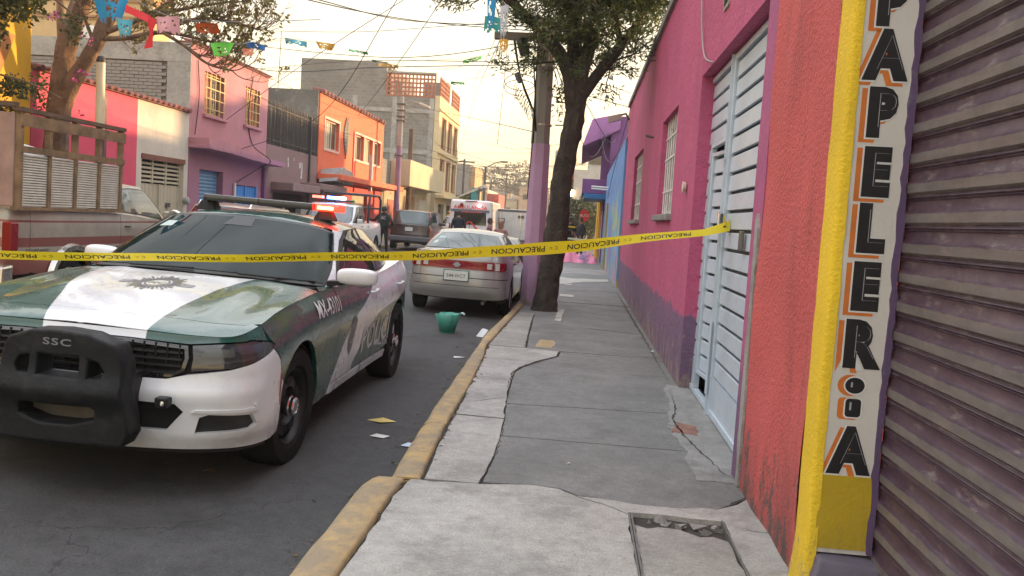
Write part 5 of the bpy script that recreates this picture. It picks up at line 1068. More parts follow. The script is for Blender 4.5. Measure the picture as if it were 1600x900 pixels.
for k, o_ in enumerate(ops): win(oh, o_[0], o_[1], o_[2], o_[3], WF_, 3 if k == 0 else 2, rim=M('pale_pink_rim', (.60, .38, .32), .7), curtain=(.05, .6, CUR2) if k != 2 else (.1, .9, CUR2))
bx('cornice', ORW, oh, XF+.001, 32.04, 2.72, XF+.95, 43.6, 2.94, bevel=.02)
bx('wall_ridge', ORL, oh, XF+.001, 36.95, 2.95, XF+.04, 37.05, 5.0)
LFM = M('leaf_relief_grey', (.20, .19, .16), .8)
lf = bpy.data.objects.new('leaf_relief', None); COL.objects.link(lf); lf.parent = oh; bx('stem', LFM, lf, XF+.002, 35.72, 3.75, XF+.06, 35.78, 5.3)
for i in range(11):
    z = 3.85+i*.13; w = .42*math.sin(math.pi*(i+1.5)/13)
    for sg in (1, -1): MB().prism([(35.75, z), (35.75+sg*w, z+.20), (35.75+sg*w*.9, z+.30), (35.75, z+.11)], lambda a, b, d: (XF+.01+d, a, b), 0, .05).build('leaflet', LFM, lf)
for i in range(14): bx('shutter_slat', M('orange_shutter', (.48, .10, .05), .6), oh, XF-.16, 32.92, .16+i*.16, XF-.11, 34.38, .30+i*.16)
bx('cream_shopfront', M('cream_shopfront', (.34, .27, .20), .7, var=.2), oh, XF-.2, 37.2, .13, XF-.15, 39.9, 2.3); bx('green_notice', M('green_notice', (.05, .25, .09), .6), oh, XF-.14, 37.5, 1.6, XF-.12, 38.2, 2.1)
MB().tube([(XF+.6, 37.9, 2.5), (XF+.6, 37.9, 4.1)], .09, 8).build('vent_pipe', M('pipe_grey_pink', (.40, .33, .35), .6), oh, smooth=True)
# brick shop row
def brickmat(name, c1, c2, mort, sx, sz, wear=.3, off=.5):
    m, t, p = new_mat(name); tcn = nd(t, 'ShaderNodeTexCoord'); sp = nd(t, 'ShaderNodeSeparateXYZ'); t.links.new(tcn.outputs['Object'], sp.inputs[0]); cb = nd(t, 'ShaderNodeCombineXYZ'); t.links.new(math_n(t, 'ADD', sp.outputs[0], sp.outputs[1]), cb.inputs[0]); t.links.new(sp.outputs[2], cb.inputs[1])
    b = nd(t, 'ShaderNodeTexBrick'); b.inputs['Scale'].default_value = 1; b.inputs['Brick Width'].default_value = sx; b.inputs['Row Height'].default_value = sz; b.inputs['Mortar Size'].default_value = .014; b.inputs['Mortar Smooth'].default_value = .3
    b.inputs['Color1'].default_value = (*c1, 1); b.inputs['Color2'].default_value = (*c2, 1); b.inputs['Mortar'].default_value = (*mort, 1); t.links.new(cb.outputs[0], b.inputs['Vector'])
    c = mixc(t, rng(t, noise(t, tcn.outputs['Object'], .5, 7, .7), .35, .7, 0, wear), b.outputs[0], tuple(x*.45 for x in c1)); t.links.new(c, p.inputs['Base Color']); p.inputs['Roughness'].default_value = .92; bump(t, p, b.outputs['Fac'], -.5, .02); return m
GBK = brickmat('grey_block_courses', (.235, .225, .20), (.19, .18, .16), (.29, .28, .26), .42, .22, .7)
bs2 = thing('cream_shop', 'grey block shop with a cream overhanging balcony box and brown door', 'shop')
bx('block_wall', GBK, bs2, -16, 42.64, 0, XF-.0, 57, 4.3); bx('balcony_box', M('cream_balcony', (.42, .36, .235), .8, var=.12, streak=True, col2=(.26, .21, .14), c2s=1.5, c2t=(.6, .75)), bs2, XF+.001, 44.5, 3.05, XF+1.05, 55.5, 4.42, bevel=.02)
bx('lower_wall', M('cream_lower', (.38, .32, .22), .85, var=.2, col2=(.33, .10, .10), c2s=.6, c2t=(.58, .62)), bs2, XF+.001, 43.2, .1, XF+.02, 56.9, 3.04); bx('brown_door', M('brown_door', (.22, .12, .06), .7, var=.2, streak=True), bs2, XF+.021, 48.2, .13, XF+.05, 51.2, 2.6)
bx('grey_side_door', M('pale_door', (.40, .39, .34), .7), bs2, XF+.021, 52.6, .13, XF+.05, 55.0, 2.5); bx('red_door', M('faded_red_door', (.28, .06, .05), .7), bs2, XF+.021, 44.0, .13, XF+.05, 45.8, 2.3)
# tall grey block building with cream street front
tb = thing('grey_block_building', 'tall unpainted grey block building with a cream street front and red lattice parapet', 'apartment block')
bx('block_gable', GBK, tb, -19.2, 57.05, 0, XF-.05, 66.2, 9.35); bx('ring_beam', CONC2, tb, -19.25, 57.0, 5.6, XF-.04, 57.049, 5.9); bx('ring_beam', CONC2, tb, -19.25, 57.0, 8.3, XF-.04, 57.049, 8.55)
for x in (-19.2, -15.6, -12.9, -10.4): bx('column', CONC2, tb, x, 57.01, 0, x+.32, 57.048, 9.3)
bx('upper_block', GBK, tb, -19.2, 57.05, 9.351, -13.4, 66, 11.55); bx('upper_back', GBK, tb, -13.39, 57.6, 9.351, -13.2, 66, 11.3)
LTC = M('red_lattice', (.34, .12, .07), .8, var=.25)
lt = MB(); nx = 13
for i in range(nx+1): x = -13.35+3.25*i/nx; lt.box(x-.045, 57.06, 9.36, x+.045, 57.20, 10.85)
for j in range(6): z = 9.36+j*.285; lt.box(-13.35, 57.075, z, XF-.1, 57.185, z+.10)
o = lt.build('lattice_blocks', LTC, tb); o['kind'] = 'stuff'; bx('lattice_cap', CONC2, tb, -13.4, 57.02, 10.86, XF-.05, 57.25, 10.98)
CRW = M('cream_facade', (.55, .45, .27), .8, var=.1, col2=(.38, .30, .18), c2s=1.1, c2t=(.6, .75)); REDF = M('red_brown_frame', (.24, .07, .04), .7)
ops = [(58.3+i*2.75, 59.9+i*2.75, z, z+1.95) for i in range(3) for z in (3.45, 6.25)]
wallx('front_wall', XF+.3, XF-.04, 57.02, 66.3, 2.9, 9.5, ops, CRW, tb)
for o_ in ops: win(tb, *o_, REDF, 2, x=XF+.3, rim=REDF, glass=M('dark_red_glass', (.06, .03, .02), .2))
wallx('front_base', XF+.28, XF-.04, 57.02, 66.3, .1, 2.899, [(58.5, 61, .13, 2.4), (62.2, 65, .13, 2.4)], M('cream_base', (.46, .40, .29), .85, var=.2), tb); bx('shop_void', M('shop_void', (.06, .045, .04), .9), tb, XF, 58, .13, XF+.05, 65.5, 2.5); bx('ledge', CRW, tb, XF+.301, 57.0, 2.8, XF+.9, 66.3, 3.0)
for z in (5.75, 8.55): bx('string_course', CRW, tb, XF+.301, 57.0, z, XF+.42, 66.3, z+.14)
for y0, y1 in ((57.3, 60.9), (62.6, 66.1)):
    lt = MB()
    for i in range(9): yy = y0+(y1-y0)*i/8; lt.box(XF+.18, yy-.06, 9.52, XF+.28, yy+.06, 10.75)
    for j in range(5): lt.box(XF+.19, y0, 9.52+j*.28, XF+.27, y1, 9.62+j*.28)
    o = lt.build('lattice_blocks', LTC, tb); o['kind'] = 'stuff'
bx('water_tower', GBK, tb, XF-1.6, 61.2, 9.51, XF+.1, 62.4, 11.0)
# beyond
aw = thing('market_awning', 'white and turquoise awning over a shop beyond the grey building', 'awning')
MB().hexa([(XF+.2, 67, 3.0), (-7.6, 67, 4.0), (-7.6, 70, 4.0), (XF+.2, 70, 3.0), (XF+.2, 67, 3.1), (-7.6, 67, 4.25), (-7.6, 70, 4.25), (XF+.2, 70, 3.1)]).build('cover', M('awning_white', (.6, .58, .52), .7), aw); bx('turquoise_side', M('turquoise', (.06, .32, .36), .7), aw, -8.6, 67.1, 2.2, -8.2, 69, 3.95); bx('olive_side', M('olive', (.13, .12, .04), .8), aw, XF+.25, 67.05, 1.8, -8.7, 69, 3.3); bx('post', IRON, aw, -8.0, 67.0, .1, -7.9, 67.1, 4.0)
fb = thing('arched_house', 'pale pink house with a mint green arched window far down the street', 'house'); PKW = M('dusty_pink', (.48, .37, .32), .85, var=.12)
bx('wall', PKW, fb, -17.5, 96, 0, -10.5, 108, 4.7); bx('cornice', M('cornice_cream', (.6, .5, .38), .8), fb, -17.6, 95.8, 4.5, -10.4, 108, 4.85)
q = [(-12.6+1.3*math.cos(a), 2.4+1.4*math.sin(a)) for a in np.linspace(0, math.pi, 15)]+[(-13.9, .5), (-11.3, .5)]; MB().prism(q, lambda a, b, d: (a, d, b), 95.88, 95.95).build('arch', M('mint_panel', (.22, .40, .32), .6), fb)
q2 = [(-12.6+1.6*math.cos(a), 2.4+1.7*math.sin(a)) for a in np.linspace(0, math.pi, 15)]; MB().prism(q2+[(-14.2, 2.0), (-11.0, 2.0)], lambda a, b, d: (a, d, b), 95.951, 95.99).build('arch_surround', M('arch_white', (.55, .48, .4), .8), fb)
bx('red_side', M('faded_red_side', (.38, .09, .08), .85, var=.2), fb, -10.45, 96.5, 0, -9.2, 104, 4.4)
fg = thing('grey_tower_house', 'grey house block above the awning, far left of the street', 'house'); bx('wall', M('far_grey', (.24, .22, .20), .9, var=.2), fg, -19, 88, 0, -11.5, 95, 7.0); bx('lit_side', M('far_sunlit_orange', (.45, .28, .15), .9, var=.15), fg, -11.49, 88.4, 0, -11.0, 95, 6.8)  # street side of the grey house: warm sunlight put into its orange colour
# far right buildings
fr = thing('white_gable_house', 'white house with a pitched roof beyond the purple balcony', 'house'); bx('wall', M('far_white', (.48, .45, .40), .85, var=.12), fr, -.6, 62, 0, 5, 75, 5.5); bx('upper_wall', M('far_white2', (.42, .40, .37), .85), fr, .4, 63, 5.5, 5, 75, 7.6); MB().hexa([(.1, 62.6, 7.5), (5, 62.6, 9.2), (5, 75.4, 9.2), (.1, 75.4, 7.5), (.1, 62.6, 7.62), (5, 62.6, 9.32), (5, 75.4, 9.32), (.1, 75.4, 7.62)]).build('roof', CONC2, fr)
bx('red_roof', M('far_red_tile', (.36, .10, .06), .85), fr, -1.4, 66, 5.0, .3, 74, 5.6); bx('window', GLASS_D, fr, .42, 62.9, 6.0, 1.4, 62.99, 7.0); bx('pale_block', M('far_cream', (.5, .44, .36), .9), fr, -2.3, 70, 0, -.7, 80, 7.4)
# hillside behind the town
hl_ = MB(); nx, ny = 30, 9; rs = np.random.RandomState(9)
V = [(-190+i*11+0., 190+j*34, 1.5+j*1.5+1.2*math.sin(i*.6+j)+1*math.sin(i*.23)) for j in range(ny) for i in range(nx)]; hl_.add(V, [(j*nx+i, j*nx+i+1, (j+1)*nx+i+1, (j+1)*nx+i) for j in range(ny-1) for i in range(nx-1)])
struct(hl_.build('hill', M('hill_scrub', (.13, .12, .08), .95, var=.3, vs=.06), smooth=True))
cm = [M('hill_%d' % i, c, .9) for i, c in enumerate([(.42, .36, .28), (.36, .26, .20), (.48, .44, .38), (.28, .27, .25), (.45, .30, .20), (.50, .42, .30)])]
for k in range(70):
    y = rs.uniform(150, 330); x = -.13*y+rs.uniform(-.14, .16)*y; z = max(0, (y-190)*.045)+1.5; w, d, h = rs.uniform(3, 6), rs.uniform(4, 7), rs.uniform(3.5, 7.5)
    h_ = thing('hillside_house', 'small ' + ['tan', 'terracotta', 'white', 'grey', 'orange', 'cream'][k % 6] + ' house among the crowd on the far hillside', 'house', (x, y, z-3), 0, 'far hillside houses')
    mb = MB().box(-w/2, -d/2, 0, w/2, d/2, h+3); mb.build('wall', cm[k % 6], h_); 
    for q in range(int(w//2)): bx('window', GLASS_D, h_, -w/2+.7+q*1.7, -d/2-.04, h+.6, -w/2+1.5+q*1.7, -d/2-.005, h+1.6)
    bx('roof', CONC2, h_, -w/2-.1, -d/2-.1, h+3.001, w/2+.1, d/2+.1, h+3.2)
# ================================================================== other vehicles
def paint(name, col, rough=.35, dirt=.35, low=.7, coat=.8, metal=0.):
    if name in MATS: return MATS[name]
    m, t, p = new_mat(name); co = nd(t, 'ShaderNodeTexCoord').outputs['Object']; sp = nd(t, 'ShaderNodeSeparateXYZ'); t.links.new(co, sp.inputs[0])
    d = math_n(t, 'ADD', rng(t, noise(t, co, 5, 7, .7), .45, .8, 0, dirt), rng(t, sp.outputs[2], .2, low, .45, 0)); c = mixc(t, d, (*col, 1), (.13, .115, .095, 1)); t.links.new(c, p.inputs['Base Color'])
    p.inputs['Roughness'].default_value = rough; p.inputs['Metallic'].default_value = metal; p.inputs['Coat Weight'].default_value = coat; t.links.new(rng(t, noise(t, co, 9, 5), .4, .8, .05, .22), p.inputs['Coat Roughness']); return m
class Car: pass
def make_car(name, label, cat, loc, rz, L, w, zb, zf, zcowl, zbelt, ztail, cowl, wst, rrt, rgb, zroof, axf, axr, rw, pm, trunk=True, rimstyle='steel', rimm=None, glass=None, doors=(1.6, 2.6, 3.4), rw_top=.62, tilt=1.2, h=.09, winpost=.07, gl_inset=.10, far=False, tyw=.2, tuck=.05):
    """body shell, bonnet, deck, greenhouse, doors, glass and wheels; s runs back from the front bumper"""
    C_ = Car(); T = thing(name, label, cat, (loc[0], loc[1], loc[2] if len(loc) > 2 else road_z(loc[0])+.0), rz); C_.T = T; T.rotation_euler = (0, R(tilt)*(1 if abs(rz) < 1 else -1), rz)
    gl = glass or GLASS_D; mid = np.linspace(axf, axr, 4)
    ss = [0, .02, .09, .26, .6, *mid, L-.55, L-.2, L-.06, L-.01, L]; yy = [0, .42*w, .74*w, .92*w, .985*w, w, w, w, w, .975*w, .9*w, .72*w, .4*w, 0]; K = len(ss)
    zt = list(np.interp(ss, [0, .3, cowl, rgb if trunk else L-.3, L], [zf, zf+.06, zcowl, max(zbelt, ztail-.02), ztail])); zbl = [zb+.02]*3+[zb]*(K-6)+[zb+.05]*3
    sm = lambda k: [a+(k*(1 if a < .15 else 0))-(k*.6*(1 if a > L-.12 else 0)) for a in ss]
    bot = list(zip(sm(.06), [a*.965 for a in yy], zbl)); top = list(zip(sm(.12), [a*(1-tuck*2) for a in yy], zt)); fl = tuck*.9
    sh = Shell(bot, top, [[0, .03, .04, .04, .03, .03, 0], [0, .01+fl*.3, fl*.55, fl*.75, fl*.95, fl, 0], [0, .05, .06, .05, .03, .03, 0]], [0, 0, .1, .6]+[1]*(K-8)+[1.4, 1.9, 2, 2]); C_.sh = sh
    S = lambda s, z: (sh.inv(0, s, z, 2.4, K-3.4), z); F = lambda y, z: (sh.inv(1, y, z, 0, 3.2), z); Rr = lambda y, z: (sh.inv(1, y, z, K-4.2, K-1), z); C_.S, C_.F, C_.R = S, F, Rr
    WZ = rw; ar = rw*1.16
    arc = lambda c, a0, a1, n=10: [S(c+ar*math.cos(R(a0+(a1-a0)*i/n)), WZ+ar*math.sin(R(a0+(a1-a0)*i/n))) for i in range(n+1)]
    keep = lambda c: all((c[1]-a)**2+(c[2]-WZ)**2 > (ar*1.1)**2 for a in (axf, axr)); sh.grid(90, 14, .03, keep).build('inner_body', DARK, T); bx('underbody', DARK, T, -w*.8, .3, zb+.02, w*.8, L-.3, zb+.15)
    for a in (axf, axr):
        for sg in (1, -1):
            k = 12; V = [(sg*x, a+ar*1.06*math.cos(math.pi*i/k), WZ-.05+ar*1.06*math.sin(math.pi*i/k)) for x in (w*.5, w*.93) for i in range(k+1)]; MB().add(V, [(i, i+1, k+2+i, k+1+i) for i in range(k)]+[tuple(range(k+1))]).build('wheel_well', DARK, T)
    tp = lambda s0, s1, n=5: [(lambda t: (t, sh.topz(t)-.001))(S(s0, zbelt)[0]+(S(s1, zbelt)[0]-S(s0, zbelt)[0])*i/n) for i in range(n+1)]
    bpz = zf-.22; C_.bpz = bpz; a0 = math.degrees(math.asin(min(.98, max(-.5, (zb+.03-WZ)/ar)))); fe = axf-math.sqrt(max(.01, ar**2-(bpz-WZ)**2))
    P = [(0, bpz), F(w*.5, bpz), F(w*.85, bpz), S(.5, bpz), S(fe-.01, bpz), *arc(axf, 180-math.degrees(math.asin(min(.99, (bpz-WZ)/ar))), 180-a0, 6), S(.45, zb+.03), F(w*.6, zb+.035), (0, zb+.035)]
    panel('front_bumper', sh.pt, sym(P), pm, T, h=h, lip=.02); tF = float(sh.inv(1, w*.97, zf, 0, 5))
    panel('front_fascia', sh.pt, sym([(0, bpz+.004), F(w*.5, bpz+.004), F(w*.85, bpz+.004), S(.36, bpz+.004), S(.40, zf+.03)]+[(tt, sh.topz(tt)-.001) for tt in np.linspace(S(.36, zf)[0], 0, 8)]), pm, T, h=h, lip=.01)
    d0, d1, d2 = doors; zs = zb+.09; r0 = axr-ar
    qe = L-.42; zbr = (ztail-.02)*.62; C_.zbr = zbr
    for sg in (1, -1):
        mk = lambda nm, P, mt=pm, **k: panel(nm, sh.pt, [(sg*a, b) for a, b in P], mt, T, **{**dict(h=h, lip=.012, gap=.003), **k})
        mk('fender', [S(.41, bpz), *tp(.42, d0-.01), S(d0-.01, zs), S(d0-.01, zb+.03), *arc(axf, a0, 180-math.degrees(math.asin(min(.99, (bpz-WZ)/ar))), 12)])
        C_.door = mk('front_door', [*tp(d0, d1), S(d1, zs), S(d0, zs)])
        if d2: C_.door2 = mk('rear_door', [*tp(d1+.005, d2), S(min(d2, r0+ar*1.6), WZ+ar*1.02+.02), S(r0+.03, WZ+.12), S(r0-.01, zs), S(d1+.005, zs)])
        e = d2 or d1; mk('sill', [S(axf+ar, zs-.004), S(r0-.005, zs-.004), S(r0-.005, zb), S(axf+ar, zb)])
        q0 = [S(e+.005, (WZ+ar*1.02+.02) if d2 else zs)]
        if not d2: q0 = [S(d1+.005, zs), S(r0-.01, zs)]
        aa = arc(axr, 180-a0, a0, 14) if not d2 else arc(axr, 175, a0, 12)
        bpt = [S(qe, zb+.08), S(qe, zbr), S(qe, zbr+.01)]
        if not d2: mk('quarter_panel', [*tp(d1+.006, qe), S(qe, zbr+.01), S(qe, zb+.1), *aa[::-1], S(r0-.01, zs), S(d1+.006, zs)])
        else: mk('quarter_panel', [*tp(d2+.006, qe), S(qe, zbr+.01), S(qe, zb+.1), *aa[::-1], S(r0+.035, WZ+.13), S(min(d2, r0+ar*1.6)+.006, WZ+ar*1.02+.03)])
        mk('rear_bumper', [S(qe+.005, zbr), Rr(w*.6, zbr), (sh.L, zbr), (sh.L, zb+.06), Rr(w*.6, zb+.06), S(qe+.005, zb+.09)], gap=.001, lift=.012)
        mk('rear_panel', [*tp(qe+.006, L-.45, 1), *[(tt, sh.topz(tt)-.001) for tt in np.linspace(S(L-.4, ztail)[0], sh.L, 8)], (sh.L, zbr+.012), S(qe+.006, zbr+.012)], gap=.0, lip=.01)
    cap = Cap(sh, [(.13, zf), (.4, zf+.085), (cowl*.6, zf+(zcowl-zf)*.75+.02), (cowl, zcowl+.03), ((cowl+rgb)/2, zbelt+.04), (rgb, max(zbelt, ztail-.02)+.05), (L-.3, ztail+.03), (L-.08, ztail)], 2.8); fc = lambda a, b: cap.pt(a, b); C_.fc = fc
    tr = sh.toprow(160); ce = lambda a0, a1: [(a, b) for a, b, _ in tr if a0 <= a <= a1]
    hp = [(.10, 0), *ce(.12, cowl), (cowl, 0)]; panel('hood', fc, [*hp, *[(a, -b) for a, b in hp[::-1] if b > 1e-3]], pm, T, h=h, lip=.01)
    dp = [(cowl+.01, 0), *ce(cowl+.01, L), ]; panel('deck', fc, [*dp, *[(a, -b) for a, b in dp[::-1] if b > 1e-3]], pm, T, h=h, lip=.01)
    wb = w*(1-tuck*2)-.01; wt = w*rw_top; gz = lambda s: float(np.interp(s, [cowl, rgb], [zcowl-.02, (ztail if trunk else zbelt)]))
    gs = [cowl-.02, cowl+.01, cowl+.12, cowl+.38, (cowl+rgb)/2-.2, (cowl+rgb)/2+.3, rgb-.5, rgb-.18, rgb-.04, rgb]; gy = [0, wb*.5, wb*.88, wb, wb*1.0, wb, wb*.985, wb*.87, wb*.5, 0]
    m2 = (wst+rrt)/2; ts_ = [wst, wst+.02, wst+.06, wst+.20, m2-.15, m2+.15, rrt-.20, rrt-.06, rrt-.01, rrt]; tyy = [0, wt*.55, wt*.86, wt*.98, wt, wt, wt*.97, wt*.84, wt*.5, 0]
    tz = [zroof-.05, zroof-.055, zroof-.07, zroof-.06, zroof-.045, zroof-.045, zroof-.065, zroof-.08, zroof-.07, zroof-.065]
    gsh = Shell([(a, b, gz(a)) for a, b in zip(gs, gy)], list(zip(ts_, tyy, tz)), [[0, .01, .014, .01, 0], [0, .02, .028, .02, 0], [0, .01, .016, .01, 0]], [0, 0, .3, 1, 1, 1, 1, 1.7, 2, 2]); C_.gsh = gsh; GH = .5
    def gfn(t, b):
        t = np.atleast_1d(t); sg = np.where(t < 0, -1., 1.); ta = np.abs(t); s2 = np.where(ta > gsh.L, -1., 1.); ta = np.where(ta > gsh.L, 2*gsh.L-ta, ta); u = np.interp(ta, gsh.tt, gsh.uu); v = np.clip(np.atleast_1d(b)/GH, -.01, 1.01); p = gsh.at_u(u, v); return np.stack([p[:, 1]*sg*s2, p[:, 0], p[:, 2]], 1)
    tu = lambda u: float(np.interp(u, gsh.uu, gsh.tt)); C_.gfn, C_.tu, C_.GH = gfn, tu, GH
    def GS(s, v):
        u = np.linspace(2.2, 7.8, 400); p = gsh.at_u(u, np.full(400, v))[:, 0]; return (float(np.interp(u[np.argmin(abs(p-s))], gsh.uu, gsh.tt)), v*GH)
    C_.GS = GS; 
    for sg in (1, -1): panel('pillar_frame', gfn, [(sg*a, b) for a, b in [(0, 0), (tu(9), 0), (tu(9), GH), (0, GH)]], pm, T, h=h, lip=0, gap=0)
    wsp = sym([(0, .03), (tu(1.9), .03), (tu(2.15), GH*.2), (tu(2.1), GH*.93), (0, GH*.97)]); panel('windshield', gfn, wsp, gl, T, h=h, lift=.006, lip=.004)
    ux = 6.85; rp = [(tu(ux), GH*.1), (tu(9), GH*.1), (2*gsh.L-tu(ux), GH*.1), (2*gsh.L-tu(ux+.15), GH*.93), (tu(9), GH*.95), (tu(ux+.15), GH*.93)]
    panel('rear_window_seal', gfn, shrink(rp, -.018), SEAL, T, h=h, lift=.003, lip=.003, gap=0); C_.rear_window = panel('rear_window', gfn, rp, gl, T, h=h, lift=.007, lip=.003, gap=0)
    sF = lambda v: cowl+.16+(wst+.14-cowl-.16)*v; sB = lambda v: rgb-.30+(rrt-.16-rgb+.30)*v
    posts = [sF(.5)]+[d for d in (d1, d2) if d and d < sB(0)-.15]+[9]; lo, hi = .10, .88
    segs = []; cur = None
    bnd = [None]+[d for d in (d1, (d2 if d2 and d2 < sB(.5)-.25 else None)) if d]+[None]
    for i in range(len(bnd)-1):
        a, b = bnd[i], bnd[i+1]; pts = []
        L0 = (lambda v: sF(v)+.03) if a is None else (lambda v, a=a: a+winpost/2); L1 = (lambda v: sB(v)-.03) if b is None else (lambda v, b=b: b-winpost/2)
        if L1(.5)-L0(.5) < .12: continue
        segs.append([(L0(lo), lo), (L1(lo), lo), (L1(.5), .5), (L1(hi), hi), (L0(hi), hi), (L0(.5), .5)])
    for sg in (1, -1):
        for q in segs: 
            P = [GS(a, b) for a, b in q]; panel('window_seal', gfn, [(sg*a, b) for a, b in shrink(P, -.02)], SEAL, T, h=h, lift=.003, lip=.003, gap=0); panel('side_window', gfn, [(sg*a, b) for a, b in P], gl, T, h=h, lift=.006, lip=.003, gap=0)
    rc = Cap(gsh, [(wst-.01, zroof-.05), (wst+.3, zroof-.012), (m2, zroof), (rrt-.3, zroof-.02), (rrt+.01, zroof-.065)], 2.6); re = [(a, b) for a, b, _ in gsh.toprow(120)]
    panel('roof', lambda a, b: rc.pt(a, b), [*re, *[(a, -b) for a, b in re[::-1] if b > 1e-3]], pm, T, h=h, lip=0, gap=.002)
    for sg in (1, -1):
        if not far:
            a = sh.pt([S(d0+.30, zbelt)[0]], [zbelt-.01])[0]; mb = MB(); mb.box(a[0]+.0, a[1]-.05, a[2]+.02, a[0]+.17, a[1]+.05, a[2]+.15); mb.v = [(sg*x, y, z) for x, y, z in mb.v]; mb.build('wing_mirror', pm, T, bevel=.03, seg=3)
            for dd in (d1-.18, (d2 or 0)-.18):
                if dd > 1: q = sh.pt([S(dd, zbelt-.10)[0]], [zbelt-.10])[0]; MB().tube([(sg*(q[0]), q[1]-.07, q[2]), (sg*(q[0]+.025), q[1]-.04, q[2]), (sg*(q[0]+.025), q[1]+.04, q[2]), (sg*q[0], q[1]+.07, q[2])], .011, 6).build('door_handle', BLACK, T, smooth=True)
        for a in (axf, axr): wheel(T, sg*(w-tyw/2-.025), a, rw, rw, tyw, sg, rimm or M('silver_rim', (.30, .30, .31), .35, .6, var=.15), rimstyle, n=28)
    return C_
def mirror_panels(nm, fn, P, mt, par, **k): return [panel(nm, fn, [(sg*a, b) for a, b in P], mt, par, **k) for sg in (1, -1)]
# ---- silver sedan, rear view
SIL = paint('champagne_silver', (.27, .28, .275), .32, .22, .5, metal=.35)
c = make_car('silver_sedan', 'silver grey sedan parked nose away, with red rear light band and licence plate', 'car', (-1.90, 17.82), math.pi, 4.34, .845, .24, .70, .93, .95, 1.03, 1.30, 2.0, 3.02, 3.74, 1.385, .82, 3.36, .305, SIL, glass=GLASS_T, doors=(1.42, 2.42, 3.25), h=.06, rimstyle='alloy', rw_top=.66, tyw=.185)
T, sh, RR, S = c.T, c.sh, c.R, c.S; Lr = sh.L
CLR = M('clear_lamp', (.42, .42, .40), .2, var=.1, coat=.5)
mirror_panels('tail_light', sh.pt, [S(4.06, .80), S(4.08, .90), RR(.72, .905), RR(.60, .90), RR(.60, .765), RR(.74, .765)], REDLENS, T, h=.05, lift=.010, lip=.015)
mirror_panels('reversing_lamp', sh.pt, [RR(.665, .89), RR(.60, .89), RR(.60, .775), RR(.67, .775)], CLR, T, h=.05, lift=.014, lip=.01)
for sg in (1, -1): panel('lamp_band', sh.pt, [(sg*a, b) for a, b in [RR(.585, .90), (Lr, .90), (Lr, .765), RR(.585, .765)]], REDLENS, T, h=.05, lift=.010, lip=.012, gap=0)
mirror_panels('lamp_square', sh.pt, [RR(.55, .88), RR(.47, .88), RR(.47, .79), RR(.55, .79)], CLR, T, h=.05, lift=.016, lip=.006)
panel('boot_handle', sh.pt, [(Lr-.10, .985), (Lr+.10, .985), (Lr+.10, 1.0), (Lr-.10, 1.0)], BLACK, T, h=.06, lift=.016, lip=.006)
for y0, y1, z0, z1 in ((.588, .595, .58, .90),): mirror_panels('boot_seam', sh.pt, [RR(y1, z0), RR(y0, z0), RR(y0, 1.02), RR(y1, 1.02)], SEAL, T, h=.1, lift=.002, lip=0)
MB().prism([(.052*math.cos(a), .04*math.sin(a)) for a in np.linspace(0, 6.28, 21)[:-1]], lambda a, b, d: (a, 4.385+d-.02, .835+b), 0, .012).build('emblem', CHROME, T); bx('emblem_bar', CHROME, T, -.065, 4.37, .828, .065, 4.385, .842)
PLW = M('plate_white', (.55, .58, .55), .5, var=.06); pl = bx('number_plate', PLW, T, -.19, 4.375, .585, .19, 4.388, .735, bevel=.003)
bx('plate_frame', M('plate_frame', (.06, .12, .12), .4), pl, -.205, 4.372, .572, .205, 4.377, .748)
text_mesh('plate_text', '544-WCT', M('plate_green', (.03, .07, .05), .6), pl, lambda x, y: (-x*.95, 4.3895, .655+y), .078, .004)
MB().tube([(-.45, 4.0, .27), (-.45, 4.33, .25)], .03, 10).build('exhaust_pipe', M('exhaust', (.12, .11, .10), .4, .6), T, smooth=True)
panel('bumper_groove', sh.pt, [RR(.78, .50), (Lr, .50), (2*Lr-RR(.78, .5)[0], .50), (2*Lr-RR(.78, .5)[0], .508), (Lr, .508), RR(.78, .508)], SEAL, T, h=.08, lift=.0135, lip=0, gap=0)
panel('window_sticker', c.gfn, [(c.tu(7.25), .30), (c.tu(7.75), .30), (c.tu(7.75), .36), (c.tu(7.25), .36)], M('pale_sticker', (.35, .5, .5), .5), T, h=.05, lift=.009, lip=0, gap=0)
panel('window_sticker', c.gfn, [(c.tu(7.3), .14), (c.tu(7.5), .18), (c.tu(7.4), .25), (c.tu(7.2), .20)], M('white_sticker', (.5, .55, .55), .5), T, h=.05, lift=.009, lip=0, gap=0)
for sg in (1, -1): bx('headrest', BLACK, T, sg*.35-.13, 3.0, 1.05, sg*.35+.13, 3.08, 1.22, bevel=.03)
# ---- dark car in front of the silver one
make_car('dark_saloon', 'dark car parked ahead of the silver sedan, mostly hidden behind the pole', 'car', (-1.93, 22.9), math.pi, 4.2, .82, .20, .62, .80, .84, .90, 1.3, 2.0, 3.0, 3.6, 1.20, .85, 3.5, .31, paint('black_paint', (.015, .015, .018), .3, .15, .4), far=False, h=.1)
# ---- brown minivan
c = make_car('dark_minivan', 'dark brown minivan parked at the left kerb seen from behind', 'minivan', (-7.10, 40.4), math.pi, 4.8, .95, .30, .85, 1.05, 1.10, 1.12, 1.05, 1.75, 4.35, 4.78, 1.74, .9, 3.85, .33, paint('maroon_black_paint', (.045, .025, .025), .3, .2, .5), trunk=False, doors=(1.3, 2.3, 3.3), h=.12, glass=GLASS_T, rw_top=.80)
mirror_panels('tail_light', c.sh.pt, [c.S(4.5, .80), c.S(4.5, 1.08), c.R(.80, 1.08), c.R(.80, .80)], REDLENS, c.T, h=.08, lift=.012, lip=.01)
bx('number_plate', PLW, c.T, -.16, 4.86, .84, .16, 4.88, 1.0); bx('bumper_bar', M('bumper_grey', (.10, .10, .11), .4), c.T, -.93, 4.76, .42, .93, 4.90, .62, bevel=.03)
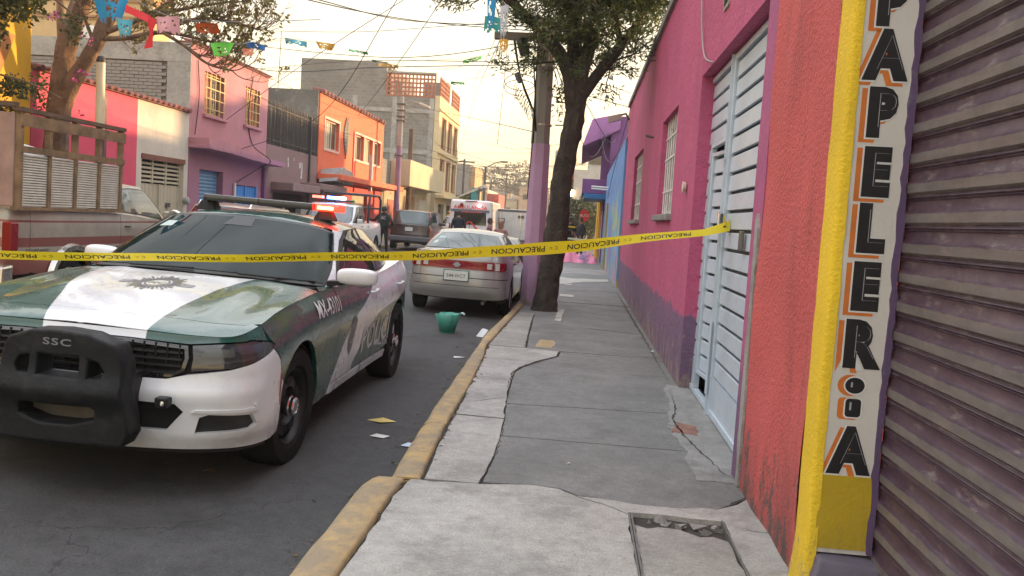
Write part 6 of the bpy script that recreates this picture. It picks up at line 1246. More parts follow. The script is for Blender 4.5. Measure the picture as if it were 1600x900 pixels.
# ---- white car with roof
c = make_car('white_hatchback', 'white hatchback parked beyond the brown minivan', 'car', (-7.3, 53.5), math.pi, 4.2, .88, .28, .8, 1.0, 1.05, 1.1, 1.1, 1.8, 3.6, 4.15, 1.62, .85, 3.4, .31, paint('white_paint_far', (.62, .62, .62), .3, .15, .4), trunk=False, far=True, h=.15, doors=(1.4, 2.3, 3.1)); mirror_panels('tail_light', c.sh.pt, [c.S(3.95, .75), c.S(3.95, 1.0), c.R(.72, 1.0), c.R(.72, .75)], REDLENS, c.T, h=.1, lift=.012, lip=.01)
mb = MB(); n = 16; rs = np.random.RandomState(2); V = []
for j in range(6):
    for i in range(n+1): a = i/n; V.append((-8.7+3.0*a, 56+j*.7, 1.6+.75*math.sin(math.pi*min(max(a*.9+.05, 0), 1))**.45*(1 if 0 < j < 5 else .75)+rs.uniform(-.04, .04)))
mb.add(V, [(j*(n+1)+i, j*(n+1)+i+1, (j+1)*(n+1)+i+1, (j+1)*(n+1)+i) for j in range(5) for i in range(n)]); mb.add([(-8.7, 56, .95), (-5.7, 56, .95), (-5.7, 59.5, .95), (-8.7, 59.5, .95), (-8.7, 56, 1.75), (-5.7, 56, 1.75), (-5.7, 59.5, 1.75), (-8.7, 59.5, 1.75)], [(0, 1, 5, 4), (1, 2, 6, 5), (2, 3, 7, 6), (3, 0, 4, 7)])
st = thing('market_stall', 'market stall covered with a yellow tarpaulin beyond the white hatchback', 'stall'); mb.build('tarpaulin', M('yellow_tarp', (.60, .33, .03), .6, var=.2, vs=1.5, bmp=.4, bs=4, bd=.08), st, smooth=True)
for x in (-8.5, -5.9):
    for y in (56.2, 59.2): bx('post', IRON, st, x, y, .1, x+.06, y+.06, 1.7)
# ---- tan SUV ahead of the truck
c = make_car('tan_estate_car', 'beige estate car with roof rails parked ahead of the old pickup', 'car', (-7.45, 21.6), math.pi, 4.6, .9, .30, .85, 1.05, 1.08, 1.10, 1.2, 1.9, 4.2, 4.55, 1.56, .9, 3.7, .34, paint('beige_paint', (.34, .29, .22), .35, .3, .5, metal=.2), trunk=False, h=.1, doors=(1.4, 2.4, 3.3), rw_top=.76)
for sg in (1, -1): MB().tube([(sg*.55, 2.0, 1.5), (sg*.55, 2.1, 1.60), (sg*.55, 4.0, 1.58), (sg*.55, 4.1, 1.48)], .015, 6).build('roof_rail', CHROME, c.T, smooth=True)
# ---- police pickup facing us
c = make_car('police_pickup', 'white police pickup facing the camera with a black roll cage and lit blue light bar', 'pickup', (-7.72, 24.4), 0, 5.3, .95, .40, 1.02, 1.18, 1.20, 1.22, 1.25, 1.95, 3.0, 3.25, 1.80, .95, 4.15, .38, paint('white_pickup_paint', (.60, .60, .60), .3, .15, .6), trunk=True, h=.1, doors=(1.45, 2.4, 3.2), rw_top=.78, tilt=1)
CAGE = M('cage_black', (.02, .02, .022), .45)
for sg in (1, -1): MB().tube([(sg*.80, 3.35, 1.2), (sg*.80, 3.4, 1.95), (sg*.78, 3.5, 2.12), (sg*.78, 4.7, 2.12), (sg*.80, 4.95, 2.0), (sg*.80, 5.0, 1.2)], .04, 8).build('cage_rail', CAGE, c.T, smooth=True)
for y, z in ((3.5, 2.12), (4.1, 2.12), (4.75, 2.12), (4.98, 1.7)): MB().tube([(-.8, y, z), (.8, y, z)], .035, 8).build('cage_bar', CAGE, c.T, smooth=True)
lb2 = bx('light_bar', SMOKE, c.T, -.55, 2.25, 1.83, .55, 2.5, 1.90, bevel=.02)
for i, (a, b, col, st_) in enumerate(((-.50, -.18, (1, .15, .1), 1.5), (-.02, .24, (.10, .25, 1), 12), (.26, .52, (.5, .6, 1), 14))):
    m, t, p = new_mat('pickup_lamp_%d' % i); p.inputs['Base Color'].default_value = (*col, 1); p.inputs['Emission Color'].default_value = (*col, 1); p.inputs['Emission Strength'].default_value = st_; bx('lamp', m, lb2, a-.25, 2.22, 1.90, b-.25, 2.45, 1.98)
panel('grille', c.sh.pt, sym([(0, .72), c.F(.55, .72), c.F(.55, .96), (0, .96)]), BLACK, c.T, h=.1, lift=.006, lip=.005); mirror_panels('headlight', c.sh.pt, [c.F(.60, .78), c.F(.60, .96), c.S(.32, .98), c.S(.32, .80)], CLR, c.T, h=.1, lift=.008, lip=.01)
# ---- ambulance
am = thing('ambulance', 'white ambulance seen from behind with red lettering and a lit red lamp', 'ambulance', (-5.08, 39.7, 0), 0); AWH = paint('ambulance_white', (.62, .62, .63), .35, .15, .5)
MB().hexa([(-1.02, 0, .45), (1.02, 0, .45), (1.02, 5.6, .45), (-1.02, 5.6, .45), (-.94, .12, 2.42), (.94, .12, 2.42), (.94, 5.0, 2.42), (-.94, 5.0, 2.42)]).build('body', AWH, am, bevel=.10, seg=4); bx('bumper', BLACK, am, -1.0, -.15, .40, 1.0, .1, .62, bevel=.03)
ys = lambda z: -.004+.12*(z-.45)/1.97
def apanel(nm, q, mt, d=.0, par=am): return MB().prism(q, lambda a, b, e: (a, ys(b)-d-e, b), .0, .012).build(nm, mt, par)
apanel('rear_window', [(-.78, 1.28), (.78, 1.28), (.74, 1.88), (-.74, 1.88)], GLASS_D, .004); AR = M('ambulance_red', (.55, .03, .03), .45); AGY = M('ambulance_blue_grey', (.10, .12, .17), .45)
apanel('grey_band', [(-.92, 1.86), (.90, 1.86), (.90, 1.98), (-.92, 1.98)], AGY, .006); apanel('red_strip', [(-.45, 1.84), (.5, 1.84), (.5, 1.875), (-.45, 1.875)], AR, .012); apanel('door_seam', [(-.01, .5), (.01, .5), (.01, 1.86), (-.01, 1.86)], SEAL, .014)
for sg in (1, -1):
    apanel('chevron', [(0, 1.42), (sg*.06, 1.44), (sg*.80, .72), (sg*.80, .56)] if sg > 0 else [(0, 1.42), (-.80, .56), (-.80, .72), (-.06, 1.44)], AR, .016); apanel('chevron', [(0, 1.10), (sg*.62, .52), (sg*.4, .52), (0, .92)], AR, .0165)
    apanel('tail_light', [(sg*.90, .75), (sg*.98, .75), (sg*.96, 1.3), (sg*.89, 1.3)], REDLENS, .01)
    MB().lathe([(.001, 0), (.09, .0), (.09, .04), (.001, .05)], (sg*.42 if sg > 0 else -.42, .10, 2.18), (0, -1, 0), 12, sx=1).build('lamp', REDLENS, am, smooth=True); wheel(am, sg*.86, 1.1, .36, .36, .22, sg, M('silver_rim', (.3, .3, .31)), 'alloy', n=20); wheel(am, sg*.86, 4.6, .36, .36, .22, sg, MATS['silver_rim'], 'alloy', n=20)
m, t, p = new_mat('lit_ambulance_lamp'); p.inputs['Emission Color'].default_value = (1, .25, .2, 1); p.inputs['Emission Strength'].default_value = 14; p.inputs['Base Color'].default_value = (1, .2, .1, 1)
MB().lathe([(.001, 0), (.075, .0), (.075, .04), (.001, .05)], (.42, .05, 2.18), (0, -1, 0), 12).build('lit_lamp', m, am); apanel('top_marker', [(-.25, 2.34), (.3, 2.34), (.3, 2.39), (-.25, 2.39)], M('dark_marker', (.12, .02, .02), .4), .012)
text_mesh('ambulance_lettering', 'AMBULANCIA', AR, am, lambda x, y: (x, ys(2.07)-.012+y*.06, 2.07+y), .24, .014, spacing=1.05); wa = bx('mirror', BLACK, am, 1.03, 4.6, 1.3, 1.2, 4.7, 1.6)
# ---- white box truck
bt = thing('box_truck', 'white box truck with closed rear doors behind the silver sedan', 'truck', (-3.42, 43.5, 0), 0); BW = paint('truck_box_white', (.55, .56, .56), .4, .3, .5, .3)
bx('cargo_box', BW, bt, -1.1, 0, .55, 1.1, 4.2, 2.15, bevel=.03); DKF = M('dark_frame', (.09, .09, .09), .5)
for a in ((-1.1, -.02, 2.02, 1.1, -.001, 2.13), (-1.1, -.02, .55, -1.03, -.001, 2.02), (1.03, -.02, .55, 1.1, -.001, 2.02), (-1.1, -.02, .5, 1.1, -.001, .62)): bx('rear_frame', DKF, bt, *a)
for x0, x1 in ((-1.02, .0), (.02, 1.02)): d = bx('rear_door', BW, bt, x0, -.03, .64, x1, -.002, 2.0); bx('hinge_bar', CHROME, d, x0+.42, -.055, .64, x0+.45, -.032, 2.0)
bx('notice_board', M('notice_black', (.05, .05, .055), .5), bt, -.98, -.045, 1.42, -.35, -.031, 1.68); bx('notice_inner', PLW, bt, -.93, -.050, 1.46, -.40, -.0455, 1.64); text_mesh('notice_text', '888-80-1', BLACK, bt, lambda x, y: (-.665+x, -.052, 1.55+y), .12, .01)
bx('marker', DKF, bt, .30, -.05, 1.72, .62, -.032, 1.86)
for sg in (1, -1): wheel(bt, sg*.9, .9, .38, .38, .24, sg, MATS['silver_rim'], 'steel', n=20); wheel(bt, sg*.9, 5.0, .38, .38, .24, sg, MATS['silver_rim'], 'steel', n=20)
bx('cab', BW, bt, -.95, 4.35, .5, .95, 6.2, 2.0, bevel=.12); bx('chassis', DARK, bt, -.5, .1, .35, .5, 6, .55)
# ---- old pickup with stake body
m, t, p = new_mat('old_two_tone'); co = nd(t, 'ShaderNodeTexCoord').outputs['Object']; sp = nd(t, 'ShaderNodeSeparateXYZ'); t.links.new(co, sp.inputs[0]); z = sp.outputs[2]
c0 = mixc(t, rng(t, noise(t, co, 3, 6, .7), .35, .7), (.42, .385, .32, 1), (.32, .29, .24, 1)); k = math_n(t, 'MULTIPLY', rng(t, z, 1.02, 1.03, 1, 0), rng(t, z, .905, .915)); k2 = rng(t, z, .80, .81, 1, 0); c1 = mixc(t, math_n(t, 'MAXIMUM', k, k2), c0, (.24, .085, .07, 1))
c1 = mixc(t, math_n(t, 'MULTIPLY', rng(t, z, 1.21, 1.215), rng(t, z, 1.235, 1.24, 1, 0)), c1, (.22, .06, .05, 1)); c1 = mixc(t, rng(t, noise(t, co, 8, 8, .75), .6, .78, 0, .6), c1, (.12, .10, .08, 1)); t.links.new(c1, p.inputs['Base Color']); p.inputs['Roughness'].default_value = .38; p.inputs['Metallic'].default_value = .25; p.inputs['Coat Weight'].default_value = .5; p.inputs['Coat Roughness'].default_value = .15
c = make_car('old_pickup', 'old beige and red pickup truck with a wooden stake body on its bed', 'pickup', (-7.62, 15.13), math.pi, 5.55, 1.0, .50, 1.02, 1.20, 1.26, 1.36, 1.35, 1.95, 2.95, 3.14, 1.80, .95, 4.32, .38, MATS['old_two_tone'], glass=glassm('pickup_glass', (.10, .11, .09), .05, 1.8), doors=(1.50, 3.12, None), h=.08, rw_top=.74, tilt=1.0, rimstyle='alloy', tuck=.02, tyw=.24)
T, sh, S, RR = c.T, c.sh, c.S, c.R; CHR = M('tired_chrome', (.55, .53, .48), .25, .9, var=.2)
mb = MB(); n = 18; ar = .47
for sg in (1, -1):
    V = []
    for i in range(n+1):
        a = math.pi*(-.06+1.12*i/n)
        for x, rr_ in ((.985, ar-.01), (1.045, ar-.01), (1.045, ar+.05), (.985, ar+.075)): V.append((sg*x, 4.32+rr_*math.cos(a), .40+rr_*math.sin(a)))
    MB().add(V, [(i*4+j, i*4+j+1, (i+1)*4+j+1, (i+1)*4+j) for i in range(n) for j in range(3)]).build('wheel_arch_trim', CHR, T, smooth=True)
    panel('side_trim', sh.pt, [(sg*a, b) for a, b in [S(.5, .86), S(3.84, .86), S(3.84, .89), S(.5, .89)]], CHR, T, h=.1, lift=.012, lip=.012, gap=0); panel('side_trim', sh.pt, [(sg*a, b) for a, b in [S(4.8, .86), S(5.2, .86), S(5.2, .89), S(4.8, .89)]], CHR, T, h=.1, lift=.012, lip=.012, gap=0)
    bx('tail_light', REDLENS, T, *((.90, 5.46, .88, 1.02, 5.60, 1.22) if sg > 0 else (-1.02, 5.46, .88, -.90, 5.60, 1.22)), bevel=.015); bx('reversing_lamp', CLR, T, *((.905, 5.47, .81, 1.022, 5.605, .879) if sg > 0 else (-1.022, 5.47, .81, -.905, 5.605, .879)))
MB().hexa([(-1.0, 5.5, .46), (1.0, 5.5, .46), (1.0, 5.72, .48), (-1.0, 5.72, .48), (-1.0, 5.5, .72), (1.0, 5.5, .72), (1.0, 5.70, .70), (-1.0, 5.70, .70)]).build('rear_bumper_bar', CHR, T, bevel=.03)
for sg in (1, -1): MB().tube([(sg*1.0, 1.95, 1.25), (sg*1.14, 1.93, 1.32)], .015, 6).build('mirror_arm', CHR, T); MB().lathe([(.001, -.02), (.09, -.02), (.11, .0), (.11, .05), (.07, .09), (.001, .10)], (sg*1.20, 1.95, 1.33), (0, -1, 0), 16).build('mirror_head', CHR, T, smooth=True)
WOOD = M('stake_wood', (.20, .125, .065), .75, var=.35, vs=4, bmp=.4, bs=30, col2=(.10, .06, .03), c2s=5, c2t=(.5, .7)); WOODD = M('dark_stake_wood', (.11, .065, .04), .8, var=.3, vs=4)
sb = thing('stake_body', 'wooden stake cage with corrugated side panels on the bed of the old pickup', 'truck body', (-7.62, 15.13, road_z(-7.62)), math.pi); sb.rotation_euler = (0, R(-1.0), math.pi)
CORR = M('corrugated_slats', (.60, .57, .50), .5, .1, var=.15, vs=6); s0, s1 = 3.20, 5.42; ZT = 2.52
posts = np.linspace(s0, s1, 5)
for sg in (1, -1):
    X = sg*.965
    for s_ in posts: bx('stake_post', WOOD, sb, X-.035, s_-.028, 1.36, X+.035, s_+.028, ZT)
    for z0, z1, o_ in ((ZT-.17, ZT-.03, .0), (2.04, 2.12, 0.002)): bx('side_plank', WOOD, sb, X-.05 if sg < 0 else X+.036, s0-.05, z0, X-.036 if sg < 0 else X+.05, s1+.05, z1)
    bx('top_rail', WOODD, sb, X-.05, s0-.06, ZT, X+.05, s1+.06, ZT+.05); bx('bottom_rail', WOOD, sb, X-.05, s0-.06, 1.361, X+.05, s1+.06, 1.40)
    for a, b in zip(posts[:-1], posts[1:]):
        mb = MB(); z = 1.41; xo = X+sg*.01
        while z < 2.02: mb.add([(xo-sg*.012, a+.03, z), (xo-sg*.012, b-.03, z), (xo+sg*.012, b-.045, z+.006), (xo+sg*.012, a+.045, z+.006), (xo+sg*.012, b-.045, z+.018), (xo+sg*.012, a+.045, z+.018), (xo-sg*.012, b-.045, z+.030), (xo-sg*.012, a+.045, z+.030)], [(0, 1, 2, 3), (3, 2, 4, 5), (5, 4, 6, 7)]); z += .031
        o = mb.build('corrugated_panel', CORR, sb); o['kind'] = 'stuff'; bx('panel_backing', DARK, sb, xo-sg*.02-.001, a+.045, 1.41, xo-sg*.02+.001, b-.045, 2.03)
bx('rear_gate_panel', M('rusty_pink_panel', (.30, .19, .155), .8, var=.3, vs=3, bmp=.3, bs=20), sb, -.93, s1+.02, 1.40, .93, s1+.05, ZT-.02, bevel=.01); bx('top_rail', WOODD, sb, -.95, s1+.0, ZT+.051, .95, s1+.08, ZT+.10)
for x in (.55, .85): bx('gate_hinge', WOODD, sb, x-.04, s1+.051, 1.5, x+.04, s1+.08, ZT)
for i, (x, y, z, w_) in enumerate(((.55, 3.6, 1.98, .5), (.4, 4.3, 1.95, .55), (.2, 5.0, 2.0, .35))):
    mb = MB(); mb.lathe([(.001, 0), (w_*.7, .02), (w_, .12), (w_*.85, .26), (w_*.3, .34), (.001, .35)], (x-.2, y, z-.1), n=14); mb.v = [(a+random.uniform(-.04, .04), b+random.uniform(-.04, .04), c_) for a, b, c_ in mb.v]; o = mb.build('tarp_bundle', M('pale_bundle', (.42, .42, .40), .7, var=.2), None, smooth=True)
    o.parent = None; o.matrix_world = sb.matrix_basis; tag(o, ['pale tarp bundle nearest the cab inside the stake cage', 'pale tarp bundle in the middle of the stake cage', 'small pale bundle at the back of the stake cage'][i], 'bundle', 'bundles in the stake cage')
# ================================================================== trees
BARK = M('dark_bark', (.042, .033, .026), .95, var=.4, vs=5, bmp=1., bs=22, bd=.04, col2=(.09, .075, .06), c2s=6, c2t=(.55, .7)); BARK2 = M('brown_bark', (.17, .105, .065), .95, var=.3, vs=4, bmp=.8, bs=18, bd=.03, col2=(.09, .055, .04), c2s=3, c2t=(.5, .65))
def smoothpath(pts, k=5):
    A_ = np.array(pts, float); return cr_eval(A_, np.linspace(0, len(A_)-1, (len(A_)-1)*k+1))
def limb(mb, pts, r0, r1, n=10, k=5, rough=.06, seed=0, flare=0.):
    P = smoothpath(pts, k); m_ = len(P); rs = np.random.RandomState(seed); t = np.linspace(0, 1, m_); r = r0+(r1-r0)*t
    r = r*(1+rough*rs.uniform(-1, 1, m_)); 
    if flare: r = r*(1+flare*np.exp(-t*14))
    k0 = len(mb.v); mb.tube(P, list(r), n)
    if r0 > .1:
        for i in range(k0, len(mb.v)): j = (i-k0)//n; c = P[min(j, m_-1)]; q = np.array(mb.v[i])-c; a = (i-k0) % n; mb.v[i] = tuple(c+q*(1+.10*math.sin(a*2.4+j*.35)+.06*rs.uniform(-1, 1)))
    return P
def twig(mb, p, d, L, r, rs, depth, curl=(0, 0, .0), tips=None, n=4):
    P = [np.array(p)]; d = np.array(d, float); d /= np.linalg.norm(d); k = 5
    for i in range(k): d = d+np.array(curl)/k+rs.normal(0, .13, 3); d /= np.linalg.norm(d); P.append(P[-1]+d*L/k)
    mb.tube(P, list(np.linspace(r, r*.5, k+1)), n, cap=False)
    if tips is not None: tips.append((P[-1], d)); tips.append((P[3], d))
    if depth:
        for j in range(2 if depth > 2 else 3):
            i = rs.randint(2, k+1); dd = d+rs.normal(0, .65, 3)*np.array([1, 1, .7]); twig(mb, P[i], dd, L*rs.uniform(.55, .8), r*.55, rs, depth-1, curl, tips, 3)
def leafmat(name, c1, c2):
    m, t, p = new_mat(name); ge = nd(t, 'ShaderNodeNewGeometry'); co = nd(t, 'ShaderNodeTexCoord').outputs['Object']
    k = math_n(t, 'ADD', math_n(t, 'MULTIPLY', ge.outputs['Random Per Island'], .6), rng(t, noise(t, co, 1.2, 3), .3, .7, 0, .4)); c = mixc(t, k, (*c1, 1), (*c2, 1)); t.links.new(c, p.inputs['Base Color']); p.inputs['Roughness'].default_value = .55
    tr = nd(t, 'ShaderNodeBsdfTranslucent'); t.links.new(c, tr.inputs[0]); mx_ = nd(t, 'ShaderNodeMixShader'); mx_.inputs[0].default_value = .35; t.links.new(p.outputs[0], mx_.inputs[1]); t.links.new(tr.outputs[0], mx_.inputs[2]); t.links.new(mx_.outputs[0], t.nodes['Material Output'].inputs[0]); return m
def sprigs(pts, dirs, rs, nl, ll, lw, spread=.09, droop=.2):
    """arrays of little leaves around points -> (V,F)"""
    n = len(pts)*nl; P = np.repeat(pts, nl, 0)+rs.normal(0, spread, (n, 3)); D = np.repeat(dirs, nl, 0)+rs.normal(0, .75, (n, 3)); D[:, 2] -= droop; D /= np.linalg.norm(D, axis=1)[:, None]
    S_2 = np.cross(D, rs.normal(0, 1, (n, 3))); S_2 /= np.linalg.norm(S_2, axis=1)[:, None]+1e-9; N_ = np.cross(D, S_2); l = (ll*rs.uniform(.6, 1.3, n))[:, None]; w = (lw*rs.uniform(.7, 1.3, n))[:, None]
    V = np.stack([P, P+D*l*.5+S_2*w+N_*w*.4, P+D*l-N_*l*.12, P+D*l*.5-S_2*w+N_*w*.4], 1).reshape(-1, 3); b = np.arange(n)*4; F = np.concatenate([np.stack([b, b+1, b+2], 1), np.stack([b, b+2, b+3], 1)]); return V, F
def fast_mesh(name, V, F, mat, parent):
    me = bpy.data.meshes.new(name); me.vertices.add(len(V)); me.vertices.foreach_set('co', np.asarray(V, np.float32).ravel()); k = F.shape[1]; me.loops.add(F.size); me.loops.foreach_set('vertex_index', F.astype(np.int32).ravel()); me.polygons.add(len(F)); me.polygons.foreach_set('loop_start', np.arange(0, F.size, k, dtype=np.int32)); me.update(calc_edges=True); return link(name, me, mat, parent)
# right tree
tr_ = thing('street_tree', 'dark trunked tree with narrow leaves growing from the pavement beside the pole', 'tree')
mb = MB(); rs = np.random.RandomState(12); limb(mb, [(-.50, 14.6, .05), (-.46, 14.6, .6), (-.37, 14.6, 1.55), (-.34, 14.62, 2.3), (-.25, 14.6, 3.0), (-.17, 14.6, 3.6), (-.14, 14.6, 4.0)], .20, .14, 16, 7, .05, 1, .28)
tips = []
LB = [([(-.22, 14.6, 3.5), (-.38, 14.5, 4.2), (-.75, 14.4, 4.65), (-1.3, 14.2, 5.1), (-2.0, 14.0, 5.5)], .14, .04), ([(-.2, 14.6, 3.8), (-.27, 14.7, 4.5), (-.33, 14.8, 5.3), (-.5, 14.9, 6.3)], .17, .07), ([(-.2, 14.6, 3.85), (-.02, 14.5, 4.6), (.07, 14.4, 5.3), (.3, 14.2, 6.3)], .14, .06),
      ([(-.22, 14.6, 3.55), (.12, 14.6, 4.1), (.42, 14.6, 4.5), (.68, 14.7, 4.9), (1.0, 14.8, 5.5), (1.3, 14.9, 6.2)], .11, .04), ([(-.75, 14.4, 4.65), (-1.2, 15.0, 5.2), (-1.9, 15.5, 6.0)], .06, .03), ([(-.3, 14.8, 5.0), (-.8, 14.7, 5.8), (-1.2, 14.6, 6.8)], .08, .03), ([(.5, 14.6, 4.6), (.4, 15.3, 5.4), (.7, 16.0, 6.2)], .06, .03)]
for i, (pp, a, b) in enumerate(LB):
    P = limb(mb, pp, a, b, 9, 5, .05, i)
    for j in range(6, len(P), 2):
        for _ in range(2): twig(mb, P[j], rs.normal(0, 1, 3)*[1, 1, .6]+[0, 0, .25], rs.uniform(.40, .8), .018, rs, 2, (0, 0, .25), tips)
mb.build('trunk', BARK, tr_, smooth=True, ang=60)
C0 = [((-1.9, 14.1, 5.55), (.85, 1.0, .62)), ((-1.1, 14.4, 5.45), (.9, 1.2, .65)), ((-.3, 14.8, 5.5), (.9, 1.3, .8)), ((.55, 14.6, 5.4), (.8, 1.2, .85)), ((1.05, 14.8, 5.4), (.6, 1.1, .72)), ((-.9, 14.6, 6.6), (1.5, 1.5, .9)), ((.5, 14.8, 6.7), (1.2, 1.4, .9)), ((-1.35, 14.3, 5.0), (.5, .6, .35)), ((-2.35, 14.0, 5.35), (.4, .5, .35))]
pts = []
for c_, r_ in C0:
    c_ = (c_[0]+.05, c_[1], c_[2]+.48); k = int(560*r_[0]*r_[1]*r_[2]/.55)+30; u = rs.normal(0, 1, (k, 3)); u /= np.linalg.norm(u, axis=1)[:, None]; u *= rs.uniform(.25, 1, (k, 1))**.5; pts.append(np.array(c_)+u*np.array(r_))
pts = np.concatenate(pts); hole = np.sin(pts[:, 0]*5.1+1)*np.sin(pts[:, 1]*4.3)*np.sin(pts[:, 2]*5.7+.5); pts = pts[hole < .22]
V, F = sprigs(pts, np.tile([0, 0, -.1], (len(pts), 1))+(pts-[-.3, 14.6, 5.2])*.35, rs, 9, .115, .013, .055, .25)
tp_ = np.array([t_[0] for t_ in tips]); td = np.array([t_[1] for t_ in tips]); V2, F2 = sprigs(tp_, td, rs, 9, .11, .013, .05, .2)
o = fast_mesh('crown', np.concatenate([V, V2]), np.concatenate([F, F2+len(V)]), leafmat('willow_leaf', (.030, .050, .014), (.11, .14, .025)), tr_); o['kind'] = 'stuff'
# left tree
tl_ = thing('bare_street_tree', 'forked brown tree behind the old pickup with bare curling twigs', 'tree'); mb = MB(); rs = np.random.RandomState(21); tips = []
limb(mb, [(-9.72, 15.2, .1), (-9.70, 15.2, 1.5), (-9.64, 15.2, 2.8), (-9.60, 15.2, 3.4), (-9.52, 15.2, 4.1), (-9.38, 15.2, 4.6), (-9.15, 15.2, 5.3), (-8.8, 15.2, 6.2)], .22, .15, 14, 5, .04, 2, .3)
limb(mb, [(-9.68, 15.15, 2.2), (-9.55, 15.1, 2.9), (-9.42, 15.1, 3.35), (-9.18, 15.1, 3.8), (-8.92, 15.1, 4.25), (-8.74, 15.1, 4.65), (-8.45, 15.1, 5.3), (-8.1, 15.1, 6.0)], .15, .12, 12, 5, .04, 3); limb(mb, [(-9.62, 15.3, 3.2), (-9.68, 15.4, 4.0), (-9.8, 15.5, 4.8), (-9.9, 15.6, 5.8)], .10, .06, 9, 5, .04, 4)
for i, pp in enumerate([[(-8.72, 15.1, 4.42), (-8.3, 15.1, 4.45), (-7.65, 15.1, 4.58), (-6.9, 15.1, 4.48), (-6.3, 15.1, 4.35)], [(-8.66, 15.1, 4.55), (-8.0, 15.2, 4.85), (-7.2, 15.2, 5.05), (-6.4, 15.2, 5.2)], [(-7.65, 15.1, 4.58), (-7.2, 15.0, 4.35), (-6.75, 15.0, 4.05), (-6.3, 15.0, 3.95)], [(-8.0, 15.2, 4.85), (-7.4, 15.3, 5.3), (-6.6, 15.4, 5.6)], [(-8.9, 15.1, 4.3), (-9.1, 15.0, 4.9), (-9.2, 15.0, 5.3)], [(-7.6, 15.1, 4.6), (-7.0, 15.1, 4.85), (-6.3, 15.1, 4.8), (-5.9, 15.1, 4.7)]]):
    P = limb(mb, pp, .055 if i < 2 else .035, .018, 6, 5, .05, 30+i)
    for j in range(4, len(P), 1):
        for _ in range(2): twig(mb, P[j], (rs.uniform(.2, 1), rs.normal(0, .5), rs.uniform(-.5, .7)), rs.uniform(.30, .6), .011, rs, 2, (.1, 0, .9), tips)
mb.build('trunk', BARK2, tl_, smooth=True, ang=60)
tp_ = np.array([t_[0] for t_ in tips]); td = np.array([t_[1] for t_ in tips]); k = rs.rand(len(tp_)) < .16; V, F = sprigs(tp_[k], td[k], rs, 5, .09, .024, .03, .3); o = fast_mesh('crown', V, F, leafmat('yellowing_leaf', (.10, .11, .03), (.20, .17, .06)), tl_); o['kind'] = 'stuff'
# bougainvillea / dark foliage at the left edge
bt_ = thing('bougainvillea', 'dark leafy bougainvillea with magenta flowers hanging at the top left corner', 'tree'); rs = np.random.RandomState(31); mb = MB(); limb(mb, [(-9.5, 12.4, .1), (-9.5, 12.4, 2.0), (-9.3, 12.3, 3.6), (-8.9, 12.2, 4.6), (-8.5, 12, 5.2)], .07, .04, 8, 5, .08, 5)
limb(mb, [(-9.3, 12.3, 3.4), (-8.7, 12.8, 3.3), (-8.3, 13.2, 3.1)], .02, .01, 5, 4); limb(mb, [(-9.4, 12.3, 2.8), (-8.9, 12.9, 2.9), (-8.5, 13.4, 2.75)], .02, .008, 5, 4); limb(mb, [(-8.9, 12.2, 4.5), (-8.6, 13.2, 4.7), (-8.9, 14.6, 4.6)], .025, .01, 5, 4); mb.build('trunk', BARK2, bt_, smooth=True)
pts = []
for c_, r_, k in [((-8.55, 12, 4.5), (.55, .8, .42), 900), ((-8.3, 12.0, 4.9), (.6, .8, .4), 700), ((-9.2, 12, 5.0), (.9, 1.0, .8), 900), ((-8.9, 12.0, 3.95), (.35, .5, .25), 220), ((-8.0, 12.2, 5.3), (.6, .8, .4), 500), ((-8.95, 12.9, 3.2), (.35, .3, .14), 60), ((-9.2, 12.9, 2.85), (.35, .3, .12), 45), ((-9.35, 14.2, 3.3), (.15, .3, .35), 30), ((-9.0, 14.6, 4.5), (.2, .3, .3), 30)]:
    u = rs.normal(0, 1, (k, 3)); u /= np.linalg.norm(u, axis=1)[:, None]; u *= rs.uniform(.1, 1, (k, 1))**.5; pts.append(np.array(c_)+u*np.array(r_))
pts = np.concatenate(pts); V, F = sprigs(pts, rs.normal(0, 1, pts.shape), rs, 5, .075, .026, .05, .3); o = fast_mesh('crown', V, F, leafmat('bougainvillea_leaf', (.022, .035, .012), (.10, .11, .03)), bt_); o['kind'] = 'stuff'
fp = np.array([(-8.35, 12, 4.55), (-8.75, 14.6, 3.7), (-8.85, 14.7, 2.95), (-8.9, 14.5, 3.6), (-8.72, 14.6, 4.3), (-8.7, 13.5, 4.5)]); V, F = sprigs(np.repeat(fp, 3, 0)+rs.normal(0, .05, (18, 3)), rs.normal(0, 1, (18, 3)), rs, 6, .05, .022, .025, 0); fast_mesh('flowers', V, F, M('magenta_petal', (.45, .05, .25), .6), bt_)['kind'] = 'stuff'
# far trees
def far_tree(label, x, y, h, w, seed, c1=(.03, .045, .02), c2=(.07, .08, .03), z0=0.):
    T_ = thing('distant_tree', label, 'tree', (x, y, z0)); rs = np.random.RandomState(seed); mb = MB(); limb(mb, [(0, 0, 0), (.1, 0, h*.3), (0, .1, h*.6)], h*.04, h*.02, 7, 4); mb.build('trunk', BARK2, T_, smooth=True); k = 420
    u = rs.normal(0, 1, (k, 3)); u /= np.linalg.norm(u, axis=1)[:, None]; u *= rs.uniform(.3, 1, (k, 1))**.4; lob = 1+.35*np.sin(u[:, :1]*4+seed)*np.sin(u[:, 2:]*5+seed*2); P = u*lob*np.array([w*.5, w*.5, h*.36])+[0, 0, h*.62]; V, F = sprigs(P, rs.normal(0, 1, P.shape), rs, 6, h*.05, h*.022, h*.03); o = fast_mesh('crown', V, F, leafmat('far_leaf_%d' % seed, c1, c2), T_); o['kind'] = 'stuff'
far_tree('hazy dark tree standing against the sky on the far hillside', -15.5, 185, 8.5, 15, 41, (.06, .065, .05), (.12, .12, .08), 5); far_tree('second hazy tree right of the far hillside tree', -11.5, 182, 5.5, 10, 42, (.06, .065, .05), (.12, .12, .08), 5)
